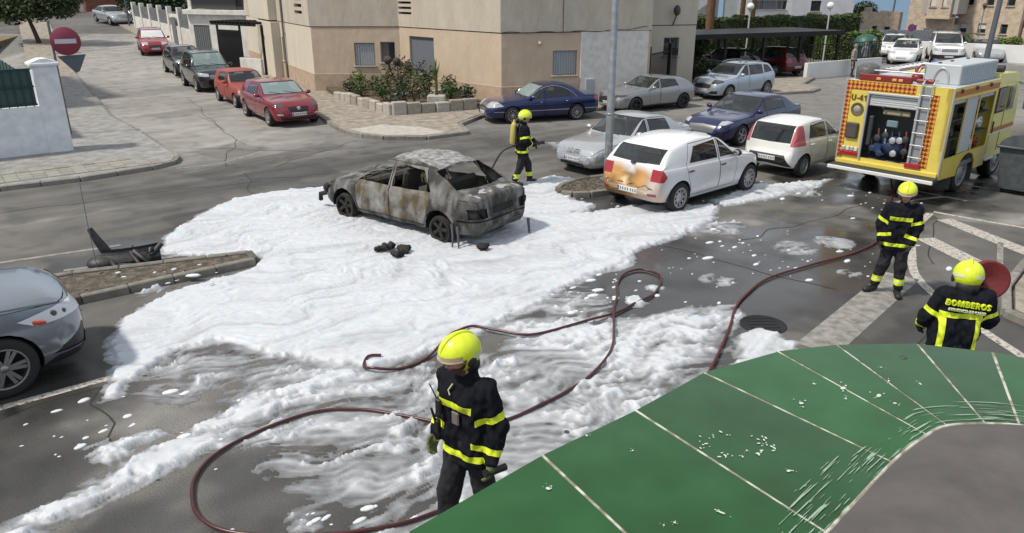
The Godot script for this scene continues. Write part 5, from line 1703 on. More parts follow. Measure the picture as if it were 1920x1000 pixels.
	# ---- white van-like car beyond the fire engine cab
	s = hatch_spec(2.2, 2.2, 1.75, 0.92, 2.7, 0.34, {"belt": 1.05, "hood": 1.08, "nose": 0.9, "tail": -1.8, "deck": -2.05, "dy": 1.12, "hr": 1.7, "step": 0.12, "cuts": [["tail_light", "s", [[-2.4, 0.8], [-2.0, 0.8], [-2.0, 1.1], [-2.4, 1.1]], [0.4, 2.0], rd, 0.004, true]]})
	build_car("suv_car", "white utility car just beyond the fire engine cab", s, Vector3(18.9, 0, -25.2), 38.0, white, {"wheel": "five"})
	# ---- foreground grey SUV
	var slate := paint("paint_slate", Color(0.19, 0.22, 0.25), 0.5, 0.25)
	s = hatch_spec(2.26, 2.12, 1.62, 0.885, 2.67, 0.355, {"belt": 1.04, "hood": 1.10, "nose": 0.97, "cowl": 0.86, "head": 0.06, "tail": -1.5, "deck": -1.95, "dy": 1.08, "hr": 1.56, "tum": 0.32, "step": 0.04, "clad": 0.0,
		"cuts": [["headlight", "s", [[1.56, 0.86], [1.74, 0.765], [2.4, 0.80], [2.4, 0.90], [2.02, 0.945]], [0.40, 2.0], mat("lamp_bright", Color(0.66, 0.69, 0.72), 0.2), 0.006, true], ["grille", "f", [[-0.1, 0.46], [0.44, 0.40], [0.48, 0.78], [-0.1, 0.80]], [1.85, 2.4], bk, -0.012, false], ["fog_pocket", "f", [[0.54, 0.34], [0.80, 0.36], [0.80, 0.44], [0.62, 0.62], [0.52, 0.60]], [1.6, 2.4], bk, -0.012, true], ["lower_trim", "s", [[1.45, 0.1], [2.4, 0.1], [2.4, 0.33], [1.9, 0.33]], [0.0, 2.0], bk, 0.004, true]],
		"seams": [[[1.28, 0.985], [2.12, 0.955], [2.12, 0.962], [1.28, 0.993]]]})
	car = build_car("suv_car", "slate grey sport utility car entering beside the earth island", s, Vector3(-7.80, 0, -7.80), 40.0, slate, {"wheel": "twin", "rim_m": mat("alloy_two_tone", Color(0.30, 0.30, 0.31), 0.3, 0.8), "rails": true, "steer": 0.10, "scale": 1.07})
	for sd in [-1.0, 1.0]:
		var z: float = side_z(s, 1.72, 0.76)
		var q := MB.new()
		q.xf = Transform3D(Basis(Vector3.UP, sd * -0.35), Vector3(1.74, 0.815, sd * (z + 0.006)))
		q.ball(Vector3(0, -0.01, 0), Vector3(0.11, 0.032, 0.012), 12, 6)
		part(car, "indicator", q, glossy(mat("lamp_orange", Color(0.50, 0.06, 0.03), 0.2)))
		for e in [[1.93, 0.86, 0.04], [2.04, 0.85, 0.032]]:
			q = MB.new()
			q.ball(Vector3(e[0], e[1], sd * (side_z(s, e[0], e[1]) + 0.002)), Vector3(e[2], e[2], 0.014), 12, 7)
			part(car, "projector", q, lamp_dark())
		q = MB.new()
		q.xf = Transform3D(Basis(Vector3.UP, sd * -0.9), Vector3(1.98, 0.47, sd * 0.66))
		q.ball(Vector3.ZERO, Vector3(0.05, 0.045, 0.03), 10, 6)
		q.box(Vector3(0.0, -0.05, 0.0), Vector3(0.12, 0.016, 0.03), 0.004)
		part(car, "fog_light", q, ch)

func make_burnt_car() -> void:
	var ash := grain("burnt_steel", [[0.0, Color(0.014, 0.013, 0.012)], [0.36, Color(0.035, 0.033, 0.030)], [0.48, Color(0.078, 0.072, 0.064)], [0.56, Color(0.125, 0.122, 0.115)], [0.68, Color(0.16, 0.158, 0.148)], [1.0, Color(0.30, 0.30, 0.29)]], 0.35, 0.8, {"seed": 91, "freq": 0.011, "oct": 5, "bump": 2.0, "size": 512, "scale3": Vector3(0.5, 0.28, 0.5)})
	var door := grain("burnt_door", [[0.0, Color(0.045, 0.042, 0.036)], [0.30, Color(0.075, 0.058, 0.030)], [0.44, Color(0.115, 0.098, 0.066)], [0.54, Color(0.165, 0.162, 0.150)], [0.68, Color(0.21, 0.205, 0.19)], [1.0, Color(0.30, 0.30, 0.29)]], 0.35, 0.8, {"seed": 95, "freq": 0.010, "oct": 5, "bump": 2.0, "size": 512, "scale3": Vector3(0.5, 0.3, 0.5)})
	var soot := grain("soot", [[0.0, Color(0.008, 0.008, 0.008)], [1.0, Color(0.045, 0.042, 0.038)]], 1.0, 0.95, {"seed": 97})
	var s := sedan_spec(2.10, 2.14, 1.43, 0.865, 2.58, 0.30, {"belt": 0.86, "hood": 0.87, "nose": 0.68, "cowl": 1.08, "head": 0.20, "qx": -1.02, "bpillar": 0.0, "tail": -0.98, "deck": -1.80, "dk": 0.97, "tum": 0.42, "rear_glass": [[-1.06, 0.93], [-0.06, 0.895], [-0.07, 1.32], [-0.78, 1.27]], "step": 0.05,
		"cuts": [["bonnet_hole", "t", [[0.95, -0.1], [1.75, -0.1], [1.70, 0.62], [0.98, 0.66]], [0.0, 0.0], soot, -0.05, false], ["lamp_hole", "f", [[0.46, 0.58], [0.80, 0.58], [0.80, 0.76], [0.46, 0.74]], [-2.5, -1.9], soot, -0.03, true], ["headlight", "f", [[0.32, 0.46], [0.80, 0.46], [0.80, 0.64], [0.32, 0.62]], [1.7, 2.3], soot, -0.05, true], ["grille", "f", [[-0.1, 0.34], [0.32, 0.36], [0.32, 0.60], [-0.1, 0.62]], [1.7, 2.3], soot, -0.06, false], ["plate_recess", "f", [[-0.1, 0.62], [0.30, 0.62], [0.30, 0.74], [-0.1, 0.74]], [-2.5, -1.9], soot, -0.02, false], ["bumper_gap", "f", [[-0.1, 0.52], [0.85, 0.52], [0.85, 0.55], [-0.1, 0.55]], [-2.5, -1.7], soot, -0.02, false]]})
	s.cuts.remove_at(4)
	var pale := grain("ash_roof", [[0.0, Color(0.10, 0.098, 0.092)], [0.4, Color(0.20, 0.20, 0.195)], [0.6, Color(0.30, 0.30, 0.30)], [1.0, Color(0.42, 0.425, 0.43)]], 1.2, 0.9, {"seed": 93, "oct": 6})
	s.cuts.append(["roof_panel", "s", [[-1.02, 1.26], [-0.90, 1.24], [0.24, 1.30], [0.24, 1.6], [-1.02, 1.6]], [-0.1, 0.50], pale, 0.001, false])
	var car := build_car("burnt_car", "burnt-out saloon stripped to bare scorched metal standing in white foam", s, Vector3(-1.95, -0.03, -15.4), 142.3, ash, {"burnt": true, "door_paint": door, "wheel": "bare", "rim_m": soot, "scale": 1.07, "group": "", "steer": 0.2})
	car.remove_meta("group")
	var b := MB.new()                                     # what is left of the tyres: thin charred rings
	for e in [-1.29, 1.29]:
		for sd in [-1.0, 1.0]:
			var q := MB.new()
			q.xf = Transform3D(Basis(Vector3(1, 0, 0), Vector3(0, 0, 1), Vector3(0, -1, 0)), Vector3(e, 0.27, sd * 0.74))
			q.lathe([Vector2(0.19, -0.10), Vector2(0.25, -0.11), Vector2(0.275, -0.04), Vector2(0.27, 0.05), Vector2(0.25, 0.11), Vector2(0.19, 0.10)], 22, 0.3)
			part(car, "charred_tyre", q, soot)
	# engine remains under the open bonnet area, buckled bonnet sheet and foam lying on roof and deck
	for k in 9:
		b = MB.new()
		b.xf = Transform3D(Basis.from_euler(Vector3(rng.randf_range(-0.3, 0.3), rng.randf() * 3.0, rng.randf_range(-0.3, 0.3))), Vector3(rng.randf_range(1.05, 1.65), 0.62 + rng.randf() * 0.1, rng.randf_range(-0.5, 0.5)))
		b.box(Vector3.ZERO, Vector3(rng.randf_range(0.12, 0.4), rng.randf_range(0.1, 0.22), rng.randf_range(0.1, 0.3)), 0.03)
		part(car, "engine_piece", b, soot if k % 3 else ash)
	b = MB.new()
	var pts := []
	for k in 11: pts.append(Vector3(0.86, 0.93 + 0.015 * sin(k * 2.1), -0.66 + k * 0.132))
	b.tube(pts, 0.028, 6)
	part(car, "bulkhead_rail", b, ash)
	b = MB.new()
	b.tube([Vector3(2.0, 0.42, -0.62), Vector3(2.2, 0.36, -0.70), Vector3(2.26, 0.22, -0.66)], 0.05, 7)
	b.ball(Vector3(2.06, 0.5, -0.62), Vector3(0.09, 0.10, 0.09), 8, 6)
	part(car, "lamp_remains", b, soot)
	# dangling strips at the rear wheels
	for q in [[-1.62, 0.46, -0.86, 0.30], [-1.75, 0.44, -0.86, 0.22], [-2.26, 0.36, 0.55, 0.20]]:
		b = MB.new()
		b.tube([Vector3(q[0], q[1], q[2]), Vector3(q[0] - 0.06, q[1] - 0.2, q[2] - 0.05), Vector3(q[0] - 0.1, 0.02, q[2] - q[3] * 0.4)], [0.03, 0.022, 0.012], 6)
		part(car, "hanging_strip", b, mat("strip_grey", Color(0.07, 0.072, 0.078), 0.8))
	# foam clinging to roof, rear shelf and boot lid
	var foam := mat("foam_cling", Color(0.33, 0.34, 0.355), 0.9)
	var fn := FastNoiseLite.new(); fn.seed = 77; fn.frequency = 5.5; fn.fractal_octaves = 4
	b = MB.new()
	for i in 120:
		for j in 60:
			var x := -2.2 + i * 0.022
			var z := -0.66 + j * 0.022
			var q := []
			var up := 0.0
			for c in [[0, 0], [1, 0], [1, 1], [0, 1]]:
				var px: float = x + c[0] * 0.022
				var pz: float = z + c[1] * 0.022
				var n := fn.get_noise_2d(px, pz)
				var r := ring_half(s, px)
				var y := r[r.size() - 1].y
				for k in range(r.size() - 1, r.size() - 8, -1):
					if r[k].z >= absf(pz):
						y = lerpf(r[k].y, r[k + 1].y, (r[k].z - absf(pz)) / maxf(r[k].z - r[k + 1].z, 1e-4)) if k < r.size() - 1 else r[k].y
						break
				up += n
				q.append(Vector3(px, y + 0.003 + 0.008 * clampf(n + 0.25, 0.0, 0.6), pz))
			var ok := up / 4.0 > -0.22
			if x > -1.80 or x < -2.04 or absf(z + 0.011) > 0.6: ok = false
			elif up / 4.0 < -0.05: ok = false
			if ok: b._oq(q[0], q[1], q[2], q[3], Vector3(x, 0, z))
	var o := part(car, "foam_cover", b, foam)
	o.set_meta("kind", "stuff")
	# charred scraps lying by the car
	var spots := [[-2.38, -13.25, 0.22], [-2.02, -13.2, 0.16], [-2.1, -12.9, 0.07], [-0.55, -13.3, 0.09]]
	for q in spots:
		b = MB.new()
		b.xf = Transform3D(Basis(Vector3.UP, rng.randf() * 6.0), Vector3(q[0], 0.06, q[1]))
		var prev := Vector3(-q[2], 0.03, 0)
		var line := []
		for k in 8: line.append(Vector3(lerpf(-q[2], q[2], k / 7.0), 0.03 + 0.05 * absf(sin(k * 1.9)), 0.08 * sin(k * 2.7)))
		b.tube(line, [0.05, 0.07, 0.05, 0.08, 0.06, 0.075, 0.04, 0.03], 6)
		b.box(Vector3(q[2] * 0.3, 0.05, 0.05), Vector3(q[2], 0.07, 0.12), 0.02)
		single("charred_scrap", b, soot, ["curled black charred scrap lying in foam below the burnt car's door", "smaller charred scrap touching the curled one under the burnt car's sill", "thin charred splinter in the foam in front of the scraps", "charred shred beside the burnt car's rear wheel"][spots.find(q)], "debris", "charred scraps by the burnt car")
	# fallen front bumper with one end standing up, on the earth island
	var t := thing("fallen_bumper", "black melted car bumper lying with one end upright by the earth island", "bumper", Vector3(-6.88, 0.02, -12.75), 28.0)
	var plastic := grain("melted_plastic", [[0.0, Color(0.012, 0.012, 0.013)], [1.0, Color(0.06, 0.06, 0.065)]], 1.4, 0.55, {"seed": 99})
	b = MB.new()
	var prof := []
	for k in 13:
		var a := lerpf(-0.45, 0.48, k / 12.0)
		prof.append([a, 0.30 - 0.35 * a * a])
	for k in 12:
		for j in 6:
			var y0 := 0.02 + j * 0.055; var y1 := 0.02 + (j + 1) * 0.055
			var o0 := 0.06 * sin(j * 0.9); var o1 := 0.06 * sin((j + 1) * 0.9)
			b._oq(Vector3(prof[k][0], y0, prof[k][1] + o0), Vector3(prof[k + 1][0], y0, prof[k + 1][1] + o0), Vector3(prof[k + 1][0], y1, prof[k + 1][1] + o1), Vector3(prof[k][0], y1, prof[k][1] + o1), Vector3(0, 0.2, -1))
	b.tube([Vector3(-0.45, 0.05, 0.18), Vector3(-0.2, 0.04, 0.32), Vector3(0.2, 0.03, 0.30), Vector3(0.52, 0.33, 0.2)], [0.07, 0.09, 0.07, 0.05], 7)
	for k in 10:
		var a := rng.randf_range(-0.4, 0.45)
		b.tube([Vector3(a, 0.03, 0.2), Vector3(a + rng.randf_range(-0.15, 0.15), rng.randf_range(0.12, 0.3), rng.randf_range(0.0, 0.35)), Vector3(a + rng.randf_range(-0.2, 0.2), 0.05, rng.randf_range(0.2, 0.5))], [0.04, 0.06, 0.03], 6)
	part(t, "shell", b, plastic)
	b = MB.new()
	b.tube([Vector3(-0.30, 0.06, 0.12), Vector3(-0.36, 0.26, 0.10), Vector3(-0.48, 0.52, 0.06), Vector3(-0.56, 0.72, 0.02)], [0.11, 0.10, 0.075, 0.05], 6)
	b.tube([Vector3(-0.30, 0.10, 0.10), Vector3(-0.16, 0.02, 0.28), Vector3(0.1, 0.01, 0.34)], 0.04, 6)
	part(t, "upright_end", b, plastic)
	b = MB.new()
	b.ball(Vector3(-0.42, 0.10, 0.12), Vector3(0.30, 0.15, 0.24), 10, 6)
	part(t, "melted_lump", b, plastic)

# ================================================================ foam, hoses, terrace ledge
const FOAM_ZONES := {
"z1": [-6.51, -13.18, -6.89, -14.22, -6.85, -15.70, -6.49, -17.00, -5.73, -17.83, -4.26, -18.24, -2.41, -16.33, 0.24, -15.90, 1.65, -15.90, 2.92, -16.50, 4.64, -16.50, 4.34, -15.42, 3.30, -14.22, 2.32, -13.42, 2.14, -12.56, 1.49, -12.24, 0.79, -11.43, 0.33, -10.67, 0.00, -10.47, -0.46, -9.73, -1.02, -9.23, -1.82, -8.77, -2.56, -8.92, -3.51, -9.23, -4.07, -9.56, -4.61, -9.23, -4.84, -8.62, -4.85, -8.02, -4.95, -7.96, -5.22, -8.77, -5.64, -9.39, -5.85, -10.28, -5.65, -11.10, -5.09, -11.91, -4.50, -12.50, -4.66, -13.02],
"z2": [0.00, -17.72, 0.41, -18.67, 1.05, -19.36, 1.72, -18.90, 1.19, -18.13, 1.44, -17.00, 1.95, -16.54, 1.64, -15.82, 0.23, -15.82],
"z3": [4.58, -16.86, 5.85, -18.24, 7.01, -18.51, 8.31, -19.07, 7.65, -18.24, 5.99, -17.00, 4.85, -16.46],
"z4": [-0.31, -10.05, 0.40, -10.28, 1.14, -10.43, 1.94, -10.39, 3.44, -10.84, 3.40, -10.28, 2.70, -8.92, 2.10, -8.08, 1.29, -8.48, 0.64, -8.92, 0.00, -9.15],
"z4b": [3.25, -9.76, 3.66, -9.96, 4.0, -9.47, 3.5, -8.9, 2.98, -8.7],
"z5": [-3.51, -9.23, -1.82, -8.77, 0.00, -9.23, 2.00, -8.62, 2.56, -8.62, 1.50, -7.16, 0.40, -6.37, -0.61, -5.12, -2.17, -6.18, -3.09, -6.85, -3.49, -7.59],
"z6": [-4.95, -5.35, -4.75, -5.12, -4.48, -5.42, -4.09, -5.85, -3.61, -6.38, -3.18, -7.00, -2.60, -7.95, -1.65, -8.55, -2.27, -8.92, -3.02, -8.15, -3.52, -7.45, -4.04, -6.78, -4.30, -6.25],
"z7": [-4.90, -9.39, -3.51, -9.23, -3.30, -8.35, -4.0, -7.77, -4.62, -8.02, -4.84, -8.62]}
# thickness wish of each zone
const FOAM_DEPTH := {"z1": 0.93, "z2": 0.8, "z3": 0.75, "z4": 0.60, "z4b": 0.9, "z5": 0.43, "z6": 0.66, "z7": 0.37}

func edge_distance(p: Vector2, poly: PackedVector2Array) -> float:    # > 0 inside
	var d := 1e9
	for k in poly.size():
		var q := Geometry2D.get_closest_point_to_segment(p, poly[k], poly[(k + 1) % poly.size()])
		d = minf(d, p.distance_squared_to(q))
	d = sqrt(d)
	return d if Geometry2D.is_point_in_polygon(p, poly) else -d

func make_foam() -> void:
	# a coarse map of how much foam was laid where, read smoothly below
	var x0 := -7.6; var z0 := -19.8; var cs := 0.12
	var gx := 136; var gz := 128
	var wish := PackedFloat32Array(); wish.resize(gx * gz)
	var polys := {}
	for k in FOAM_ZONES: polys[k] = flat2(FOAM_ZONES[k])
	for j in gz:
		for i in gx:
			var p := Vector2(x0 + i * cs, z0 + j * cs)
			var m := 0.0
			for k in polys:
				var e := edge_distance(p, polys[k])
				var soft: float = 0.22 if FOAM_DEPTH[k] > 0.6 else 0.5
				m = maxf(m, FOAM_DEPTH[k] * smoothstep(-soft, soft, e))
			wish[j * gx + i] = m
	for s in [[-4.35, -6.9, 0.30, 0.6], [-4.05, -7.15, 0.2, 0.6], [2.35, -11.55, 0.16, 0.9], [1.95, -10.95, 0.18, 0.9], [1.0, -11.0, 0.7, 0.42], [0.6, -11.35, 0.5, 0.40], [5.4, -13.6, 0.5, 0.40], [6.3, -13.9, 0.45, 0.42], [5.9, -12.2, 0.25, 0.45], [-1.95, -5.75, 0.25, 0.5], [-1.2, -5.6, 0.28, 0.45], [7.0, -17.6, 0.5, 0.42], [4.3, -15.0, 0.7, 0.42], [8.6, -18.2, 0.5, 0.4], [-5.3, -12.6, 0.5, 0.38], [-6.0, -11.5, 0.35, 0.42], [1.8, -15.5, 0.9, 0.42], [3.5, -11.9, 0.35, 0.4], [0.5, -12.1, 0.6, 0.4], [-3.4, -7.1, 0.4, 0.45]]:
		for j in gz:
			for i in gx:
				var d: float = Vector2(x0 + i * cs - s[0], z0 + j * cs - s[1]).length() / s[2]
				if d < 1.0: wish[j * gx + i] = maxf(wish[j * gx + i], s[3] * (1.0 - d * d * 0.6))
	var f1 := FastNoiseLite.new(); f1.seed = 101; f1.frequency = 0.9; f1.fractal_octaves = 3
	var f2 := FastNoiseLite.new(); f2.seed = 103; f2.frequency = 1.0; f2.fractal_octaves = 4
	var f3 := FastNoiseLite.new(); f3.seed = 107; f3.frequency = 5.0; f3.fractal_octaves = 3
	var f4 := FastNoiseLite.new(); f4.seed = 109; f4.frequency = 2.6; f4.fractal_octaves = 3; f4.fractal_type = FastNoiseLite.FRACTAL_RIDGED
	# rows are finer near the terrace, where the foam is seen close up
	var zs := []
	var z := -5.0
	while z > -19.6:
		zs.append(z)
		z -= lerpf(0.022, 0.05, clampf((-z - 5.0) / 12.0, 0, 1))
	var xs := []
	var x := -7.4
	while x < 8.6:
		xs.append(x)
		x += 0.028
	var nx := xs.size()
	var nz := zs.size()
	var hh := PackedFloat32Array(); hh.resize(nx * nz)
	var tint := PackedFloat32Array(); tint.resize(nx * nz)
	for j in nz:
		var pz: float = zs[j]
		var gj := clampf((pz - z0) / cs, 0.0, gz - 1.01)
		var j0 := int(gj)
		var fj := gj - j0
		for i in nx:
			var px: float = xs[i]
			var gi := clampf((px - x0) / cs, 0.0, gx - 1.01)
			var i0 := int(gi)
			var fi := gi - i0
			var o := j0 * gx + i0
			var m := lerpf(lerpf(wish[o], wish[o + 1], fi), lerpf(wish[o + gx], wish[o + gx + 1], fi), fj)
			if m < 0.03:
				hh[j * nx + i] = -1.0
				continue
			var u := px * 0.80 - pz * 0.60
			var w := px * 0.60 + pz * 0.80
			var bend := 0.45 * f1.get_noise_2d(px * 0.45, pz * 0.45)
			var wu := u * 0.5 + bend
			var ww := w + bend * 1.4
			var streak := f2.get_noise_2d(wu, ww * 3.2)
			var long := f2.get_noise_2d(wu * 0.5 + 31.0, ww * 1.2)
			var lump := f1.get_noise_2d(px * 1.1, pz * 1.1)
			var fine := f3.get_noise_2d(u * 0.8, w * 1.3)
			var vein := f4.get_noise_2d(wu * 1.1, ww * 1.9)
			# thick: a soft blanket; thin: drained froth drawn out in veins and smears over the wet road
			var thick := smoothstep(0.46, 0.64, m + 0.18 * lump + 0.26 * streak + 0.20 * fine)
			var film := clampf((m - 0.18) * 1.5 + 0.50 * streak + 0.30 * long + 0.34 * (vein - 0.1) + 0.20 * fine, 0.0, 1.0)
			film *= smoothstep(0.10, 0.26, m)
			var h := 0.0025 + 0.012 * film * film
			h = lerpf(h, 0.024 + 0.020 * thick + 0.022 * long + 0.024 * streak + 0.014 * lump + 0.010 * fine + 0.018 * vein + 0.025 * maxf(0.0, m - 0.8), thick)
			if thick < 0.02 and film < 0.07: h = -0.012
			hh[j * nx + i] = h
			tint[j * nx + i] = lerpf(film * 0.92, clampf(0.95 + 0.48 * minf(0.0, streak + 0.10) + 0.28 * minf(0.0, long + 0.05) + 0.06 * fine, 0.5, 1.0), thick)
	var b := MB.new()
	b.use_col = true
	var id := PackedInt32Array(); id.resize(nx * nz); id.fill(-1)
	for j in nz - 1:
		for i in nx - 1:
			var k := j * nx + i
			if hh[k] <= 0.0 and hh[k + 1] <= 0.0 and hh[k + nx] <= 0.0 and hh[k + nx + 1] <= 0.0: continue
			for q in [k, k + 1, k + nx, k + nx + 1]:
				if id[q] >= 0: continue
				var qi: int = q % nx
				var qj: int = q / nx
				var hl := hh[q - 1] if qi > 0 else 0.0
				var hr := hh[q + 1] if qi < nx - 1 else 0.0
				var hd := hh[q - nx] if qj > 0 else 0.0
				var hu := hh[q + nx] if qj < nz - 1 else 0.0
				var dz: float = zs[maxi(qj - 1, 0)] - zs[mini(qj + 1, nz - 1)]
				var sx := (maxf(hr, -0.02) - maxf(hl, -0.02)) / 0.056
				var sz := (maxf(hd, -0.02) - maxf(hu, -0.02)) / maxf(dz, 0.01)
				id[q] = b.v.size()
				var t := tint[q]
				b.v.append(Vector3(xs[qi], maxf(hh[q], -0.02), zs[qj]))
				b.n.append(Vector3(-sx, 1.0, -sz).normalized())
				b.uv.append(Vector2.ZERO)
				b.c.append(Color(0.06, 0.057, 0.055).lerp(Color(0.56, 0.59, 0.635), t))
			b.ix.append_array([id[k], id[k + nx], id[k + 1], id[k + 1], id[k + nx], id[k + nx + 1]])
	var fm := mat("foam", Color(1, 1, 1), 0.5)
	fm.vertex_color_use_as_albedo = true
	fm.subsurf_scatter_enabled = true
	fm.subsurf_scatter_strength = 0.15
	var o := single("fire_foam", b, fm, "white firefighting foam spread across the road around the burnt car", "foam")
	o.set_meta("kind", "stuff")
	# loose flecks thrown clear of the main sheet
	var fl := MB.new()
	for q in [[4.6, -13.2, 3.2, 1.6, 70], [6.6, -17.8, 2.4, 1.2, 36], [1.2, -11.2, 1.8, 1.0, 60], [-4.8, -7.2, 1.8, 1.0, 40], [2.0, -16.0, 2.0, 0.8, 40], [-5.9, -11.9, 1.2, 0.6, 18], [-1.6, -5.8, 1.6, 0.6, 26], [8.5, -16.0, 1.6, 1.2, 18]]:
		for k in q[4]:
			var p := Vector3(q[0] + rng.randfn() * q[2] * 0.45, 0.0, q[1] + rng.randfn() * q[3] * 0.5)
			var r := 0.012 + 0.05 * pow(rng.randf(), 3.0)
			if absf(p.x + 5.9) < 1.0 and absf(p.z + 12.0) < 0.5: p.y = 0.10
			fl.xf = Transform3D(Basis(Vector3.UP, 0.6 + rng.randf_range(-0.5, 0.5)), p)
			fl.ball(Vector3.ZERO, Vector3(r * rng.randf_range(1.0, 2.4), r * 0.45, r), 7, 4)
	var fo := single("foam_flecks", fl, mat("foam_white", Color(0.60, 0.63, 0.675), 0.7), "scattered flecks of white foam lying on the wet road", "foam")
	fo.set_meta("kind", "stuff")

func foam_at(x: float, z: float) -> float:
	for k in FOAM_ZONES:
		if FOAM_DEPTH[k] > 0.55 and Geometry2D.is_point_in_polygon(Vector2(x, z), flat2(FOAM_ZONES[k])): return 1.0
	return 0.0

func hose(called: String, pts: Array, r: float, m: Material, label: String, h := 0.0) -> Node3D:
	var p := []
	for k in range(0, pts.size(), 2): p.append(Vector3(pts[k], h + r + 0.045 * foam_at(pts[k], pts[k + 1]), pts[k + 1]))
	return hose3(called, p, r, m, label)

func hose3(called: String, p: Array, r: float, m: Material, label: String) -> Node3D:
	var b := MB.new()
	b.tube(smooth_path(p, 0.05), r, 9)
	return single(called, b, m, label, "hose", "fire hoses")

func make_hoses() -> void:
	var red := grain("hose_red", [[0.0, Color(0.05, 0.008, 0.009)], [1.0, Color(0.14, 0.02, 0.02)]], 3.0, 0.6, {"seed": 121})
	var wet_red := grain("hose_wet", [[0.0, Color(0.030, 0.008, 0.009)], [1.0, Color(0.115, 0.020, 0.020)]], 3.0, 0.35, {"seed": 123})
	var dark := grain("hose_dark", [[0.0, Color(0.018, 0.016, 0.016)], [1.0, Color(0.06, 0.05, 0.05)]], 3.0, 0.6, {"seed": 122})
	# from the open pump bay of the fire engine, past the standing firefighter, into the foam
	hose3("fire_hose", [Vector3(10.35, 0.95, -20.35), Vector3(10.15, 0.62, -19.7), Vector3(9.6, 0.20, -18.6), Vector3(9.1, 0.03, -17.4), Vector3(8.3, 0.03, -16.0), Vector3(7.44, 0.03, -14.3), Vector3(6.5, 0.03, -13.3), Vector3(5.33, 0.03, -12.56), Vector3(4.37, 0.03, -11.91), Vector3(3.80, 0.03, -11.21), Vector3(3.47, 0.03, -10.67), Vector3(3.2, 0.03, -10.0), Vector3(2.8, 0.05, -9.1), Vector3(2.5, 0.04, -8.5)], 0.019, red, "dark red hose running from the fire engine past the standing firefighter into foam")
	hose("fire_hose", [0.2, -6.1, -0.5, -5.95, -0.99, -5.70, -1.51, -5.56, -2.13, -5.52, -2.64, -5.59, -2.97, -5.81, -3.15, -6.13, -3.22, -6.43, -3.17, -6.75, -2.99, -7.05, -2.63, -7.42, -2.25, -7.65, -1.76, -7.68, -1.24, -7.54, -0.79, -7.39, -0.4, -7.36, -0.03, -7.48, 0.32, -7.77, 0.65, -8.08, 1.03, -8.55, 1.35, -9.15, 1.48, -9.9, 1.56, -10.57, 1.71, -11.21, 1.77, -11.67, 1.94, -12.11, 2.25, -12.34, 2.52, -12.12, 2.52, -11.79, 2.29, -11.21, 1.93, -10.84, 1.62, -10.50, 1.12, -10.1, 0.30, -9.62, -0.2, -9.75, -0.55, -9.9, -0.77, -9.75, -0.90, -9.56, -1.14, -8.99, -1.46, -8.69, -1.80, -8.62, -1.94, -8.74, -1.92, -8.95, -1.75, -8.98], 0.019, wet_red, "long dark red hose winding from a hooked end through a loop and a wide bend", 0.012)

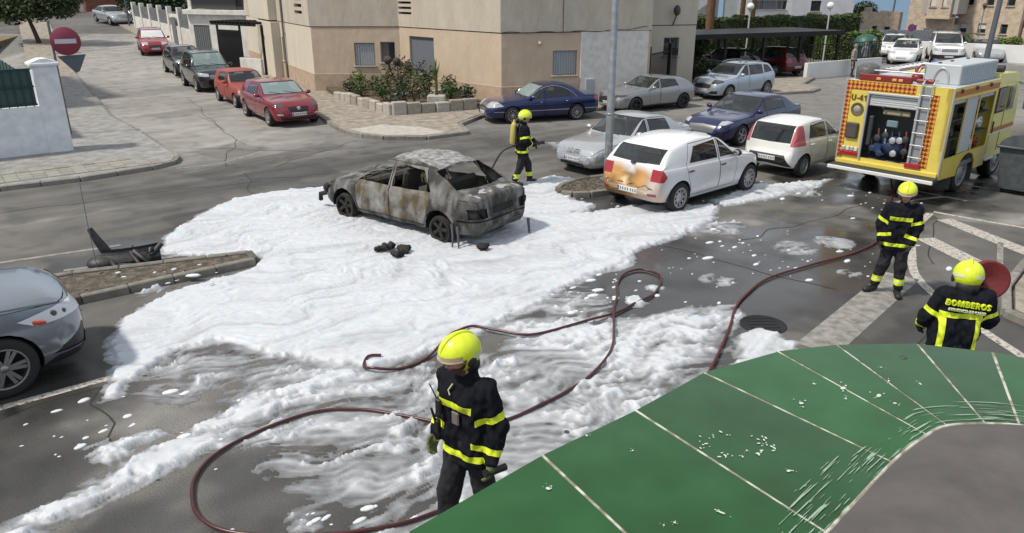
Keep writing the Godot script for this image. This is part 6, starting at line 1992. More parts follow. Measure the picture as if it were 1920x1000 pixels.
func make_ledge() -> void:
	# green enamelled coping plates on the curved terrace wall; inside lies the grey terrace slab
	var greens := []
	for k in 4:
		var g := 0.074 + 0.007 * k
		var m := glossy(grain("plate_green_%d" % k, [[0.0, Color(0.014, g * 0.70, 0.012)], [0.5, Color(0.015, g * 0.92, 0.017)], [1.0, Color(0.024, g * 1.12, 0.028)]], 0.6, 0.22, {"seed": 130 + k, "oct": 6}), 0.45, 0.06)
		m.metallic_specular = 0.35
		greens.append(m)
	var grout := grain("grout_white", [[0.0, Color(0.13, 0.11, 0.08)], [0.42, Color(0.26, 0.24, 0.19)], [0.6, Color(0.46, 0.46, 0.40)], [1.0, Color(0.62, 0.62, 0.58)]], 2.2, 0.8, {"seed": 140})
	var t := thing("terrace_ledge", "curved terrace ledge of green enamelled plates around a grey slab", "ledge")
	var y := 3.41
	# joint lines in plan, outer end then inner end, along the ledge
	var outer := [[-1.40, -0.56], [-0.99, -0.91], [-0.60, -1.25], [-0.265, -1.545], [0.09, -1.88], [0.405, -2.13], [0.69, -2.385], [1.01, -2.55], [1.255, -2.605], [1.57, -2.615], [1.82, -2.545], [2.06, -2.42], [2.28, -2.24]]
	var inner := [[-1.02, -0.10], [-0.66, -0.47], [-0.30, -0.83], [0.02, -1.17], [0.34, -1.51], [0.80, -1.545], [1.11, -1.845], [1.285, -1.985], [1.375, -2.035], [1.50, -2.045], [1.60, -2.035], [1.72, -1.99], [1.84, -1.91]]
	outer[4] = [0.09, -1.88]; inner[4] = [0.47, -1.235]
	inner[5] = [0.80, -1.545]
	for k in 4:
		inner[k] = [outer[k][0] + 0.38, outer[k][1] + 0.645 * 0.68 + 0.2]
	var g := 0.0055
	for k in outer.size() - 1:
		var a := Vector2(outer[k][0], outer[k][1]); var b2 := Vector2(outer[k + 1][0], outer[k + 1][1])
		var c := Vector2(inner[k + 1][0], inner[k + 1][1]); var d := Vector2(inner[k][0], inner[k][1])
		var mid := (a + b2 + c + d) * 0.25
		var e := (b2 - a).normalized() * g
		var b := MB.new()
		b.slab(PackedVector2Array([a + e, b2 - e, c - e * 0.7, d + e * 0.7]), y - 0.03, y + rng.randf_range(-0.0015, 0.0015))
		part(t, "plate", b, greens[(k * 7 + 1) % 4])
		b = MB.new()                              # mortar in the joint, a little below the plates
		b.slab(PackedVector2Array([b2 - e * 1.02, b2 + e * 1.02, c + e * 0.72, c - e * 0.72]), y - 0.03, y - 0.002)
		part(t, "joint", b, grout)
	# wall below and a white mortar bead along the inner edge
	var wall := PackedVector2Array()
	for p in outer: wall.append(Vector2(p[0], p[1]))
	for k in range(inner.size() - 1, -1, -1): wall.append(Vector2(inner[k][0], inner[k][1]))
	var mid := Vector2(1.4, -0.6)
	for k in wall.size():
		var q := wall[k]
		wall[k] = q + (mid - q).normalized() * 0.05
	var b := MB.new()
	b.slab(wall, 0.0, y - 0.031)
	part(t, "wall", b, mat("terrace_wall", Color(0.55, 0.54, 0.5), 0.85))
	b = MB.new()
	var bead := []
	for p in inner: bead.append(Vector3(p[0], y + 0.001, p[1]))
	b.tube(smooth_path(bead, 0.03), 0.006, 8)
	part(t, "mortar_bead", b, grout)
	# grey slab: softly rounded edge
	var slab_m := grain("terrace_grey", [[0.0, Color(0.070, 0.062, 0.060)], [0.5, Color(0.092, 0.082, 0.079)], [1.0, Color(0.115, 0.103, 0.098)]], 0.8, 0.75, {"seed": 150, "bump": 1.2})
	b = MB.new()
	var rim := smooth_path(bead, 0.04)
	var centre := Vector3(1.75, y + 0.045, -0.55)
	var rows := [[0.0, 0.0], [0.02, 0.020], [0.06, 0.045], [0.14, 0.075], [0.30, 0.10], [0.6, 0.12], [1.0, 0.125]]
	for r in rows.size():
		for k in rim.size():
			var p: Vector3 = rim[k]
			p = p.lerp(Vector3(centre.x, p.y, centre.z), r / 6.0 if r > 3 else rows[r][0]) if true else p
			b.put(Vector3(p.x, y + rows[r][1], p.z), Vector3.UP)
	var n := rim.size()
	for r in rows.size() - 1:
		for k in n - 1:
			var i := r * n + k
			b.ix.append_array([i, i + 1, i + n, i + 1, i + n + 1, i + n])
	var nn := PackedVector3Array(); nn.resize(b.v.size())
	for k in range(0, b.ix.size(), 3):
		var fnn := (b.v[b.ix[k + 2]] - b.v[b.ix[k]]).cross(b.v[b.ix[k + 1]] - b.v[b.ix[k]]) * -1.0
		for j in 3: nn[b.ix[k + j]] += fnn
	for k in nn.size(): b.n[k] = (nn[k] if nn[k].y >= 0.0 else -nn[k]).normalized()
	part(t, "terrace_slab", b, slab_m)
	# scuffs, lime streaks, splashes of dried foam and two bolt holes: thin marks on the plates
	var lime := mat("lime_mark", Color(0.50, 0.56, 0.50), 0.8)
	var mk := MB.new()
	rng.seed = 77
	var spots := [[1.14, -2.27, 0.020, 0.012], [1.05, -2.30, 0.008, 0.006], [1.24, -2.22, 0.020, 0.011], [1.27, -2.17, 0.010, 0.007], [1.12, -2.20, 0.009, 0.005], [1.42, -2.30, 0.010, 0.006], [0.96, -2.17, 0.013, 0.010], [0.55, -1.62, 0.018, 0.005], [0.42, -1.58, 0.006, 0.005], [0.39, -1.57, 0.004, 0.004], [0.79, -1.80, 0.010, 0.008], [0.23, -1.98, 0.006, 0.006], [0.36, -1.9, 0.005, 0.005], [0.62, -1.98, 0.004, 0.003], [0.70, -1.90, 0.006, 0.004], [1.32, -2.32, 0.012, 0.005], [0.10, -1.72, 0.012, 0.009], [1.34, -2.42, 0.006, 0.004]]
	for q in spots:
		mk.xf = Transform3D(Basis(Vector3.UP, rng.randf() * 3.0), Vector3(q[0], y + 0.002, q[1]))
		mk.ball(Vector3.ZERO, Vector3(q[2] * 0.7, 0.0015, q[3] * 0.7), 9, 4)
		for j in 5:
			mk.ball(Vector3(rng.randfn() * q[2], 0, rng.randfn() * q[3]), Vector3(q[2] * 0.25, 0.001, q[3] * 0.3) * rng.randf_range(0.4, 1.2), 7, 3)
	for k in 44:                                 # ring of dried spray
		var a := rng.randf() * TAU
		var r := 0.085 + rng.randfn() * 0.012
		var at: Vector2 = [Vector2(0.67, -1.93), Vector2(0.22, -1.70)][0 if k < 64 else 1]
		if k >= 64: r *= 0.45
		mk.xf = Transform3D(Basis(Vector3.UP, rng.randf() * 3.0), Vector3(at.x + r * cos(a) * 1.2, y + 0.002, at.y + r * sin(a) * 0.7))
		var w := rng.randf_range(0.0012, 0.004)
		mk.ball(Vector3.ZERO, Vector3(w * 2.0, 0.001, w), 6, 3)
	# wiped lime smears that follow the inner edge, broken into streaks
	var smear := mat("lime_smear", Color(0.26, 0.36, 0.28), 0.7)
	smear.albedo_texture = noise_tex(0.03, [[0.0, Color(1, 1, 1), 0.0], [0.665, Color(0.9, 0.95, 0.9), 0.0], [0.68, Color(1, 1, 1), 1.0], [1.0, Color(1, 1, 1), 1.0]], 512, 6, 145)
	smear.transparency = BaseMaterial3D.TRANSPARENCY_ALPHA_SCISSOR
	smear.uv1_scale = Vector3(0.28, 7.0, 1)
	var sm := MB.new()
	var path := smooth_path(bead, 0.03)
	for k in path.size():
		var dir: Vector3 = path[mini(k + 1, path.size() - 1)] - path[maxi(k - 1, 0)]
		var out := Vector3(dir.z, 0, -dir.x).normalized()
		if out.dot(path[k] - Vector3(mid.x, path[k].y, mid.y)) < 0.0: out = -out
		var wd := 0.05 + 0.09 * absf(sin(k * 0.13)) 
		sm.put(path[k] + Vector3(0, 0.0018, 0), Vector3.UP, Vector2(k * 0.03, 0.0))
		sm.put(path[k] + out * wd + Vector3(0, 0.0018, 0), Vector3.UP, Vector2(k * 0.03, wd))
		if k > 0:
			var i := sm.v.size() - 4
			sm.ix.append_array([i, i + 1, i + 2, i + 1, i + 3, i + 2])
	part(t, "lime_smear", sm, smear)
	var o := part(t, "dried_splashes", mk, lime)
	o.set_meta("kind", "stuff")
	for q in [[1.46, -2.50, 0.014, "bolt_hole"], [0.17, -2.00, 0.009, "bolt_hole"]]:
		b = MB.new()
		b.xf = Transform3D(Basis.IDENTITY, Vector3(q[0], y + 0.001, q[1]))
		b.lathe([Vector2(q[2], 0.0), Vector2(q[2] * 0.8, 0.003), Vector2(q[2] * 0.5, 0.001), Vector2(0.0, 0.001)], 14)
		part(t, q[3], b, mat("bolt_dark", Color(0.05, 0.055, 0.05), 0.6))
	rng.seed = 8

# ================================================================ fire engine
# x runs forward from the tail, z to its right
func text_part(parent: Node, called: String, words: String, size: float, depth: float, m: Material, t: Transform3D, bold := true) -> MeshInstance3D:
	var f := SystemFont.new()
	f.font_names = PackedStringArray(["Droid Sans"])
	if bold: f.font_weight = 700
	var tm := TextMesh.new()
	tm.text = words
	tm.font = f
	tm.font_size = 32
	tm.pixel_size = size / 32.0
	tm.depth = depth
	tm.material = m
	var o := MeshInstance3D.new()
	o.name = called
	o.mesh = tm
	parent.add_child(o, true)
	o.transform = t
	return o

func make_truck() -> void:
	var yel := glossy(grain("truck_yellow", [[0.0, Color(0.62, 0.49, 0.075)], [1.0, Color(0.70, 0.57, 0.11)]], 0.6, 0.35, {"seed": 161}), 0.6, 0.1)
	var cabyel := glossy(mat("cab_yellow", Color(0.68, 0.66, 0.16), 0.3), 0.7, 0.08)
	var orange := mat("band_orange", Color(0.42, 0.15, 0.02), 0.5)
	var silver := mat("truck_silver", Color(0.52, 0.53, 0.54), 0.4, 0.6)
	var pale := mat("truck_pale_grey", Color(0.48, 0.51, 0.53), 0.5, 0.2)
	var dark := mat("truck_dark", Color(0.03, 0.03, 0.032), 0.7)
	var bay_grey := mat("bay_grey_paint", Color(0.17, 0.175, 0.18), 0.6)
	var gun := mat("gun_metal", Color(0.06, 0.065, 0.07), 0.45, 0.5)
	var red := mat("truck_red", Color(0.20, 0.018, 0.014), 0.4)
	var blue := mat("pump_blue", Color(0.02, 0.035, 0.085), 0.4)
	var im := Image.create(64, 64, false, Image.FORMAT_RGB8)
	for y in 64:
		for x in 64:
			var u := (x + y) % 64
			var v := (x - y + 64) % 64
			var on := (u < 32) != (v < 32)
			im.set_pixel(x, y, Color(0.62, 0.30, 0.035).linear_to_srgb() if on else Color(0.22, 0.022, 0.012).linear_to_srgb())
	var chk := mat("checker_band", Color(1, 1, 1), 0.45)
	chk.albedo_texture = ImageTexture.create_from_image(im)
	chk.uv1_triplanar = true
	chk.uv1_triplanar_sharpness = 8.0
	chk.uv1_scale = Vector3.ONE * 5.0
	var t := thing("fire_engine", "yellow fire engine with open rear pump bay and orange checker bands", "fire engine", Vector3(8.85, 0, -17.52), 41.3)
	var Z := 1.2
	# --- body shell with rear and side bays cut through it
	var back := Transform3D(Basis(Vector3(0, 0, 1), Vector3.UP, Vector3(-1, 0, 0)), Vector3(0, 0, -Z))     # wall axes: x = z of the truck
	var right := Transform3D(Basis(Vector3(1, 0, 0), Vector3.UP, Vector3(0, 0, 1)), Vector3(0, 0, Z))
	var bay := [0.58, 1.70, 0.80, 2.30]
	face(t, "rear_panel", back, 2.4, 0.62, 2.60, [bay], yel, 0.02, false)
	var b1 := [0.14, 0.92, 1.02, 2.32]; var b2 := [0.95, 1.72, 1.02, 2.32]; var b3 := [1.75, 2.72, 1.02, 2.32]
	face(t, "side_panel", right, 2.85, 0.98, 2.60, [b1, b2, b3], yel, 0.02, false)
	face(t, "side_panel", Transform3D(Basis(Vector3(-1, 0, 0), Vector3.UP, Vector3(0, 0, -1)), Vector3(2.85, 0, -Z)), 2.85, 0.62, 2.60, [[0.2, 2.6, 1.0, 2.3]], yel, 0.02, false)
	var b := MB.new()
	for k in 28: b.box(Vector3(1.45, 1.02 + k * 0.0465, -Z + 0.03), Vector3(2.4, 0.042, 0.02), 0.006)
	part(t, "roller_shutter", b, pale)
	# lower side with the wheel arch
	b = MB.new()
	var arch := PackedVector2Array([Vector2(0.0, 0.98), Vector2(0.0, 0.55)])
	arch.append(Vector2(1.08, 0.50))
	for k in 9:
		var a := PI - PI * k / 8.0
		arch.append(Vector2(1.66 + 0.58 * cos(a), 0.50 + 0.56 * sin(a) * 0.84))
	arch.append_array(PackedVector2Array([Vector2(2.85, 0.50), Vector2(2.85, 0.98)]))
	b.prism(arch, Z - 0.03, Z)
	part(t, "side_skirt", b, yel)
	b = MB.new()
	b.box(Vector3(1.45, 2.58, 0), Vector3(2.86, 0.05, 2.39), 0.01)
	part(t, "roof_deck", b, pale)
	b = MB.new()
	b.box(Vector3(1.5, 0.72, 0), Vector3(2.6, 0.10, 2.3))
	part(t, "floor", b, bay_grey)
	b = MB.new()
	b.box(Vector3(1.1, 1.65, -0.1), Vector3(0.04, 1.8, 2.1))
	b.box(Vector3(1.45, 1.65, 0.45), Vector3(2.7, 1.8, 0.03))
	part(t, "bay_wall", b, bay_grey)
	# side bays: closed grey shutter in the middle, shelves and gear in the open ones
	b = MB.new()
	for k in 26: b.box(Vector3(1.335, 1.045 + k * 0.0495, Z - 0.045), Vector3(0.76, 0.046, 0.02), 0.007)
	part(t, "roller_shutter", b, pale)
	for q in [b1, b3]:
		b = MB.new()
		b.box(Vector3((q[0] + q[1]) * 0.5, 2.27, Z - 0.10), Vector3(q[1] - q[0], 0.12, 0.14), 0.03)
		part(t, "shutter_roll", b, silver)
		for y in [1.42, 1.86]:
			b = MB.new()
			b.box(Vector3((q[0] + q[1]) * 0.5, y, 0.84), Vector3(q[1] - q[0], 0.02, 0.66))
			part(t, "shelf", b, gun)
	for q in [[0.35, 1.15, 0.95, 0.12, "y"], [0.62, 1.12, 0.9, 0.10, "g"], [0.4, 1.55, 0.95, 0.13, "r"], [0.7, 1.55, 0.95, 0.11, "d"], [0.5, 2.0, 0.9, 0.12, "r"], [2.0, 1.55, 0.98, 0.14, "r"], [2.35, 1.14, 0.98, 0.15, "r"], [2.0, 1.12, 0.98, 0.12, "s"], [2.4, 1.6, 0.98, 0.15, "s"], [2.1, 2.0, 0.95, 0.12, "r"], [2.45, 2.0, 0.95, 0.1, "d"]]:
		b = MB.new()
		b.xf = Transform3D(Basis(Vector3(0, 0, 1), PI * 0.5).rotated(Vector3.UP, PI * 0.5), Vector3(q[0], q[1], q[2]))
		b.lathe([Vector2(0.0, -0.12), Vector2(q[3] * 0.8, -0.12), Vector2(q[3], -0.10), Vector2(q[3], 0.10), Vector2(q[3] * 0.8, 0.12), Vector2(q[3] * 0.35, 0.10), Vector2(0.0, 0.15)], 16)
		part(t, "hose_roll" if q[4] == "r" else "equipment", b, {"y": yel, "g": gun, "r": red, "d": gun, "s": silver}[q[4]])
	# --- rear: frame, part-raised shutter, pump
	for q in [[0.565, 1.55, 0.05, 1.56], [1.715, 1.55, 0.05, 1.56]]:
		b = MB.new()
		b.box(Vector3(-0.02, q[1], q[0] - Z), Vector3(0.06, q[3], q[2]), 0.008)
		part(t, "bay_frame", b, silver)
	b = MB.new()
	b.box(Vector3(-0.02, 2.335, 1.14 - Z), Vector3(0.06, 0.05, 1.2), 0.008)
	part(t, "bay_frame", b, silver)
	for k in 5:
		b = MB.new()
		b.box(Vector3(0.02, 2.27 - k * 0.05, 1.14 - Z), Vector3(0.02, 0.046, 1.1), 0.008)
		part(t, "shutter_slat", b, silver)
	for z in [0.95, 1.30]:
		b = MB.new()
		b.box(Vector3(-0.01, 2.03, z - Z), Vector3(0.05, 0.06, 0.05), 0.01)
		part(t, "shutter_grip", b, dark)
	b = MB.new()
	b.box(Vector3(0.12, 1.92, 0.02), Vector3(0.06, 0.12, 0.62), 0.02)
	part(t, "work_light", b, mat("buff", Color(0.28, 0.25, 0.15), 0.6))
	b = MB.new()
	b.box(Vector3(0.14, 1.66, -0.05), Vector3(0.05, 0.16, 0.26), 0.02)
	part(t, "pump_display", b, glossy(mat("display_glass", Color(0.16, 0.22, 0.26), 0.15)))
	b = MB.new()
	b.ball(Vector3(0.35, 1.12, 0.0), Vector3(0.28, 0.26, 0.36), 16, 10)
	b.xf = Transform3D(Basis(Vector3(0, 0, 1), PI * 0.5), Vector3(0.25, 1.08, -0.28))
	b.lathe([Vector2(0.12, -0.2), Vector2(0.14, 0.1), Vector2(0.10, 0.22), Vector2(0.0, 0.22)], 16)
	part(t, "pump", b, blue)
	for q in [[-0.30, 1.32, gun], [-0.12, 1.40, gun], [0.06, 1.30, silver], [0.22, 1.32, silver], [0.34, 1.36, gun], [-0.38, 1.06, blue], [0.12, 1.0, silver], [0.36, 1.08, gun], [-0.20, 0.96, blue]]:
		b = MB.new()
		b.xf = Transform3D(Basis(Vector3(0, 0, 1), PI * 0.5), Vector3(0.08, q[1], q[0]))
		b.lathe([Vector2(0.045, -0.1), Vector2(0.05, 0.0), Vector2(0.075, 0.02), Vector2(0.075, 0.06), Vector2(0.04, 0.075), Vector2(0.0, 0.075)], 14)
		part(t, "outlet", b, q[2])
	for k in 7:
		b = MB.new()
		var z := -0.5 + k * 0.16
		b.tube([Vector3(0.2, 0.9, z), Vector3(0.12, 1.2, z + 0.05), Vector3(0.25, 1.5, z - 0.04)], 0.022, 7)
		part(t, "pipe", b, [gun, red, silver, blue][k % 4])
	b = MB.new()
	b.box(Vector3(0.15, 1.45, -0.52), Vector3(0.2, 0.7, 0.10), 0.02)
	part(t, "control_box", b, gun)
	# --- checker bands
	for q in [[0.065, 1.68, 0.13, 1.82], [2.02, 1.60, 0.20, 1.64]]:
		b = MB.new()
		b.box(Vector3(-0.004, q[1], q[0] - Z), Vector3(0.012, q[3], q[2]))
		part(t, "checker_band", b, chk)
	b = MB.new()
	b.box(Vector3(-0.004, 2.49, 0.87 - Z), Vector3(0.012, 0.20, 1.46))
	part(t, "checker_band", b, chk)
	# pale edge trims
	for q in [[0.0, 1.62], [2.4, 1.62]]:
		b = MB.new()
		b.box(Vector3(0.0, q[1], q[0] - Z), Vector3(0.05, 1.98, 0.035), 0.01)
		part(t, "corner_trim", b, silver)
	# --- lettering, badge, lamp box, lights, number
	var face_t := Transform3D(Basis(Vector3(0, 0, 1), Vector3.UP, Vector3(-1, 0, 0)), Vector3(-0.012, 2.20, 0.345 - Z))
	text_part(t, "unit_number", "U-41", 0.19, 0.006, mat("letter_brown", Color(0.10, 0.055, 0.015), 0.6), face_t)
	b = MB.new()
	b.xf = Transform3D(Basis(Vector3(0, 0, 1), PI * 0.5), Vector3(-0.01, 1.93, 0.34 - Z))
	b.lathe([Vector2(0.155, 0.0), Vector2(0.155, 0.006), Vector2(0.125, 0.010), Vector2(0.12, 0.006), Vector2(0.0, 0.006)], 26)
	var badge := part(t, "badge", b, mat("badge_grey", Color(0.10, 0.095, 0.06), 0.5))
	b = MB.new()
	b.xf = Transform3D(Basis(Vector3(0, 0, 1), PI * 0.5), Vector3(-0.016, 1.93, 0.34 - Z))
	b.lathe([Vector2(0.085, 0.0), Vector2(0.08, 0.006), Vector2(0.0, 0.008)], 20)
	part(badge, "badge_centre", b, mat("badge_pale", Color(0.33, 0.27, 0.20), 0.5))
	b = MB.new()
	b.box(Vector3(-0.03, 1.42, 0.30 - Z), Vector3(0.07, 0.38, 0.30), 0.02)
	var lb := part(t, "lamp_box", b, mat("lamp_box_brown", Color(0.05, 0.045, 0.035), 0.5))
	b = MB.new()
	b.box(Vector3(-0.068, 1.42, 0.30 - Z), Vector3(0.012, 0.30, 0.22), 0.008)
	part(lb, "lamp_glass", b, glossy(mat("lamp_brown", Color(0.08, 0.06, 0.05), 0.15)))
	for q in [[0.12, 0.98, silver], [0.22, 0.98, mat("lamp_white", Color(0.6, 0.58, 0.55), 0.3)], [0.32, 0.98, silver], [0.42, 0.98, mat("lamp_white", Color(0.6, 0.58, 0.55), 0.3)]]:
		b = MB.new()
		b.box(Vector3(-0.02, q[1], q[0] + 0.04 - Z), Vector3(0.05, 0.10, 0.085), 0.012)
		part(t, "rear_light", b, q[2])
	b = MB.new()
	b.box(Vector3(-0.02, 0.86, 0.30 - Z), Vector3(0.05, 0.11, 0.46), 0.015)
	part(t, "tail_light", b, lamp_red())
	b = MB.new()
	b.box(Vector3(-0.03, 0.80, 1.82 - Z), Vector3(0.05, 0.12, 0.36), 0.015)
	part(t, "tail_light", b, lamp_red())
	# --- ladder on the right of the bay
	b = MB.new()
	b.box(Vector3(-0.006, 1.72, 1.83 - Z), Vector3(0.012, 1.72, 0.20))
	part(t, "ladder_backing", b, mat("tread_plate", Color(0.34, 0.35, 0.36), 0.45, 0.5))
	for z in [1.74, 1.96]:
		b = MB.new()
		b.tube([Vector3(-0.07, 0.92, z - Z), Vector3(-0.07, 2.6, z - Z), Vector3(0.02, 2.72, z - Z), Vector3(0.2, 2.72, z - Z)], 0.016, 7)
		part(t, "ladder_rail", b, silver)
	for k in 6:
		b = MB.new()
		b.tube([Vector3(-0.07, 1.0 + k * 0.28, 1.70 - Z), Vector3(-0.07, 1.0 + k * 0.28, 2.0 - Z)], 0.014, 6)
		part(t, "ladder_rung", b, silver)
	# --- bumper
	b = MB.new()
	b.box(Vector3(-0.16, 0.56, 0), Vector3(0.30, 0.10, 2.44), 0.015)
	part(t, "bumper", b, dark)
	b = MB.new()
	b.box(Vector3(-0.33, 0.545, 0.0), Vector3(0.05, 0.085, 2.46), 0.012)
	part(t, "bumper_strip", b, mat("strip_white", Color(0.62, 0.62, 0.60), 0.5))
	b = MB.new()
	b.box(Vector3(-0.02, 0.66, 0), Vector3(0.08, 0.10, 2.36), 0.01)
	part(t, "yellow_sill", b, yel)
	# --- coloured bands on the side
	b = MB.new()
	b.box(Vector3(1.44, 2.46, Z + 0.003), Vector3(2.80, 0.13, 0.012))
	part(t, "side_band", b, orange)
	for k in 3:
		b = MB.new()
		b.box(Vector3(0.4 + k * 0.9, 2.52, Z + 0.02), Vector3(0.07, 0.09, 0.05), 0.015)
		part(t, "marker_lamp", b, dark)
	# --- roof equipment
	b = MB.new()
	b.box(Vector3(0.06, 2.68, 0.86 - Z), Vector3(0.10, 0.16, 1.2), 0.02)
	var bar := part(t, "light_bar", b, red)
	for z in [0.72, 1.08, 1.22]:
		b = MB.new()
		b.box(Vector3(0.005, 2.67, z - Z), Vector3(0.03, 0.06, 0.10), 0.01)
		part(bar, "amber_lamp", b, mat("amber_lens", Color(0.62, 0.34, 0.12), 0.3))
	b = MB.new()
	b.xf = Transform3D(Basis(Vector3(0, 0, 1), 0.2), Vector3(0.28, 2.78, -0.88))
	b.lathe([Vector2(0.0, -0.16), Vector2(0.24, -0.16), Vector2(0.26, -0.05), Vector2(0.25, 0.12), Vector2(0.18, 0.17), Vector2(0.0, 0.19)], 20)
	part(t, "searchlight", b, grain("searchlight_grey", [[0.0, Color(0.03, 0.03, 0.03)], [1.0, Color(0.18, 0.18, 0.17)]], 2.0, 0.5))
	for s in [-0.25, 0.15]:
		b = MB.new()
		b.bar(Vector3(0.35, 2.86, s - 0.35), Vector3(2.9, 2.86, s - 0.35), 0.03, 0.07)
		part(t, "roof_ladder_rail", b, silver)
	for k in 9:
		b = MB.new()
		b.tube([Vector3(0.5 + k * 0.27, 2.86, -0.60), Vector3(0.5 + k * 0.27, 2.86, -0.20)], 0.016, 6)
		part(t, "roof_ladder_rung", b, silver)
	b = MB.new()
	b.tube([Vector3(0.15, 2.6, -1.1), Vector3(0.15, 2.84, -1.1), Vector3(0.15, 2.84, 0.45), Vector3(0.15, 2.6, 0.45)], 0.018, 7)
	b.tube([Vector3(0.15, 2.84, 0.30), Vector3(0.15, 2.98, 0.36), Vector3(0.4, 2.98, 0.36), Vector3(0.4, 2.6, 0.36)], 0.018, 7)
	part(t, "roof_rail", b, silver)
	b = MB.new()
	b.tube([Vector3(0.7, 2.72, 0.1), Vector3(0.9, 2.85, 0.0), Vector3(1.3, 2.9, -0.05)], 0.06, 9)
	b.ball(Vector3(0.7, 2.7, 0.1), Vector3(0.13, 0.1, 0.13), 10, 7)
	part(t, "water_monitor", b, red)
	b = MB.new()
	b.tube([Vector3(0.18, 2.68, 0.32), Vector3(0.18, 2.68, 0.68)], 0.055, 9)
	part(t, "red_cylinder", b, red)
	b = MB.new()
	b.box(Vector3(1.75, 2.82, 0.66), Vector3(2.3, 0.44, 0.78), 0.02)
	var crate := part(t, "roof_locker", b, pale)
	for k in 16:
		b = MB.new()
		b.box(Vector3(0.72 + k * 0.137, 2.82, 1.052), Vector3(0.11, 0.36, 0.012), 0.003)
		part(crate, "locker_slat", b, mat("slat_blue_grey", Color(0.36, 0.41, 0.45), 0.5))
	b = MB.new()
	var hoop := []
	for k in 13: hoop.append(Vector3(0.585, 2.66 + 0.30 * sin(PI * k / 12.0), 0.66 - 0.16 * cos(PI * k / 12.0)))
	b.tube(hoop, 0.02, 6)
	part(crate, "locker_handle", b, silver)
	for x in [0.8, 1.5, 2.5]:
		b = MB.new()
		b.box(Vector3(x, 3.05, 0.5), Vector3(0.09, 0.04, 0.06), 0.01)
		part(crate, "locker_latch", b, gun)
	# --- cab
	b = MB.new()
	var side := PackedVector2Array([Vector2(2.9, 0.62), Vector2(4.55, 0.60), Vector2(4.72, 0.9), Vector2(4.72, 1.6), Vector2(4.50, 2.42), Vector2(4.25, 2.66), Vector2(2.9, 2.70)])
	b.prism(side, -1.16, 1.16)
	var cab := part(t, "cab", b, cabyel)
	for sg in [-1.0, 1.0]:
		b = MB.new()
		b.box(Vector3(3.33, 2.05, sg * 1.168), Vector3(0.62, 0.62, 0.02), 0.008)
		part(cab, "window_frame", b, dark)
		b = MB.new()
		b.box(Vector3(3.33, 2.06, sg * 1.18), Vector3(0.54, 0.54, 0.01), 0.004)
		part(cab, "side_window", b, glossy(mat("cab_glass", Color(0.012, 0.014, 0.016), 0.06)))
		b = MB.new()
		b.box(Vector3(4.06, 2.05, sg * 1.168), Vector3(0.46, 0.6, 0.02), 0.008)
		part(cab, "side_window", b, glossy(mat("cab_glass", Color(0.012, 0.014, 0.016), 0.06)))
		b = MB.new()
		for x in [2.98, 3.74]: b.box(Vector3(x, 1.55, sg * 1.162), Vector3(0.014, 1.6, 0.012))
		part(cab, "door_gap", b, dark)
		b = MB.new()
		b.box(Vector3(3.8, 1.32, sg * 1.166), Vector3(1.75, 0.10, 0.012))
		part(cab, "cab_band", b, orange)
		b = MB.new()
		b.box(Vector3(3.8, 1.24, sg * 1.166), Vector3(1.75, 0.05, 0.012))
		part(cab, "cab_band", b, mat("strip_white", Color(0.62, 0.62, 0.60), 0.5))
		b = MB.new()
		b.box(Vector3(3.1, 1.4, sg * 1.175), Vector3(0.04, 0.3, 0.03), 0.01)
		part(cab, "door_handle", b, dark)
		b = MB.new()
		b.xf = Transform3D(Basis.IDENTITY, Vector3(4.55, 2.0, sg * 1.45))
		b.box(Vector3.ZERO, Vector3(0.10, 0.55, 0.24), 0.03)
		b.tube([Vector3(-0.1, 0.4, -sg * 0.3), Vector3(0, 0.36, 0), Vector3(0, 0.2, 0)], 0.02, 6)
		part(t, "cab_mirror", b, mat("mirror_grey", Color(0.22, 0.23, 0.24), 0.5))
		b = MB.new()
		b.box(Vector3(3.3, 0.58, sg * 1.02), Vector3(0.6, 0.06, 0.34), 0.01)
		part(t, "cab_step", b, silver)
	b = MB.new()
	b.xf = Transform3D(Basis(Vector3(0, 0, 1), 0.25), Vector3(4.63, 2.05, 0))
	b.box(Vector3.ZERO, Vector3(0.02, 0.66, 2.1), 0.006)
	part(cab, "windscreen", b, glossy(mat("cab_glass", Color(0.012, 0.014, 0.016), 0.06)))
	b = MB.new()
	b.box(Vector3(4.66, 0.72, 0), Vector3(0.22, 0.36, 2.3), 0.05)
	part(cab, "front_bumper", b, mat("strip_white", Color(0.62, 0.62, 0.60), 0.5))
	b = MB.new()
	b.tube([Vector3(3.2, 2.80, 0.72), Vector3(3.2, 2.80, 1.12)], 0.09, 10)
	part(t, "roof_horn", b, dark)
	b = MB.new()
	b.box(Vector3(4.0, 2.76, 0), Vector3(0.3, 0.14, 1.7), 0.04)
	part(t, "beacon_bar", b, glossy(mat("beacon_blue", Color(0.02, 0.06, 0.35), 0.2)))
	# --- chassis and wheels
	b = MB.new()
	b.box(Vector3(2.3, 0.55, 0), Vector3(4.3, 0.22, 1.0))
	b.box(Vector3(1.66, 0.46, 0), Vector3(0.16, 0.16, 2.0))
	part(t, "chassis", b, dark)
	var rim := mat("truck_rim", Color(0.36, 0.36, 0.35), 0.5, 0.3)
	for x in [1.66, 4.0]:
		for sd in [true, false]:
			add_wheel(t, Vector3(x, 0.46, 0.99 if sd else -0.99), 0.46, sd, "truck", rim)
	for x in [0.98, 2.32]:
		b = MB.new()
		b.box(Vector3(x, 0.42, 0.98), Vector3(0.025, 0.5, 0.34), 0.006)
		part(t, "mud_flap", b, mat("flap_grey", Color(0.06, 0.065, 0.07), 0.7))

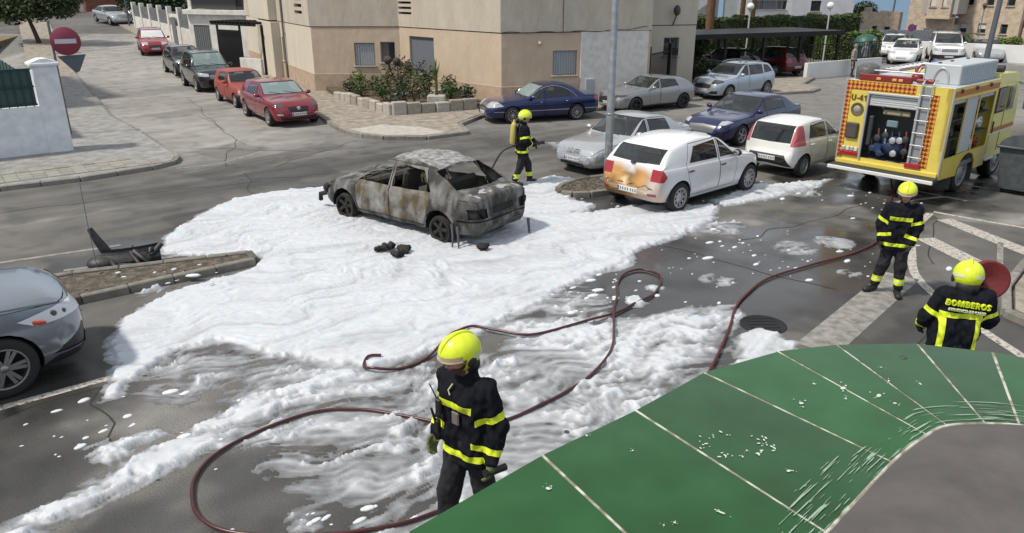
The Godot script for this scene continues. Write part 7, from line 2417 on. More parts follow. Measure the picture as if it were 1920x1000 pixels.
# ================================================================ street furniture and vegetation
func leaf_cloud(b: MB, at: Vector3, r: Vector3, n: int, size: float, hollow := 0.5) -> void:   # small folded leaves spread through an uneven volume
	for k in n:
		var d := Vector3(rng.randfn(), rng.randfn(), rng.randfn()).normalized()
		var t := pow(rng.randf(), hollow)
		var p := at + d * r * t
		var s := size * rng.randf_range(0.6, 1.3)
		var a := Vector3(rng.randf_range(-1, 1), rng.randf_range(-0.6, 0.6), rng.randf_range(-1, 1)).normalized() * s
		var c := a.cross(Vector3(rng.randf_range(-1, 1), rng.randf_range(0.2, 1), rng.randf_range(-1, 1))).normalized() * s * 0.45
		var up := Vector3(0, s * 0.12, 0)
		b.tri(p - a, p + c + up, p + a)
		b.tri(p - a, p + a, p - c + up)

func leaf_mat(key: String, c: Color, c2: Color) -> StandardMaterial3D:
	var m := grain(key, [[0.0, c], [1.0, c2]], 1.2, 0.7, {"world": true, "seed": key.hash() % 997})
	m.backlight_enabled = true
	m.backlight = Color(0.10, 0.16, 0.03)
	return m

func make_hedge(called: String, label: String, p0: Array, p1: Array, y0: float, y1: float, depth: float, m: Material, n: int, size := 0.09) -> void:
	var t := thing(called, label, "hedge")
	var xf := wall_xf(p0, p1)
	var l := wlen(p0, p1)
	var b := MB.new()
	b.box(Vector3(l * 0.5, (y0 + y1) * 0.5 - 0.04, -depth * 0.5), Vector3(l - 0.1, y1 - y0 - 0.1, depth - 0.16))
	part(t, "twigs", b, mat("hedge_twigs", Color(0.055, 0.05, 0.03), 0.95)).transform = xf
	b = MB.new()
	for k in n:
		var f := rng.randi() % 3
		var p := Vector3(rng.randf() * l, lerpf(y0, y1, rng.randf()), 0)
		p.z = 0.0 if f < 2 else -rng.randf() * depth
		if f == 2: p.y = y1
		var bump := 0.08 * sin(p.x * 2.1) + 0.06 * sin(p.x * 5.3 + p.y * 4.0)
		p += (Vector3(0, 0, 1) if f < 2 else Vector3.UP) * (bump + rng.randf_range(-0.09, 0.03))
		leaf_cloud(b, p, Vector3.ONE * 0.04, 1, size)
	var o := part(t, "foliage", b, m)
	o.transform = xf
	o.set_meta("kind", "stuff")

func make_tree(called: String, label: String, at: Vector3, h: float, clumps: Array, m: Material, lean := 0.0, n := 700, size := 0.11, group := "") -> void:
	var t := thing(called, label, "tree", at, 0.0, group)
	var bark := grain("bark", [[0.0, Color(0.035, 0.026, 0.02)], [1.0, Color(0.10, 0.08, 0.065)]], 1.5, 0.95, {"bump": 4.0})
	var b := MB.new()
	b.tube(smooth_path([Vector3(0, -0.1, 0), Vector3(lean * 0.3, h * 0.35, 0.02), Vector3(lean * 0.7, h * 0.7, 0.0), Vector3(lean, h, 0)], 0.3), [h * 0.055, h * 0.05, h * 0.045, h * 0.042, h * 0.04, h * 0.036, h * 0.03, h * 0.028, h * 0.026, h * 0.024, h * 0.02, h * 0.02, h * 0.02, h * 0.018, h * 0.016, h * 0.014, h * 0.012, h * 0.01, h * 0.01, h * 0.01, h * 0.01], 8) if h < 5.4 else b.tube([Vector3(0, -0.1, 0), Vector3(lean * 0.5, h * 0.5, 0), Vector3(lean, h, 0)], [h * 0.05, h * 0.035, h * 0.02], 8)
	part(t, "trunk", b, bark)
	for c in clumps:
		b = MB.new()
		b.tube([Vector3(lean * 0.75, h * 0.72, 0), Vector3(c[0] * 0.5 + lean * 0.4, (h * 0.75 + c[1]) * 0.5, c[2] * 0.5), Vector3(c[0], c[1], c[2])], [0.06, 0.045, 0.02], 6)
		part(t, "branch", b, bark)
	b = MB.new()
	for c in clumps: leaf_cloud(b, Vector3(c[0], c[1], c[2]), Vector3(c[3], c[3] * 0.75, c[3]), n, size, 0.42)
	part(t, "crown", b, m).set_meta("kind", "stuff")

func make_plants() -> void:
	var dk := leaf_mat("leaf_dark", Color(0.018, 0.035, 0.010), Color(0.045, 0.080, 0.022))
	var md := leaf_mat("leaf_mid", Color(0.035, 0.060, 0.015), Color(0.085, 0.13, 0.035))
	var br := leaf_mat("leaf_bright", Color(0.07, 0.12, 0.02), Color(0.16, 0.22, 0.05))
	var ol := leaf_mat("leaf_olive", Color(0.05, 0.055, 0.022), Color(0.12, 0.12, 0.05))
	# street trees and woods at the head of the side street
	make_tree("street_tree", "leaning street tree with dense dark crown beside the no-entry sign", Vector3(-32.7, 0.8, -54.1), 3.4, [[-1.4, 2.3, 0.2, 1.3], [0.4, 2.5, 0.4, 1.3], [1.9, 2.6, 0.0, 1.2], [-2.4, 2.9, -0.4, 1.3], [0.2, 3.5, -0.3, 1.7], [2.6, 3.4, 0.2, 1.3]], dk, -0.9, 1100, 0.15)
	make_tree("street_tree", "dark round-crowned tree rising behind the white street wall", Vector3(-30.0, 1.4, -66.5), 3.0, [[0, 2.4, 0, 1.9], [2.2, 2.3, 0.4, 1.7], [-1.6, 2.2, 0.3, 1.5], [4.4, 2.2, 0.8, 1.7], [1.0, 3.6, 0, 1.8]], dk, 0.2, 900, 0.18)
	make_tree("street_tree", "dark bushy tree beside the pale silver cars", Vector3(-31.8, 1.7, -72.5), 2.4, [[0, 1.8, 0, 1.5], [-1.6, 2.4, 0, 1.4], [1.2, 2.7, 0.2, 1.6]], dk, 0.1, 800, 0.18)
	make_tree("street_tree", "tree with mid-green crown at the very head of the side street", Vector3(-46.0, 2.6, -84.0), 4.0, [[0, 2.6, 0, 2.2], [3.0, 3.0, 0.5, 2.2], [6.4, 2.6, 0.5, 2.4], [-3.0, 3.0, 0, 2.0], [9.4, 2.8, 0.2, 2.2]], md, 0.3, 900, 0.2)
	make_tree("street_tree", "round dark tree against the sky between the villa and the small block", Vector3(31.0, -0.5, -70.0), 2.0, [[0, 2.2, 0, 1.7], [-1.4, 1.8, 0.2, 1.4], [1.3, 1.9, 0.1, 1.3], [0.2, 3.1, 0, 1.1], [-0.9, 2.7, 0.2, 1.1]], dk, 0.1, 1100, 0.13)
	make_tree("shrub_tree", "small clipped round bush in front of the small beige block", Vector3(28.0, 0.0, -59.6), 0.5, [[0, 1.0, 0, 0.55]], md, 0.0, 900, 0.1)
	make_tree("shrub_tree", "low bush beside the grey metal fence", Vector3(30.9, 0.0, -62.0), 0.4, [[0, 0.7, 0, 0.7], [0.9, 0.6, 0, 0.6]], md, 0.0, 600, 0.1)
	make_tree("shrub_tree", "bush over the hedge under the villa staircase", Vector3(13.6, 0.0, -56.6), 1.4, [[0, 2.1, 0, 0.95], [0.9, 1.8, 0.1, 0.7]], md, 0.0, 900, 0.1)
	make_tree("shrub_tree", "bright green shrub by the low white roadside wall", Vector3(33.9, 0.0, -54.4), 0.5, [[0, 0.9, 0, 0.6], [0.9, 1.0, 0.3, 0.55]], br, 0.0, 700, 0.09)
	make_tree("shrub_tree", "dark bush inside the black garden gate", Vector3(9.3, 0.0, -40.6), 0.8, [[0, 1.0, 0, 0.8], [0.5, 1.7, 0.2, 0.6]], dk, 0.0, 900, 0.1)
	make_hedge("hedge", "long clipped hedge below the white villa", [9.2, -49.5], [24.5, -55.2], 0.0, 2.7, 1.2, md, 17000)
	make_hedge("hedge", "brighter topped hedge block beside the pedestrians", [20.4, -52.4], [24.4, -51.6], 0.0, 1.75, 1.4, br, 5200)
	make_hedge("hedge", "dark hedge along the top of the low white roadside wall", [33.8, -50.4], [47.0, -39.2], 0.85, 2.0, 1.0, dk, 9000)
	make_hedge("hedge", "low dark hedge behind the silver-blue family car", [8.6, -38.6], [11.6, -40.0], 0.0, 0.95, 0.6, dk, 3000)
	# lawn behind the carport
	var b := MB.new()
	b.slab(flat2([9.5, -44.8, 15.5, -45.4, 22.5, -46.6, 23.5, -51.5, 9.0, -49.0]), -0.1, 0.03)
	struct("lawn", b, grain("grass", [[0.0, Color(0.045, 0.09, 0.012)], [1.0, Color(0.12, 0.19, 0.035)]], 0.8, 0.95, {"world": true}))
	# tall palm trunks by the villa
	var bark := grain("palm_bark", [[0.0, Color(0.10, 0.05, 0.025)], [1.0, Color(0.20, 0.11, 0.06)]], 0.9, 0.9, {"seed": 171, "bump": 3.0})
	for q in [[12.6, -50.2, 0.26, "thick reddish palm trunk rising behind the carport"], [15.3, -52.6, 0.16, "slim grey-brown palm trunk next to the thick reddish one"], [15.9, -52.2, 0.14, "slimmest palm trunk beside the villa's white wall"]]:
		var t := thing("palm_tree", q[3], "palm tree", Vector3(q[0], 0, q[1]))
		b = MB.new()
		var line := []
		var rad := []
		for k in 34:
			line.append(Vector3(0.03 * k / 33.0, 9.0 * k / 33.0, 0))
			rad.append(q[2] * (1.0 + (0.08 if k % 2 else 0.0)))
		b.tube(line, rad, 9)
		part(t, "trunk", b, bark)
		palm_head(t, Vector3(0, 9.0, 0), 2.4, 18, md)
	var pt := thing("palm_tree", "palm with drooping brown fronds by the pale stair house", "palm tree", Vector3(30.6, 0, -43.0))
	b = MB.new()
	b.tube([Vector3(0, 0, 0), Vector3(0.05, 2.2, 0), Vector3(0.1, 4.3, 0)], [0.28, 0.24, 0.22], 10)
	part(pt, "trunk", b, bark)
	palm_head(pt, Vector3(0.1, 4.3, 0), 2.6, 26, ol)
	for q in [[27.4, -55.2, 1.2, "low spiky palm behind the tall white off-road car"], [31.4, -54.6, 1.35, "second low spiky palm nearer the bright green shrub"]]:
		pt = thing("palm_shrub", q[3], "palm", Vector3(q[0], 0, q[1]))
		b = MB.new()
		b.tube([Vector3.ZERO, Vector3(0, q[2], 0)], 0.12, 8)
		part(pt, "trunk", b, bark)
		palm_head(pt, Vector3(0, q[2], 0), 1.2, 22, dk)
	# dry verge by the street tree
	b = MB.new()
	b.slab(flat2([-50.0, -57.5, -33.5, -50.0, -40.0, -66.0, -42.0, -75.0]), -0.2, 1.15)
	struct("verge", b, grain("verge_dry", [[0.0, Color(0.10, 0.075, 0.035)], [1.0, Color(0.26, 0.21, 0.12)]], 0.4, 0.95, {"world": true, "seed": 175}))
	planter(dk, md, br, ol)

func palm_head(t: Node, at: Vector3, l: float, n: int, m: Material) -> void:
	for k in n:
		var b := MB.new()
		var a := TAU * k / n + rng.randf() * 0.3
		var el := rng.randf_range(-0.3, 1.1)
		var d := Vector3(cos(a) * cos(el), sin(el), sin(a) * cos(el))
		var p := at
		var pts := []
		for j in 8:
			pts.append(p)
			p += d * (l / 8.0)
			d = (d + Vector3(0, -0.17, 0)).normalized()
		b.tube(pts, [0.03, 0.025, 0.022, 0.018, 0.014, 0.01, 0.008, 0.004], 4)
		for j in range(1, 8):
			for s in 3:
				var o: Vector3 = pts[j - 1].lerp(pts[j], s / 3.0)
				var dir: Vector3 = (pts[j] - pts[j - 1]).normalized()
				var side := dir.cross(Vector3.UP).normalized()
				for sg in [-1.0, 1.0]:
					var tip: Vector3 = o + (side * sg * 0.8 + dir * 0.5 + Vector3(0, -0.35, 0)) * l * 0.16
					b.tri(o - dir * 0.03, tip, o + dir * 0.03)
		part(t, "frond", b, m)

func planter(dk: Material, md: Material, br: Material, ol: Material) -> void:
	var block := [grain("block_a", [[0.0, Color(0.30, 0.275, 0.235)], [1.0, Color(0.48, 0.455, 0.41)]], 1.0, 0.9, {"seed": 181, "bump": 3.0}), grain("block_b", [[0.0, Color(0.22, 0.195, 0.16)], [1.0, Color(0.40, 0.37, 0.325)]], 1.0, 0.9, {"seed": 183, "bump": 3.0})]
	var t := thing("planter_bed", "raised planting bed edged with rough pale blocks at the building corner", "planter")
	var b := MB.new()
	b.slab(flat2([-7.55, -33.0, -4.55, -28.7, -1.45, -30.1, -1.0, -31.0, -5.1, -35.4, -8.6, -35.4]), 0.0, 0.30)
	part(t, "soil", b, grain("bed_soil", [[0.0, Color(0.05, 0.035, 0.02)], [1.0, Color(0.15, 0.115, 0.075)]], 0.9, 0.95, {"seed": 185, "bump": 4.0}))
	for run in [[-7.6, -33.0, -4.53, -28.5, 0.40], [-4.53, -28.5, -1.4, -30.0, 0.46], [-5.0, -31.2, -2.2, -32.6, 0.5]]:
		var a := Vector2(run[0], run[1]); var e := Vector2(run[2], run[3])
		var l := a.distance_to(e)
		var n := maxi(1, roundi(l / 0.62))
		for k in n:
			var p := a.lerp(e, (k + 0.5) / n)
			b = MB.new()
			b.xf = Transform3D(Basis(Vector3.UP, -atan2(e.y - a.y, e.x - a.x) + rng.randf_range(-0.06, 0.06)), Vector3(p.x, 0.12, p.y))
			var hh: float = run[4] * rng.randf_range(0.72, 1.08)
			b.box(Vector3(0, hh * 0.5 - 0.05, 0), Vector3(l / n - 0.03, hh + 0.1, rng.randf_range(0.20, 0.28)), 0.03)
			part(t, "block", b, block[rng.randi() % 2])
	b = MB.new()
	b.box(Vector3(-2.95, 0.45, -29.75), Vector3(0.7, 0.5, 0.5), 0.03)
	part(t, "planter_box", b, block[0])
	# leafy plants: [x, z, height, spread, kind]
	var spots := [[-7.0, -33.3, 0.5, 0.5, 0, "at its building end"], [-6.4, -32.4, 0.55, 0.5, 1, "behind the red car side blocks"], [-6.9, -34.3, 0.7, 0.45, 2, "against the wall under the barred window"], [-5.9, -33.3, 0.6, 0.5, 1, "below the barred window"], [-5.2, -31.0, 0.55, 0.45, 1, "beside the bare shrub"], [-4.3, -29.5, 0.85, 0.4, 0, "at the corner of the blocks"], [-3.9, -30.4, 0.95, 0.45, 3, "tall and thin behind the corner blocks"], [-4.5, -31.6, 1.35, 0.5, 3, "tallest, beside the bare shrub"], [-3.5, -31.4, 1.0, 0.45, 0, "behind the yucca"], [-2.5, -30.9, 0.65, 0.42, 1, "between the yucca and the blue car"], [-1.8, -30.7, 0.55, 0.42, 0, "nearest the blue car"], [-3.7, -32.7, 1.15, 0.5, 3, "under the grey shutter"], [-4.4, -33.4, 1.0, 0.5, 1, "in the inner wall corner"], [-2.6, -31.9, 0.75, 0.45, 0, "against the wall right of the grey shutter"], [-5.5, -34.2, 0.8, 0.45, 3, "below the dark window"]]
	var names := ["dark leafy bed plant ", "mid-green leafy bed plant ", "bright green bed plant ", "dry olive bed plant "]
	for s in spots:
		var pl := thing("bed_plant", names[s[4]] + s[5], "plant", Vector3(s[0], 0.28, s[1]), 0.0, "plants in the corner bed")
		b = MB.new()
		for k in 7:
			var a := rng.randf() * TAU
			b.tube([Vector3.ZERO, Vector3(cos(a) * s[3] * 0.3, s[2] * 0.5, sin(a) * s[3] * 0.3), Vector3(cos(a) * s[3] * 0.6, s[2] * rng.randf_range(0.6, 1.0), sin(a) * s[3] * 0.6)], [0.012, 0.009, 0.004], 4)
		part(pl, "stem", b, mat("stem_brown", Color(0.07, 0.06, 0.03), 0.9))
		b = MB.new()
		leaf_cloud(b, Vector3(0, s[2] * 0.7, 0), Vector3(s[3] * 0.9, s[2] * 0.62, s[3] * 0.9), 260, 0.075, 0.5)
		part(pl, "foliage", b, [dk, md, br, ol][s[4]]).set_meta("kind", "stuff")
	# upright cactus-like yucca in the box and a knobbly bare shrub
	var y := thing("yucca_plant", "tall upright yucca standing in the pale planter box", "plant", Vector3(-2.95, 0.65, -29.75))
	b = MB.new()
	b.tube([Vector3.ZERO, Vector3(0.02, 0.5, 0.02), Vector3(0.0, 0.9, 0.0)], [0.06, 0.05, 0.05], 7)
	part(y, "stem", b, mat("stem_brown", Color(0.07, 0.06, 0.03), 0.9))
	for k in 34:
		b = MB.new()
		var a := rng.randf() * TAU
		var h := rng.randf_range(0.35, 1.0)
		var d := Vector3(cos(a) * 0.35, 0.8, sin(a) * 0.35).normalized()
		var p := Vector3(0, h, 0)
		var sd := d.cross(Vector3.UP).normalized() * 0.03
		b.tri(p - sd, p + sd, p + d * 0.55)
		part(y, "leaf", b, br)
	var k2 := thing("bare_shrub", "knobbly brown bare shrub in front of the dark window", "plant", Vector3(-4.75, 0.28, -32.2))
	b = MB.new()
	for k in 9:
		var a := rng.randf() * TAU
		b.tube([Vector3.ZERO, Vector3(cos(a) * 0.15, 0.7, sin(a) * 0.15), Vector3(cos(a) * 0.5, rng.randf_range(1.0, 1.6), sin(a) * 0.4)], [0.07, 0.05, 0.025], 6)
		b.ball(Vector3(cos(a) * 0.45, rng.randf_range(1.1, 1.6), sin(a) * 0.35), Vector3.ONE * rng.randf_range(0.10, 0.2), 7, 5)
	part(k2, "stem", b, grain("bark", [[0.0, Color(0.035, 0.026, 0.02)], [1.0, Color(0.1, 0.08, 0.065)]], 1.5, 0.95))

func make_street_things() -> void:
	var galv := grain("galvanised", [[0.0, Color(0.22, 0.235, 0.25)], [1.0, Color(0.36, 0.375, 0.39)]], 0.9, 0.45, {"metal": 0.5, "seed": 191})
	# the lamp post in the middle
	var t := thing("lamp_post", "tall galvanised lamp post standing in the round earth island", "lamp post", Vector3(2.42, 0.1, -18.62))
	var b := MB.new()
	b.lathe([Vector2(0.10, 0.0), Vector2(0.098, 1.1), Vector2(0.092, 2.6), Vector2(0.086, 2.62), Vector2(0.075, 5.5), Vector2(0.06, 8.2), Vector2(0.0, 8.2)], 18)
	part(t, "pole", b, galv)
	b = MB.new()
	b.lathe([Vector2(0.20, 0.0), Vector2(0.20, 0.02), Vector2(0.12, 0.03), Vector2(0.115, 0.10)], 18)
	for k in 4: b.box(Vector3(0.16 * cos(k * PI / 2 + 0.8), 0.04, 0.16 * sin(k * PI / 2 + 0.8)), Vector3(0.03, 0.05, 0.03))
	part(t, "base_plate", b, galv)
	b = MB.new()
	b.lathe([Vector2(0.101, 1.62), Vector2(0.108, 1.63), Vector2(0.108, 1.66), Vector2(0.099, 1.67)], 18)
	part(t, "band", b, galv)
	b = MB.new()
	b.box(Vector3(0, 0.75, 0.098), Vector3(0.09, 0.34, 0.02), 0.006)
	part(t, "hatch", b, galv)
	b = MB.new()
	b.tube([Vector3(0, 8.1, 0), Vector3(0.4, 8.6, 0.3), Vector3(1.1, 8.7, 0.9)], 0.035, 8)
	b.ball(Vector3(1.3, 8.68, 1.05), Vector3(0.35, 0.09, 0.16), 12, 6)
	part(t, "lamp_head", b, galv)
	# no-entry sign with the back of a give-way sign under it
	t = thing("traffic_sign", "round red no-entry sign on a post behind the white pillar", "sign", Vector3(-14.25, 0.12, -24.9), 28.0)
	b = MB.new()
	b.tube([Vector3(-0.36, 0, 0), Vector3(-0.36, 3.55, 0)], 0.038, 10)
	part(t, "post", b, mat("post_grey", Color(0.13, 0.14, 0.16), 0.5, 0.4))
	b = MB.new()
	b.xf = Transform3D(Basis(Vector3(1, 0, 0), PI * 0.5), Vector3(0.02, 2.92, 0.06))
	b.lathe([Vector2(0.0, -0.012), Vector2(0.43, -0.012), Vector2(0.435, 0.0), Vector2(0.43, 0.008), Vector2(0.0, 0.008)], 36)
	var d := part(t, "disc", b, mat("sign_red", Color(0.20, 0.025, 0.05), 0.45))
	b = MB.new()
	b.box(Vector3(0.02, 2.92, 0.071), Vector3(0.60, 0.14, 0.006))
	part(d, "white_bar", b, mat("sign_white", Color(0.52, 0.48, 0.52), 0.5))
	b = MB.new()
	b.prism(PackedVector2Array([Vector2(-0.30, 2.46), Vector2(0.52, 2.50), Vector2(0.26, 1.98), Vector2(0.14, 1.92)]), -0.05, -0.035)
	part(t, "give_way_back", b, mat("sign_back", Color(0.10, 0.115, 0.135), 0.5, 0.4))
	b = MB.new()
	b.bar(Vector3(-0.36, 2.55, -0.02), Vector3(0.4, 2.55, -0.02), 0.03, 0.02)
	b.bar(Vector3(-0.36, 3.05, 0.03), Vector3(0.4, 3.05, 0.03), 0.03, 0.02)
	part(t, "bracket", b, galv)
	# large grey waste container at the right edge
	t = thing("waste_container", "large dark grey wheeled waste container beside the fire engine", "container", Vector3(12.45, 0, -17.75), 41.0)
	var plas := grain("container_grey", [[0.0, Color(0.05, 0.06, 0.068)], [1.0, Color(0.095, 0.108, 0.118)]], 1.0, 0.55, {"seed": 195})
	b = MB.new()
	var lo := [Vector3(-0.55, 0.12, -0.42), Vector3(0.55, 0.12, -0.42), Vector3(0.55, 0.12, 0.42), Vector3(-0.55, 0.12, 0.42)]
	var hi := [Vector3(-0.66, 1.12, -0.52), Vector3(0.66, 1.12, -0.52), Vector3(0.66, 1.12, 0.52), Vector3(-0.66, 1.12, 0.52)]
	for k in 4: b._oq(lo[k], lo[(k + 1) % 4], hi[(k + 1) % 4], hi[k], Vector3(0, 0.6, 0))
	b._oq(lo[0], lo[1], lo[2], lo[3], Vector3(0, 0.6, 0))
	part(t, "bin_body", b, plas)
	for k in 5:
		b = MB.new()
		b.box(Vector3(-0.44 + k * 0.22, 0.6, 0.475), Vector3(0.03, 0.9, 0.03), 0.01)
		part(t, "rib", b, plas)
	b = MB.new()
	b.tube([Vector3(-0.70, 1.13, -0.56), Vector3(0.70, 1.13, -0.56), Vector3(0.70, 1.13, 0.56), Vector3(-0.70, 1.13, 0.56), Vector3(-0.70, 1.13, -0.56)], 0.035, 8)
	part(t, "rim", b, plas)
	b = MB.new()
	for k in 9:
		var a := PI * k / 9.0; var a2 := PI * (k + 1) / 9.0
		b._oq(Vector3(-0.68, 1.15 + 0.30 * sin(a), -0.54 * cos(a)), Vector3(0.68, 1.15 + 0.30 * sin(a), -0.54 * cos(a)), Vector3(0.68, 1.15 + 0.30 * sin(a2), -0.54 * cos(a2)), Vector3(-0.68, 1.15 + 0.30 * sin(a2), -0.54 * cos(a2)), Vector3(0, 0.9, 0))
		for sx in [-0.68, 0.68]: b._ot(Vector3(sx, 1.15, 0), Vector3(sx, 1.15 + 0.30 * sin(a), -0.54 * cos(a)), Vector3(sx, 1.15 + 0.30 * sin(a2), -0.54 * cos(a2)), Vector3(0, 1.2, 0))
	part(t, "lid", b, plas)
	b = MB.new()
	b.box(Vector3(0.1, 0.78, 0.515), Vector3(0.4, 0.5, 0.01))
	part(t, "label_panel", b, mat("label_pale", Color(0.26, 0.29, 0.31), 0.6))
	for sx in [-0.42, 0.42]:
		for sz in [-0.34, 0.34]:
			b = MB.new()
			b.xf = Transform3D(Basis(Vector3(1, 0, 0), PI * 0.5), Vector3(sx, 0.09, sz))
			b.lathe([Vector2(0.0, -0.025), Vector2(0.085, -0.025), Vector2(0.09, 0.0), Vector2(0.085, 0.025), Vector2(0.0, 0.025)], 14)
			part(t, "castor", b, mat("rubber", Color(0.018, 0.018, 0.018), 0.85))
	# globe lamps by the villa
	for q in [[14.4, -47.9, "white globe lamp on a slim post behind the carport"], [20.1, -50.1, "white globe lamp on a slim post before the villa's grey wall"]]:
		t = thing("globe_lamp", q[2], "lamp post", Vector3(q[0], 0, q[1]), 0.0, "globe lamps")
		b = MB.new()
		b.tube([Vector3(0, 0, 0), Vector3(0, 3.3, 0)], 0.05, 8)
		part(t, "pole", b, mat("post_white", Color(0.45, 0.46, 0.46), 0.5))
		b = MB.new()
		b.ball(Vector3(0, 3.5, 0), Vector3.ONE * 0.22, 14, 10)
		part(t, "globe", b, mat("globe_white", Color(0.78, 0.78, 0.78), 0.3))
	# poles and signs beyond the fire engine
	t = thing("utility_pole", "tall grey pole beyond the fire engine cab", "pole", Vector3(23.4, 0, -38.3))
	b = MB.new()
	b.tube([Vector3(0, 0, 0), Vector3(0.1, 4.0, 0), Vector3(0.25, 9.0, 0)], [0.14, 0.12, 0.09], 10)
	part(t, "pole", b, mat("post_grey", Color(0.13, 0.14, 0.16), 0.5, 0.4))
	t = thing("utility_pole", "thin dark pole in front of the small beige block", "pole", Vector3(30.0, 0, -62.5))
	b = MB.new()
	b.tube([Vector3(0, 0, 0), Vector3(0.25, 9.0, 0)], 0.07, 8)
	part(t, "pole", b, mat("post_grey", Color(0.13, 0.14, 0.16), 0.5, 0.4))
	t = thing("traffic_sign", "small round blue and red no-parking sign before the apartment block", "sign", Vector3(27.2, 0, -53.5), -27.0)
	b = MB.new()
	b.tube([Vector3.ZERO, Vector3(0, 2.3, 0)], 0.035, 8)
	part(t, "post", b, galv)
	b = MB.new()
	b.xf = Transform3D(Basis(Vector3(1, 0, 0), PI * 0.5), Vector3(0, 2.0, 0.05))
	b.lathe([Vector2(0.0, -0.01), Vector2(0.24, -0.01), Vector2(0.24, 0.01), Vector2(0.0, 0.01)], 24)
	d = part(t, "disc", b, mat("sign_rim_red", Color(0.25, 0.02, 0.03), 0.5))
	b = MB.new()
	b.xf = Transform3D(Basis(Vector3(1, 0, 0), PI * 0.5), Vector3(0, 2.0, 0.062))
	b.lathe([Vector2(0.19, -0.002), Vector2(0.19, 0.003), Vector2(0.0, 0.003)], 24)
	part(d, "blue_field", b, mat("sign_blue", Color(0.04, 0.05, 0.20), 0.5))
	b = MB.new()
	b.xf = Transform3D(Basis(Vector3(0, 0, 1), 0.8), Vector3(0, 2.0, 0.068))
	b.box(Vector3.ZERO, Vector3(0.4, 0.05, 0.006))
	part(d, "red_slash", b, mat("sign_rim_red", Color(0.25, 0.02, 0.03), 0.5))
	t = thing("street_lantern", "dark street lantern on a thin post before the apartment block", "lamp post", Vector3(33.6, 0, -56.4))
	b = MB.new()
	b.tube([Vector3.ZERO, Vector3(0, 3.1, 0)], 0.04, 8)
	part(t, "pole", b, galv)
	b = MB.new()
	b.lathe([Vector2(0.06, 3.1), Vector2(0.12, 3.35), Vector2(0.20, 3.38), Vector2(0.08, 3.52), Vector2(0.0, 3.54)], 12)
	part(t, "lantern", b, mat("lantern_dark", Color(0.08, 0.06, 0.05), 0.6))
	# green dome glass bank
	t = thing("dome_container", "green dome-topped recycling container beside the white hatchbacks", "container", Vector3(22.9, 0, -50.5))
	var gd := mat("dome_green", Color(0.018, 0.085, 0.065), 0.5)
	b = MB.new()
	b.lathe([Vector2(0.62, 0.0), Vector2(0.72, 0.3), Vector2(0.74, 1.05)], 22)
	part(t, "drum", b, mat("drum_green", Color(0.012, 0.05, 0.04), 0.5))
	b = MB.new()
	b.lathe([Vector2(0.78, 1.05), Vector2(0.76, 1.25), Vector2(0.62, 1.55), Vector2(0.36, 1.72), Vector2(0.0, 1.78)], 22)
	part(t, "dome", b, gd)
	b = MB.new()
	b.xf = Transform3D(Basis(Vector3(1, 0, 0), PI * 0.5), Vector3(0, 1.3, 0.73))
	b.lathe([Vector2(0.12, 0.0), Vector2(0.12, 0.05), Vector2(0.0, 0.05)], 14)
	part(t, "bottle_hole", b, mat("hole_black", Color(0.02, 0.02, 0.02), 0.7))
	# a bent survey rod left standing in the long island
	t = thing("marker_rod", "thin dark metal rod standing upright in the long earth island", "rod", Vector3(-7.15, 0.1, -12.1))
	b = MB.new()
	b.tube([Vector3.ZERO, Vector3(-0.01, 0.8, 0), Vector3(0.0, 1.55, 0)], 0.006, 6)
	part(t, "rod", b, mat("post_grey", Color(0.13, 0.14, 0.16), 0.5, 0.4))
	b = MB.new()
	b.lathe([Vector2(0.03, 0.0), Vector2(0.03, 0.02), Vector2(0.0, 0.02)], 10)
	part(t, "foot", b, mat("post_grey", Color(0.13, 0.14, 0.16), 0.5, 0.4))
	# side-street pole
	t = thing("utility_pole", "thin grey pole at the end of the white street wall", "pole", Vector3(-31.2, 1.3, -64.2))
	b = MB.new()
	b.tube([Vector3.ZERO, Vector3(-0.1, 7.0, 0)], 0.07, 8)
	part(t, "pole", b, mat("post_grey", Color(0.13, 0.14, 0.16), 0.5, 0.4))

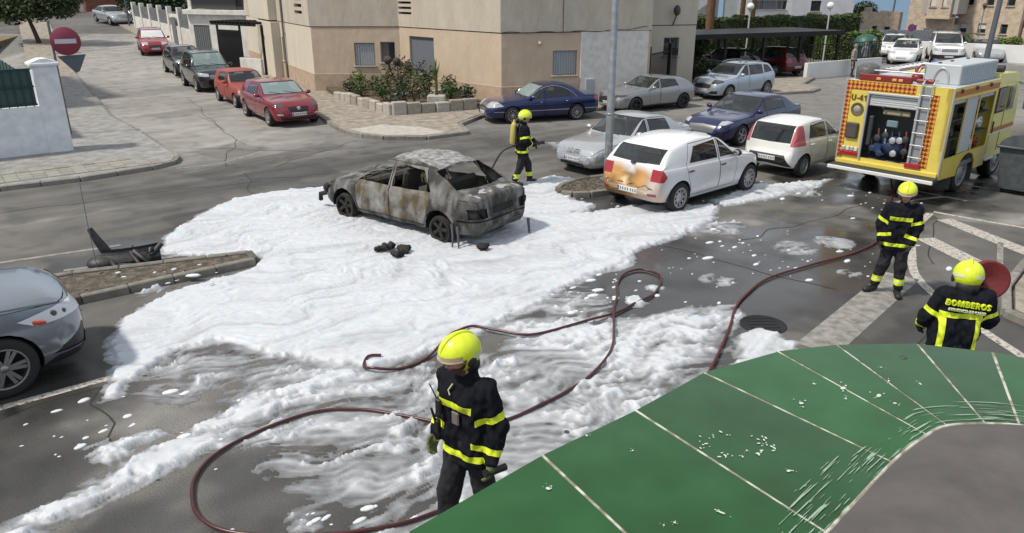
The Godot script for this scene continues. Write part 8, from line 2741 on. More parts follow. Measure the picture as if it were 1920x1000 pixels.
# ================================================================ people
# bones: [a, b, radius at a, radius at b]; returns triangles (position, normal) x 3 of their smooth union (surface nets)
func blob(bones: Array, cell: float, k: float) -> PackedVector3Array:
	var lo := Vector3.ONE * 1e9
	var hi := -lo
	for q in bones:
		var r: float = maxf(q[2], q[3]) + cell * 2.5 + k * 0.3
		lo = lo.min((q[0] as Vector3).min(q[1]) - Vector3.ONE * r)
		hi = hi.max((q[0] as Vector3).max(q[1]) + Vector3.ONE * r)
	var n := Vector3i(((hi - lo) / cell).ceil()) + Vector3i.ONE * 2
	var f := PackedFloat32Array(); f.resize(n.x * n.y * n.z); f.fill(1.0)
	var sy := n.x
	var sz := n.x * n.y
	for q in bones:
		var a: Vector3 = q[0]
		var b: Vector3 = q[1]
		var ra: float = q[2]
		var rb: float = q[3]
		var r := maxf(ra, rb) + k + cell * 2.0
		var i0 := Vector3i((((a.min(b) - Vector3.ONE * r) - lo) / cell).floor()).clamp(Vector3i.ZERO, n - Vector3i.ONE)
		var i1 := Vector3i((((a.max(b) + Vector3.ONE * r) - lo) / cell).ceil()).clamp(Vector3i.ZERO, n - Vector3i.ONE)
		var ab := b - a
		var l2 := maxf(ab.length_squared(), 1e-9)
		for z in range(i0.z, i1.z + 1):
			for y in range(i0.y, i1.y + 1):
				var o := z * sz + y * sy
				for x in range(i0.x, i1.x + 1):
					var p := lo + Vector3(x, y, z) * cell
					var t := clampf((p - a).dot(ab) / l2, 0.0, 1.0)
					var d := p.distance_to(a + ab * t) - lerpf(ra, rb, t)
					var e := f[o + x]
					var h := maxf(k - absf(e - d), 0.0) / k
					f[o + x] = minf(e, d) - h * h * k * 0.25
	var vid := {}
	var vp := PackedVector3Array()
	var vn := PackedVector3Array()
	var corner := [0, 1, sy, sy + 1, sz, sz + 1, sz + sy, sz + sy + 1]
	var edges := [[0, 1], [2, 3], [4, 5], [6, 7], [0, 2], [1, 3], [4, 6], [5, 7], [0, 4], [1, 5], [2, 6], [3, 7]]
	var off := [Vector3(0, 0, 0), Vector3(1, 0, 0), Vector3(0, 1, 0), Vector3(1, 1, 0), Vector3(0, 0, 1), Vector3(1, 0, 1), Vector3(0, 1, 1), Vector3(1, 1, 1)]
	for z in n.z - 1:
		for y in n.y - 1:
			for x in n.x - 1:
				var o := z * sz + y * sy + x
				if absf(f[o]) > cell * 2.2: continue
				var m := 0
				for c in 8:
					if f[o + corner[c]] < 0.0: m += 1
				if m == 0 or m == 8: continue
				var s := Vector3.ZERO
				var cnt := 0
				for e in edges:
					var fa := f[o + corner[e[0]]]
					var fb := f[o + corner[e[1]]]
					if (fa < 0.0) != (fb < 0.0):
						s += (off[e[0]] as Vector3).lerp(off[e[1]], fa / (fa - fb))
						cnt += 1
				vid[o] = vp.size()
				vp.append(lo + (Vector3(x, y, z) + s / cnt) * cell)
				var g := Vector3(f[o + 1] + f[o + 1 + sy] + f[o + 1 + sz] + f[o + 1 + sy + sz] - f[o] - f[o + sy] - f[o + sz] - f[o + sy + sz],
					f[o + sy] + f[o + 1 + sy] + f[o + sy + sz] + f[o + 1 + sy + sz] - f[o] - f[o + 1] - f[o + sz] - f[o + 1 + sz],
					f[o + sz] + f[o + 1 + sz] + f[o + sy + sz] + f[o + 1 + sy + sz] - f[o] - f[o + 1] - f[o + sy] - f[o + 1 + sy])
				vn.append(g.normalized())
	var out := PackedVector3Array()
	for o in vid:
		for ax in 3:
			var st: int = [1, sy, sz][ax]
			var d1: int = [sy, sz, 1][ax]
			var d2: int = [sz, 1, sy][ax]
			var fa := f[o]
			var fb := f[o + st]
			if (fa < 0.0) == (fb < 0.0): continue
			if not (vid.has(o - d1) and vid.has(o - d2) and vid.has(o - d1 - d2)): continue
			var q := [vid[o], vid[o - d1], vid[o - d1 - d2], vid[o - d2]]
			if fa > 0.0: q = [q[0], q[3], q[2], q[1]]
			for t in [[0, 1, 2], [0, 2, 3]]:
				for j in t:
					out.append(vp[q[j]]); out.append(vn[q[j]])
	return out

func crumple(t: PackedVector3Array, amount: float, seedn: int, freq := 9.0) -> PackedVector3Array:    # cloth folds
	var fn := FastNoiseLite.new()
	fn.seed = seedn
	fn.frequency = freq
	fn.fractal_octaves = 2
	var e := 0.012
	for k in range(0, t.size(), 2):
		var p := t[k] * Vector3(1.0, 0.55, 1.0)
		var d := fn.get_noise_3dv(p)
		var g := Vector3(fn.get_noise_3dv(p + Vector3(e, 0, 0)) - d, fn.get_noise_3dv(p + Vector3(0, e, 0)) - d, fn.get_noise_3dv(p + Vector3(0, 0, e)) - d) / e
		t[k] += t[k + 1] * d * amount
		t[k + 1] = (t[k + 1] - (g - t[k + 1] * g.dot(t[k + 1])) * amount).normalized()
	return t

func hand_bones(w: Vector3, dir: Vector3, palm: Vector3, curl: float) -> Array:
	var side := dir.cross(palm).normalized()
	var o := []
	o.append([w, w + dir * 0.05, 0.033, 0.036])
	o.append([w + dir * 0.05 + side * 0.022, w + dir * 0.085 + side * 0.026, 0.024, 0.020])
	o.append([w + dir * 0.05 - side * 0.022, w + dir * 0.085 - side * 0.026, 0.024, 0.020])
	var lens := [0.074, 0.084, 0.078, 0.060]
	for k in 4:
		var b := w + dir * 0.09 + side * (0.036 - k * 0.024)
		var d1 := (dir + palm * curl * 0.5).normalized()
		var d2 := (dir + palm * curl * 1.4).normalized()
		var d3 := (dir * 0.4 + palm * curl * 1.8).normalized()
		var m1: Vector3 = b + d1 * lens[k] * 0.45
		var m2: Vector3 = m1 + d2 * lens[k] * 0.32
		o.append([b, m1, 0.0125, 0.0115]); o.append([m1, m2, 0.0115, 0.0105]); o.append([m2, m2 + d3 * lens[k] * 0.25, 0.0105, 0.009])
	var tb := w + dir * 0.025 + side * 0.036
	var tm := tb + (side * 0.7 + dir * 0.7 + palm * 0.3).normalized() * 0.042
	o.append([tb, tm, 0.016, 0.0135]); o.append([tm, tm + (dir * 0.9 + side * 0.15 + palm * 0.4).normalized() * 0.036, 0.0135, 0.011])
	return o

# c: at, turn, scale, lean, head turn/nod, arms [[elbow, wrist], [elbow, wrist]] (left is +x, the figure faces +z), knees/feet
func firefighter(label: String, c: Dictionary) -> Node3D:
	var t := thing("person", label, "person", c.at, c.turn, "firefighters")
	t.scale = Vector3.ONE * c.get("scale", 1.0)
	var navy := grain("turnout_navy", [[0.0, Color(0.006, 0.0065, 0.010)], [1.0, Color(0.012, 0.013, 0.019)]], 1.4, 0.85, {"seed": 201})
	navy.metallic_specular = 0.25
	var flu := mat("band_fluorescent", Color(0.66, 0.78, 0.03), 0.55)
	var grey := mat("band_reflective", Color(0.50, 0.53, 0.50), 0.4)
	var black := mat("boot_black", Color(0.012, 0.012, 0.012), 0.55)
	var cell: float = c.get("cell", 0.017)
	var sd: int = c.get("seed", 1)
	var L: Vector3 = c.get("lean", Vector3.ZERO)              # shift of the shoulders
	var hip := Vector3(0, 0.95, 0)
	var chest := Vector3(0, 1.32, 0) + L * 0.75
	var neck := Vector3(0, 1.50, 0.0) + L
	var sh := [Vector3(0.185, 1.43, -0.01) + L, Vector3(-0.185, 1.43, -0.01) + L]
	var feet: Array = c.get("feet", [[Vector3(0.11, 0.50, 0.03), Vector3(0.13, 0.10, 0.0)], [Vector3(-0.11, 0.50, 0.03), Vector3(-0.13, 0.10, 0.0)]])
	# legs and trunk
	var bones := [[hip, chest, 0.13, 0.10], [chest, neck - Vector3(0, 0.06, 0), 0.10, 0.07]]
	for k in 2:
		var sx := 0.09 if k == 0 else -0.09
		bones.append([Vector3(sx, 0.93, 0), feet[k][0], 0.115, 0.088])
		bones.append([feet[k][0], feet[k][1] + Vector3(0, 0.06, 0), 0.088, 0.074])
		bones.append([sh[k], c.arms[k][0], 0.06, 0.05])
		bones.append([c.arms[k][0], c.arms[k][1], 0.05, 0.035])
	bones.append([neck - Vector3(0, 0.05, 0), neck + Vector3(0, 0.10, 0.01), 0.062, 0.058])
	var body := MB.new()
	body.use_col = true
	body.col = Color(0.009, 0.0095, 0.014)
	var legs := crumple(blob(bones, cell, 0.05), 0.014, sd + 5)
	# bands round the shins
	var band := MB.new()
	var gband := MB.new()
	if c.get("shin_bands", true):
		for k in 2:
			var f: Vector3 = feet[k][1]
			for q in [[0.10, 0.145, false], [0.145, 0.16, true], [0.16, 0.205, false]]:
				var pl := [Plane(Vector3(0, 1, 0), f.y + q[1]), Plane(Vector3(0, -1, 0), -(f.y + q[0])), Plane(Vector3(1, 0, 0), f.x + 0.13), Plane(Vector3(-1, 0, 0), -(f.x - 0.13)), Plane(Vector3(0, 0, 1), f.z + 0.16), Plane(Vector3(0, 0, -1), -(f.z - 0.16))]
				var r := carve(legs, pl)
				if q[2]: gband.soup(r[0], false, 0.004)
				else: band.soup(r[0], false, 0.004)
	body.soup(legs)
	# head in finer cells, turned on the neck
	var hd: Vector3 = neck + Vector3(0, 0.175, 0.02) + c.get("head_shift", Vector3.ZERO)
	var hb := Basis.from_euler(Vector3(c.get("nod", 0.0), c.get("look", 0.0), 0))
	var hx := Transform3D(hb, hd)
	var face_b := [[Vector3(0, 0.03, -0.015), Vector3(0, 0.02, 0.02), 0.092, 0.086], [Vector3(0, -0.05, 0.035), Vector3(0, -0.085, 0.05), 0.066, 0.042], [Vector3(0, 0.005, 0.09), Vector3(0, -0.030, 0.113), 0.011, 0.017], [Vector3(-0.03, 0.020, 0.083), Vector3(0.03, 0.020, 0.083), 0.016, 0.016], [Vector3(0.083, -0.01, 0.0), Vector3(0.083, 0.02, -0.005), 0.014, 0.018], [Vector3(-0.083, -0.01, 0.0), Vector3(-0.083, 0.02, -0.005), 0.014, 0.018], [Vector3(-0.02, -0.062, 0.092), Vector3(0.02, -0.062, 0.092), 0.011, 0.011], [Vector3(0, -0.08, -0.01), Vector3(0, -0.16, -0.03), 0.06, 0.06]]
	var fs := blob(face_b, c.get("head_cell", 0.010), 0.022)
	var hair: Color = c.get("hair", Color(0.03, 0.02, 0.015))
	for k in range(0, fs.size(), 2):
		var p := fs[k]
		body.col = Color(0.42, 0.24, 0.17)
		if c.get("beard", false) and p.y < -0.050 and p.z > 0.0 and not (absf(p.x) < 0.022 and absf(p.y + 0.062) < 0.007): body.col = hair
		if p.y > 0.035 and p.z < 0.06: body.col = hair
		if absf(absf(p.x) - 0.032) < 0.012 and absf(p.y - 0.002) < 0.008 and p.z > 0.06: body.col = Color(0.02, 0.015, 0.012)
		if absf(p.x) < 0.024 and absf(p.y + 0.062) < 0.008 and p.z > 0.07: body.col = Color(0.30, 0.12, 0.10)
		body.xf = hx
		body.put(p, fs[k + 1])
		if k % 6 == 4:
			var i := body.v.size() - 3
			body.ix.append_array([i, i + 2, i + 1])
	body.xf = Transform3D.IDENTITY
	# gloved hands
	body.col = c.get("glove", Color(0.016, 0.017, 0.018))
	for k in 2:
		var d: Vector3 = (c.arms[k][1] - c.arms[k][0]).normalized()
		if c.has("hand_dir"): d = c.hand_dir[k]
		var palm := Vector3(-1 if k == 0 else 1, 0, 0.25).normalized()
		if c.has("palm"): palm = c.palm[k]
		palm = (palm - d * palm.dot(d)).normalized()
		body.soup(blob(hand_bones(c.arms[k][1], d, palm, c.get("curl", 0.7)), c.get("hand_cell", 0.008), 0.008))
	var bm := mat("person_body", Color(1, 1, 1), 0.8)
	bm.vertex_color_use_as_albedo = true
	part(t, "body", body, bm)
	# jacket: wider than the body, flared at the hem, closed collar
	var hem: float = c.get("hem", 0.78)
	var jb := []
	for s in [-1.0, 1.0]:
		jb.append([Vector3(0.075 * s, hem - 0.1, 0), Vector3(0.085 * s, 1.05, 0), 0.150, 0.136])
		jb.append([Vector3(0.085 * s, 1.05, 0), chest + Vector3(0.085 * s, 0, 0), 0.136, 0.138])
		jb.append([chest + Vector3(0.085 * s, 0, 0), sh[0 if s > 0 else 1] + Vector3(-0.05 * s, -0.02, 0), 0.138, 0.092])
	jb.append([neck - Vector3(0, 0.06, 0), neck + Vector3(0, -0.005, -0.012), 0.105, 0.086])
	for k in 2:
		jb.append([sh[k], c.arms[k][0], 0.094, 0.074])
		jb.append([c.arms[k][0], (c.arms[k][1] as Vector3).lerp(c.arms[k][0], 0.06), 0.074, 0.056])
	var js := crumple(blob(jb, cell, 0.045), 0.022, sd)
	js = carve(js, [Plane(Vector3(0, 1, 0), hem)])[1]
	var bands := []
	var full := [Plane(Vector3(1, 0, 0), 0.255), Plane(Vector3(-1, 0, 0), 0.255)]
	bands.append([[Plane(Vector3(0, 1, 0), hem + 0.115), Plane(Vector3(0, -1, 0), -(hem + 0.06))] + full, flu])
	if c.get("back_print", false):
		var bk := Plane(Vector3(0, 0, 1), 0.0)
		bands.append([[Plane(Vector3(0, 1, 0), 1.30 + L.y), Plane(Vector3(0, -1, 0), -1.235), bk, Plane(Vector3(1, 0, 0), 0.19), Plane(Vector3(-1, 0, 0), 0.19)], flu])
		for s in [-1.0, 1.0]:
			bands.append([[Plane(Vector3(0, 1, 0), 1.232), Plane(Vector3(0, -1, 0), -(hem + 0.118)), bk, Plane(Vector3(s, 0, 0), 0.185), Plane(Vector3(-s, 0, 0), -0.132)], flu])
	else:
		bands.append([[Plane(Vector3(0, 1, 0), 1.325), Plane(Vector3(0, -1, 0), -1.265), Plane(Vector3(0, 0, -1), 0.02), Plane(Vector3(1, 0, 0), 0.16), Plane(Vector3(-1, 0, 0), 0.16)], flu])
	for k in 2:
		for q in [[0, 0.60, 0.78, flu], [1, 0.58, 0.76, flu]]:
			var a: Vector3 = sh[k] if q[0] == 0 else c.arms[k][0]
			var b: Vector3 = c.arms[k][0] if q[0] == 0 else c.arms[k][1]
			var d := (b - a).normalized()
			var u := d.cross(Vector3(0, 0, 1)).normalized()
			if absf(d.z) > 0.9: u = d.cross(Vector3.UP).normalized()
			var w := d.cross(u)
			var p := a.lerp(b, q[1])
			var p2 := a.lerp(b, q[2])
			bands.append([[Plane(d, p2), Plane(-d, p), Plane(u, a + u * 0.14), Plane(-u, a - u * 0.14), Plane(w, a + w * 0.14), Plane(-w, a - w * 0.14)], q[3]])
	var pieces := []
	for q in bands:
		var r := carve(js, q[0])
		js = r[1]
		if r[0].size() > 0: pieces.append([r[0], q[1]])
	var jm := MB.new()
	jm.soup(js)
	var jacket := part(t, "jacket", jm, navy)
	for q in pieces:
		var m := MB.new()
		m.soup(q[0], false, 0.004)
		part(jacket, "reflective_band", m, q[1])
	if band.v.size() > 0: part(t, "shin_band", band, flu)
	if gband.v.size() > 0: part(t, "shin_band", gband, grey)
	# boots
	for k in 2:
		var f: Vector3 = feet[k][1]
		var yaw: float = c.get("toe", [0.25, -0.25])[k]
		var fw := Vector3(sin(yaw), 0, cos(yaw))
		var bt := MB.new()
		bt.soup(blob([[f + Vector3(0, 0.12, -0.01), f + Vector3(0, -0.03, -0.015), 0.066, 0.052], [f + Vector3(0, -0.045, -0.03), f + fw * 0.15 + Vector3(0, -0.055, 0), 0.052, 0.044], [f + fw * 0.10 + Vector3(0, -0.045, 0), f + fw * 0.17 + Vector3(0, -0.058, 0), 0.05, 0.04]], 0.012, 0.03))
		part(t, "boot", bt, black)
	helmet(t, hx)
	return t

func helmet(t: Node, hx: Transform3D) -> void:
	var flu := glossy(grain("helmet_yellow", [[0.0, Color(0.50, 0.60, 0.02)], [0.35, Color(0.64, 0.76, 0.02)], [1.0, Color(0.72, 0.84, 0.03)]], 3.0, 0.42, {"seed": 221, "oct": 6, "bump": 0.6}), 0.35, 0.2)
	var shell := PackedVector3Array()
	var b := MB.new()
	b.ball(Vector3(0, 0.045, -0.012), Vector3(0.139, 0.147, 0.169), 36, 24)
	for k in range(0, b.ix.size(), 3):
		for j in [0, 2, 1]:
			shell.append(b.v[b.ix[k + j]]); shell.append(b.n[b.ix[k + j]])
	shell = carve(shell, [Plane(Vector3(0, 1, 0), -0.07)])[1]                                    # lower rim
	shell = carve(shell, [Plane(Vector3(0, 1, 0.0), 0.040), Plane(Vector3(0, -0.2, -1).normalized(), -0.02)])[1]   # face opening
	var m := MB.new()
	m.xf = hx
	m.soup(shell, false, 0.0)
	var o := part(t, "helmet", m, flu)
	m = MB.new()                              # ridge over the crown
	m.xf = hx
	var line := []
	for k in 12:
		var a := lerpf(0.35, 2.5, k / 11.0)
		line.append(Vector3(0, 0.045 + 0.147 * sin(a), -0.012 + 0.169 * cos(a)))
	m.tube(line, [0.006, 0.013, 0.016, 0.017, 0.018, 0.018, 0.018, 0.017, 0.016, 0.014, 0.01, 0.006], 7)
	part(o, "helmet_ridge", m, flu)
	m = MB.new()                              # visor along the brow and dark edge trim
	m.xf = hx
	for k in 16:
		var a0 := lerpf(-1.25, 1.25, k / 16.0); var a1 := lerpf(-1.25, 1.25, (k + 1) / 16.0)
		var p := Vector3(0.142 * sin(a0), 0.042, 0.171 * cos(a0) - 0.010); var q := Vector3(0.142 * sin(a1), 0.042, 0.171 * cos(a1) - 0.010)
		m._oq(p, q, q + Vector3(0, 0.035, -0.004), p + Vector3(0, 0.035, -0.004), Vector3(0, 0.03, -0.02))
		m._oq(p, q, q * Vector3(1.02, 1, 1.03) - Vector3(0, 0.010, 0), p * Vector3(1.02, 1, 1.03) - Vector3(0, 0.010, 0), Vector3(0, -0.2, 0))
	part(o, "visor", m, glossy(mat("visor_pale", Color(0.55, 0.45, 0.28), 0.2, 0.3)))
	m = MB.new()                              # pale reflective strips round the shell
	m.xf = hx
	for s in [-1.0, 1.0]:
		m = MB.new()
		m.xf = hx
		for k in 8:
			var a0 := 1.75 + k * 0.13; var a1 := a0 + 0.12
			var p := Vector3(s * 0.1405 * sin(a0), 0.02, 0.171 * cos(a0) - 0.012); var q := Vector3(s * 0.1405 * sin(a1), 0.02, 0.171 * cos(a1) - 0.012)
			m._oq(p, q, q + Vector3(0, 0.03, 0), p + Vector3(0, 0.03, 0), Vector3(0, 0.03, -0.01))
		part(o, "helmet_strip", m, mat("strip_pale", Color(0.62, 0.64, 0.50), 0.35))
	m = MB.new()
	m.xf = hx
	for s in [-1.0, 1.0]:
		m.ball(Vector3(0.132 * s, -0.005, -0.03), Vector3(0.016, 0.042, 0.042), 12, 8)
	m.ball(Vector3(0, -0.075, -0.075), Vector3(0.105, 0.085, 0.075), 16, 10)
	part(o, "ear_guard", m, mat("boot_black", Color(0.012, 0.012, 0.012), 0.55))

func make_people() -> void:
	# walking firefighter close to the terrace
	var p := firefighter("bearded firefighter in dark gear and yellow helmet walking past the green ledge", {"at": Vector3(-0.37, 0, -5.55), "turn": -40.0, "scale": 1.115, "shin_bands": false, "seed": 11, "cell": 0.014, "head_cell": 0.0065, "hand_cell": 0.006, "beard": true, "look": -0.25, "nod": 0.14, "hair": Color(0.075, 0.045, 0.03), "head_shift": Vector3(-0.015, -0.01, 0.03),
		"lean": Vector3(0, 0, 0.02), "glove": Color(0.10, 0.12, 0.05), "arms": [[Vector3(0.275, 1.14, -0.03), Vector3(0.285, 0.87, 0.06)], [Vector3(-0.27, 1.16, -0.06), Vector3(-0.26, 0.92, 0.10)]],
		"feet": [[Vector3(0.10, 0.50, -0.05), Vector3(0.11, 0.10, -0.28)], [Vector3(-0.10, 0.50, 0.14), Vector3(-0.12, 0.10, 0.16)]]})
	var dark := mat("radio_black", Color(0.01, 0.01, 0.01), 0.5)
	var b := MB.new()                                        # radio with aerial and hand lamp on the chest
	b.box(Vector3(-0.15, 1.24, 0.165), Vector3(0.06, 0.13, 0.04), 0.01)
	b.tube([Vector3(-0.165, 1.30, 0.17), Vector3(-0.22, 1.42, 0.19)], [0.006, 0.004], 6)
	b.tube([Vector3(-0.17, 1.08, 0.18), Vector3(-0.20, 1.22, 0.2)], [0.014, 0.01], 6)
	b.box(Vector3(-0.17, 1.06, 0.17), Vector3(0.05, 0.12, 0.045), 0.01)
	part(p, "radio", b, dark)
	b = MB.new()
	b.box(Vector3(0.02, 1.20, 0.165), Vector3(0.075, 0.11, 0.02), 0.01)
	part(p, "name_patch", b, mat("patch_grey", Color(0.14, 0.12, 0.11), 0.8))
	b = MB.new()
	b.tube([Vector3(-0.03, 1.46, 0.13), Vector3(-0.055, 1.41, 0.155), Vector3(-0.03, 1.38, 0.165)], 0.006, 6)
	part(p, "collar_cord", b, mat("cord_pale", Color(0.5, 0.5, 0.35), 0.7))
	b = MB.new()
	b.tube([Vector3(0.285, 0.82, 0.14), Vector3(0.30, 0.80, 0.05), Vector3(0.33, 0.80, -0.05)], 0.028, 8)
	part(p, "torch", b, dark)
	# firefighter spraying the silver saloon
	p = firefighter("firefighter with yellow air cylinder spraying a hose nozzle at the silver saloon", {"at": Vector3(0.25, 0, -18.45), "turn": 100.0, "seed": 21, "cell": 0.022, "hand_cell": 0.011, "nod": 0.2, "lean": Vector3(0, -0.01, 0.05),
		"arms": [[Vector3(0.26, 1.16, 0.10), Vector3(0.10, 1.07, 0.34)], [Vector3(-0.27, 1.14, 0.06), Vector3(-0.12, 1.02, 0.22)]], "palm": [Vector3(0, -1, 0), Vector3(0, 1, 0)], "curl": 1.1,
		"feet": [[Vector3(0.10, 0.50, 0.16), Vector3(0.12, 0.10, 0.22)], [Vector3(-0.10, 0.50, -0.06), Vector3(-0.12, 0.10, -0.20)]]})
	b = MB.new()
	b.xf = Transform3D(Basis(Vector3(1, 0, 0), 0.08), Vector3(0, 1.30, -0.22))
	b.lathe([Vector2(0.0, -0.27), Vector2(0.06, -0.26), Vector2(0.078, -0.20), Vector2(0.078, 0.18), Vector2(0.06, 0.25), Vector2(0.03, 0.28), Vector2(0.03, 0.33), Vector2(0.0, 0.33)], 18)
	part(p, "air_cylinder", b, mat("cylinder_yellow", Color(0.50, 0.42, 0.10), 0.45))
	b = MB.new()
	b.box(Vector3(0, 1.26, -0.155), Vector3(0.26, 0.50, 0.035), 0.015)
	for s in [-1.0, 1.0]: b.tube([Vector3(0.1 * s, 1.1, -0.15), Vector3(0.12 * s, 1.50, -0.06), Vector3(0.12 * s, 1.46, 0.10), Vector3(0.11 * s, 1.12, 0.16)], 0.02, 6)
	part(p, "harness", b, mat("boot_black", Color(0.012, 0.012, 0.012), 0.55))
	var n := thing("hose_nozzle", "black hose nozzle held at the spraying firefighter's waist", "nozzle", Vector3(0.25, 0, -18.45), 100.0)
	b = MB.new()
	b.tube([Vector3(0, 1.0, 0.16), Vector3(0, 1.03, 0.32), Vector3(0, 1.045, 0.46), Vector3(0, 1.05, 0.56)], [0.024, 0.03, 0.036, 0.05], 10)
	part(n, "barrel", b, mat("nozzle_dark", Color(0.04, 0.02, 0.02), 0.5))
	b = MB.new()
	b.box(Vector3(0, 0.95, 0.36), Vector3(0.03, 0.11, 0.045), 0.01)
	b.tube([Vector3(-0.03, 1.05, 0.28), Vector3(-0.03, 1.13, 0.33), Vector3(0.03, 1.13, 0.33), Vector3(0.03, 1.05, 0.28)], 0.008, 6)
	part(n, "handle", b, mat("nozzle_dark", Color(0.04, 0.02, 0.02), 0.5))
	hose3("fire_hose", [Vector3(0.36, 1.0, -18.48), Vector3(0.1, 1.0, -18.4), Vector3(-0.25, 0.85, -18.35), Vector3(-0.55, 0.35, -18.3), Vector3(-0.75, 0.05, -18.1), Vector3(-1.2, 0.03, -17.6), Vector3(-1.6, 0.03, -17.2)], 0.022, mat("hose_black", Color(0.02, 0.018, 0.018), 0.6), "thin dark hose hanging behind the spraying firefighter")
	# fan of water: droplets and fine streaks
	var spray := thing("water_spray", "fan of water spraying from the nozzle onto the silver saloon's bumper", "water")
	b = MB.new()
	rng.seed = 55
	var o := Vector3(0.80, 1.05, -18.55)
	for k in 1000:
		var s := pow(rng.randf(), 0.7) * 0.66
		var d := Vector3(1.35 + rng.randfn() * 0.16, -0.40 + rng.randfn() * 0.17, -0.40 + rng.randfn() * 0.2)
		var q := o + d * s + Vector3(0, -0.10 * s * s, 0)
		var l := d.normalized() * rng.randf_range(0.02, 0.09)
		b.tube([q, q + l], [0.0038, 0.0012], 3, false)
	part(spray, "droplets", b, pane("water_drop", Color(0.75, 0.8, 0.85), 0.55, 0.1)).set_meta("kind", "stuff")
	# standing firefighter beside the crossing
	firefighter("firefighter in dark gear and yellow helmet standing with a hose by the white crossing", {"at": Vector3(6.12, 0, -11.32), "turn": -24.0, "seed": 31, "cell": 0.017, "hand_cell": 0.009, "nod": 0.22, "look": -0.1, "lean": Vector3(0.02, 0, 0.0),
		"arms": [[Vector3(0.262, 1.15, 0.0), Vector3(0.19, 0.90, 0.14)], [Vector3(-0.255, 1.15, -0.04), Vector3(-0.235, 0.90, 0.08)]],
		"feet": [[Vector3(0.12, 0.50, 0.05), Vector3(0.14, 0.10, 0.06)], [Vector3(-0.13, 0.50, 0.02), Vector3(-0.20, 0.10, -0.02)]], "toe": [0.1, -0.9]})
	# firefighter seen from behind, bending to his right, with a rolled hose on his shoulder
	p = firefighter("firefighter seen from behind with BOMBEROS printed on the jacket back", {"at": Vector3(4.86, 0, -7.48), "turn": 170.0, "head_shift": Vector3(-0.02, -0.09, 0.05), "seed": 41, "cell": 0.015, "hand_cell": 0.009, "nod": 0.25, "look": -0.25, "back_print": true, "scale": 1.09, "lean": Vector3(-0.05, -0.01, 0.05), "shin_bands": false,
		"arms": [[Vector3(0.255, 1.17, 0.06), Vector3(0.23, 1.0, 0.24)], [Vector3(-0.31, 1.18, 0.04), Vector3(-0.27, 1.06, 0.24)]], "hem": 0.76})
	var flu := mat("band_fluorescent", Color(0.66, 0.78, 0.03), 0.55)
	var xb := Transform3D(Basis(Vector3(-1, 0, 0), Vector3(0, 1, 0), Vector3(0, 0, -1)).rotated(Vector3(0, 0, 1), 0.10).rotated(Vector3(1, 0, 0), -0.05), Vector3(-0.035, 1.385, -0.105))
	text_part(p, "back_print", "BOMBEROS", 0.078, 0.03, flu, xb)
	text_part(p, "back_print", "PROVINCIA DE CADIZ", 0.034, 0.03, mat("print_pale", Color(0.55, 0.6, 0.4), 0.6), xb.translated(Vector3(0.005, -0.065, -0.012)))
	var coil := thing("hose_roll", "rolled-up dark red flat hose carried on the back-turned firefighter's shoulder", "hose roll", Vector3(5.27, 1.66, -7.72), 0.0)
	b = MB.new()
	b.xf = Transform3D(Basis.from_euler(Vector3(PI * 0.5 - 0.25, 0.0, 0.2)), Vector3.ZERO)
	var prof := [Vector2(0.0, -0.035)]
	for k in 9:
		prof.append(Vector2(0.02 + k * 0.021, -0.040)); prof.append(Vector2(0.036 + k * 0.021, -0.034))
	prof.append(Vector2(0.215, -0.03)); prof.append(Vector2(0.215, 0.03))
	for k in range(8, -1, -1):
		prof.append(Vector2(0.036 + k * 0.021, 0.034)); prof.append(Vector2(0.02 + k * 0.021, 0.040))
	prof.append(Vector2(0.0, 0.035))
	b.lathe(prof, 34, 0.2)
	part(coil, "coil", b, grain("coil_red", [[0.0, Color(0.10, 0.008, 0.010)], [1.0, Color(0.18, 0.02, 0.02)]], 3.0, 0.7, {"seed": 211}))
	b = MB.new()
	b.xf = Transform3D(Basis.from_euler(Vector3(PI * 0.5 - 0.25, 0.0, 0.2)), Vector3(-0.17, -0.02, 0.06))
	b.lathe([Vector2(0.028, -0.03), Vector2(0.03, 0.03), Vector2(0.0, 0.03)], 12)
	part(coil, "coupling", b, mat("truck_silver", Color(0.52, 0.53, 0.54), 0.4, 0.6))
	# passers-by far off beyond the fire engine
	for q in [[Vector3(18.6, 0, -42.2), 60.0, Color(0.28, 0.24, 0.20), Color(0.03, 0.03, 0.035), "distant pedestrian in a pale beige top near the hedge block"], [Vector3(21.6, 0, -46.6), 30.0, Color(0.03, 0.035, 0.03), Color(0.03, 0.03, 0.03), "distant pedestrian in dark clothes in front of the hedge block"], [Vector3(20.0, 0, -44.0), 200.0, Color(0.16, 0.16, 0.19), Color(0.04, 0.04, 0.05), "distant grey-haired pedestrian in a grey checked shirt"]]:
		passer_by(q[4], q[0], q[1], q[2], q[3])

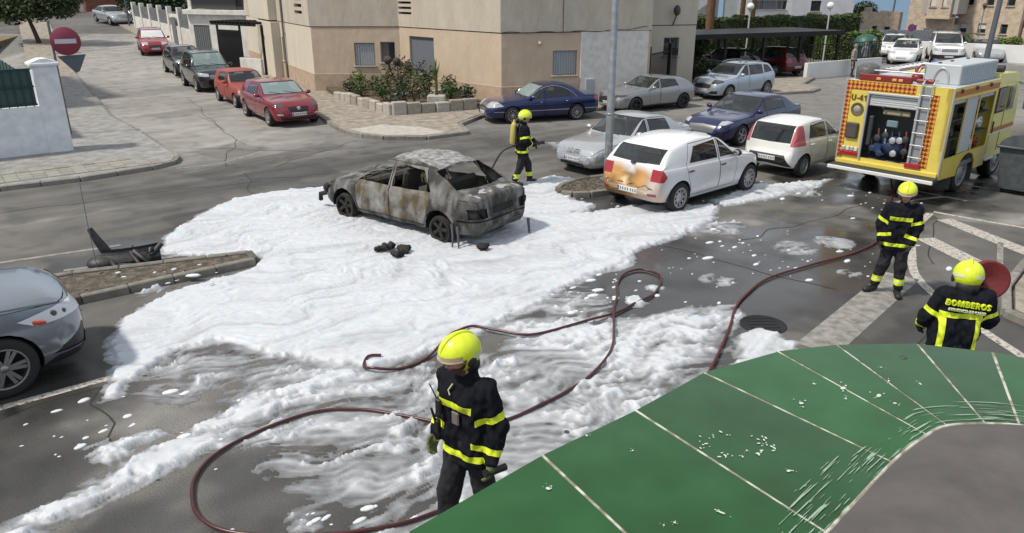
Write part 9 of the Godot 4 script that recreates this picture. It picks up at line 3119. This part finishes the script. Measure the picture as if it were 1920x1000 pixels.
func passer_by(label: String, at: Vector3, turn: float, top: Color, low: Color) -> void:
	var t := thing("person", label, "person", at, turn, "pedestrians")
	var s := blob([[Vector3(0, 0.95, 0), Vector3(0, 1.32, 0), 0.15, 0.15], [Vector3(-0.12, 1.38, 0), Vector3(0.12, 1.38, 0), 0.09, 0.09], [Vector3(0.09, 0.92, 0), Vector3(0.11, 0.5, 0.04), 0.10, 0.07], [Vector3(0.11, 0.5, 0.04), Vector3(0.12, 0.06, -0.02), 0.07, 0.05], [Vector3(-0.09, 0.92, 0), Vector3(-0.11, 0.5, 0.02), 0.10, 0.07], [Vector3(-0.11, 0.5, 0.02), Vector3(-0.12, 0.06, 0.06), 0.07, 0.05], [Vector3(0.12, 0.05, -0.02), Vector3(0.14, 0.04, 0.12), 0.045, 0.04], [Vector3(-0.12, 0.05, 0.06), Vector3(-0.14, 0.04, 0.2), 0.045, 0.04],
		[Vector3(0.19, 1.40, 0), Vector3(0.25, 1.12, 0.02), 0.06, 0.05], [Vector3(0.25, 1.12, 0.02), Vector3(0.22, 0.88, 0.12), 0.045, 0.035], [Vector3(0.22, 0.88, 0.12), Vector3(0.21, 0.80, 0.15), 0.035, 0.025], [Vector3(-0.19, 1.40, 0), Vector3(-0.25, 1.12, -0.02), 0.06, 0.05], [Vector3(-0.25, 1.12, -0.02), Vector3(-0.23, 0.88, 0.08), 0.045, 0.035], [Vector3(-0.23, 0.88, 0.08), Vector3(-0.22, 0.80, 0.1), 0.035, 0.025], [Vector3(0, 1.4, 0), Vector3(0, 1.54, 0.02), 0.06, 0.055], [Vector3(0, 1.62, 0), Vector3(0, 1.66, 0.02), 0.09, 0.09], [Vector3(0, 1.58, 0.05), Vector3(0, 1.56, 0.06), 0.055, 0.05]], 0.03, 0.04)
	var b := MB.new()
	b.use_col = true
	for k in range(0, s.size(), 2):
		var p := s[k]
		b.col = top if p.y > 0.93 else low
		if p.y > 1.50: b.col = Color(0.40, 0.24, 0.17) if p.z > 0.03 and p.y < 1.66 else Color(0.22, 0.20, 0.18)
		if p.y < 0.84 and absf(p.x) > 0.18: b.col = Color(0.40, 0.24, 0.17)
		if p.y < 0.08: b.col = Color(0.03, 0.03, 0.03)
		b.put(p, s[k + 1])
		if k % 6 == 4:
			var i := b.v.size() - 3
			b.ix.append_array([i, i + 2, i + 1])
	var bm := mat("person_body", Color(1, 1, 1), 0.8)
	part(t, "body", b, bm)

func _ready() -> void:
	rng.seed = 7
	make_view()
	make_ground()
	make_pavements()
	make_markings()
	make_main_building()
	make_left_house()
	make_side_street()
	make_right_background()
	make_cars()
	make_burnt_car()
	make_foam()
	make_hoses()
	make_ledge()
	make_truck()
	make_street_things()
	make_plants()
	make_people()
	print(Time.get_ticks_msec())
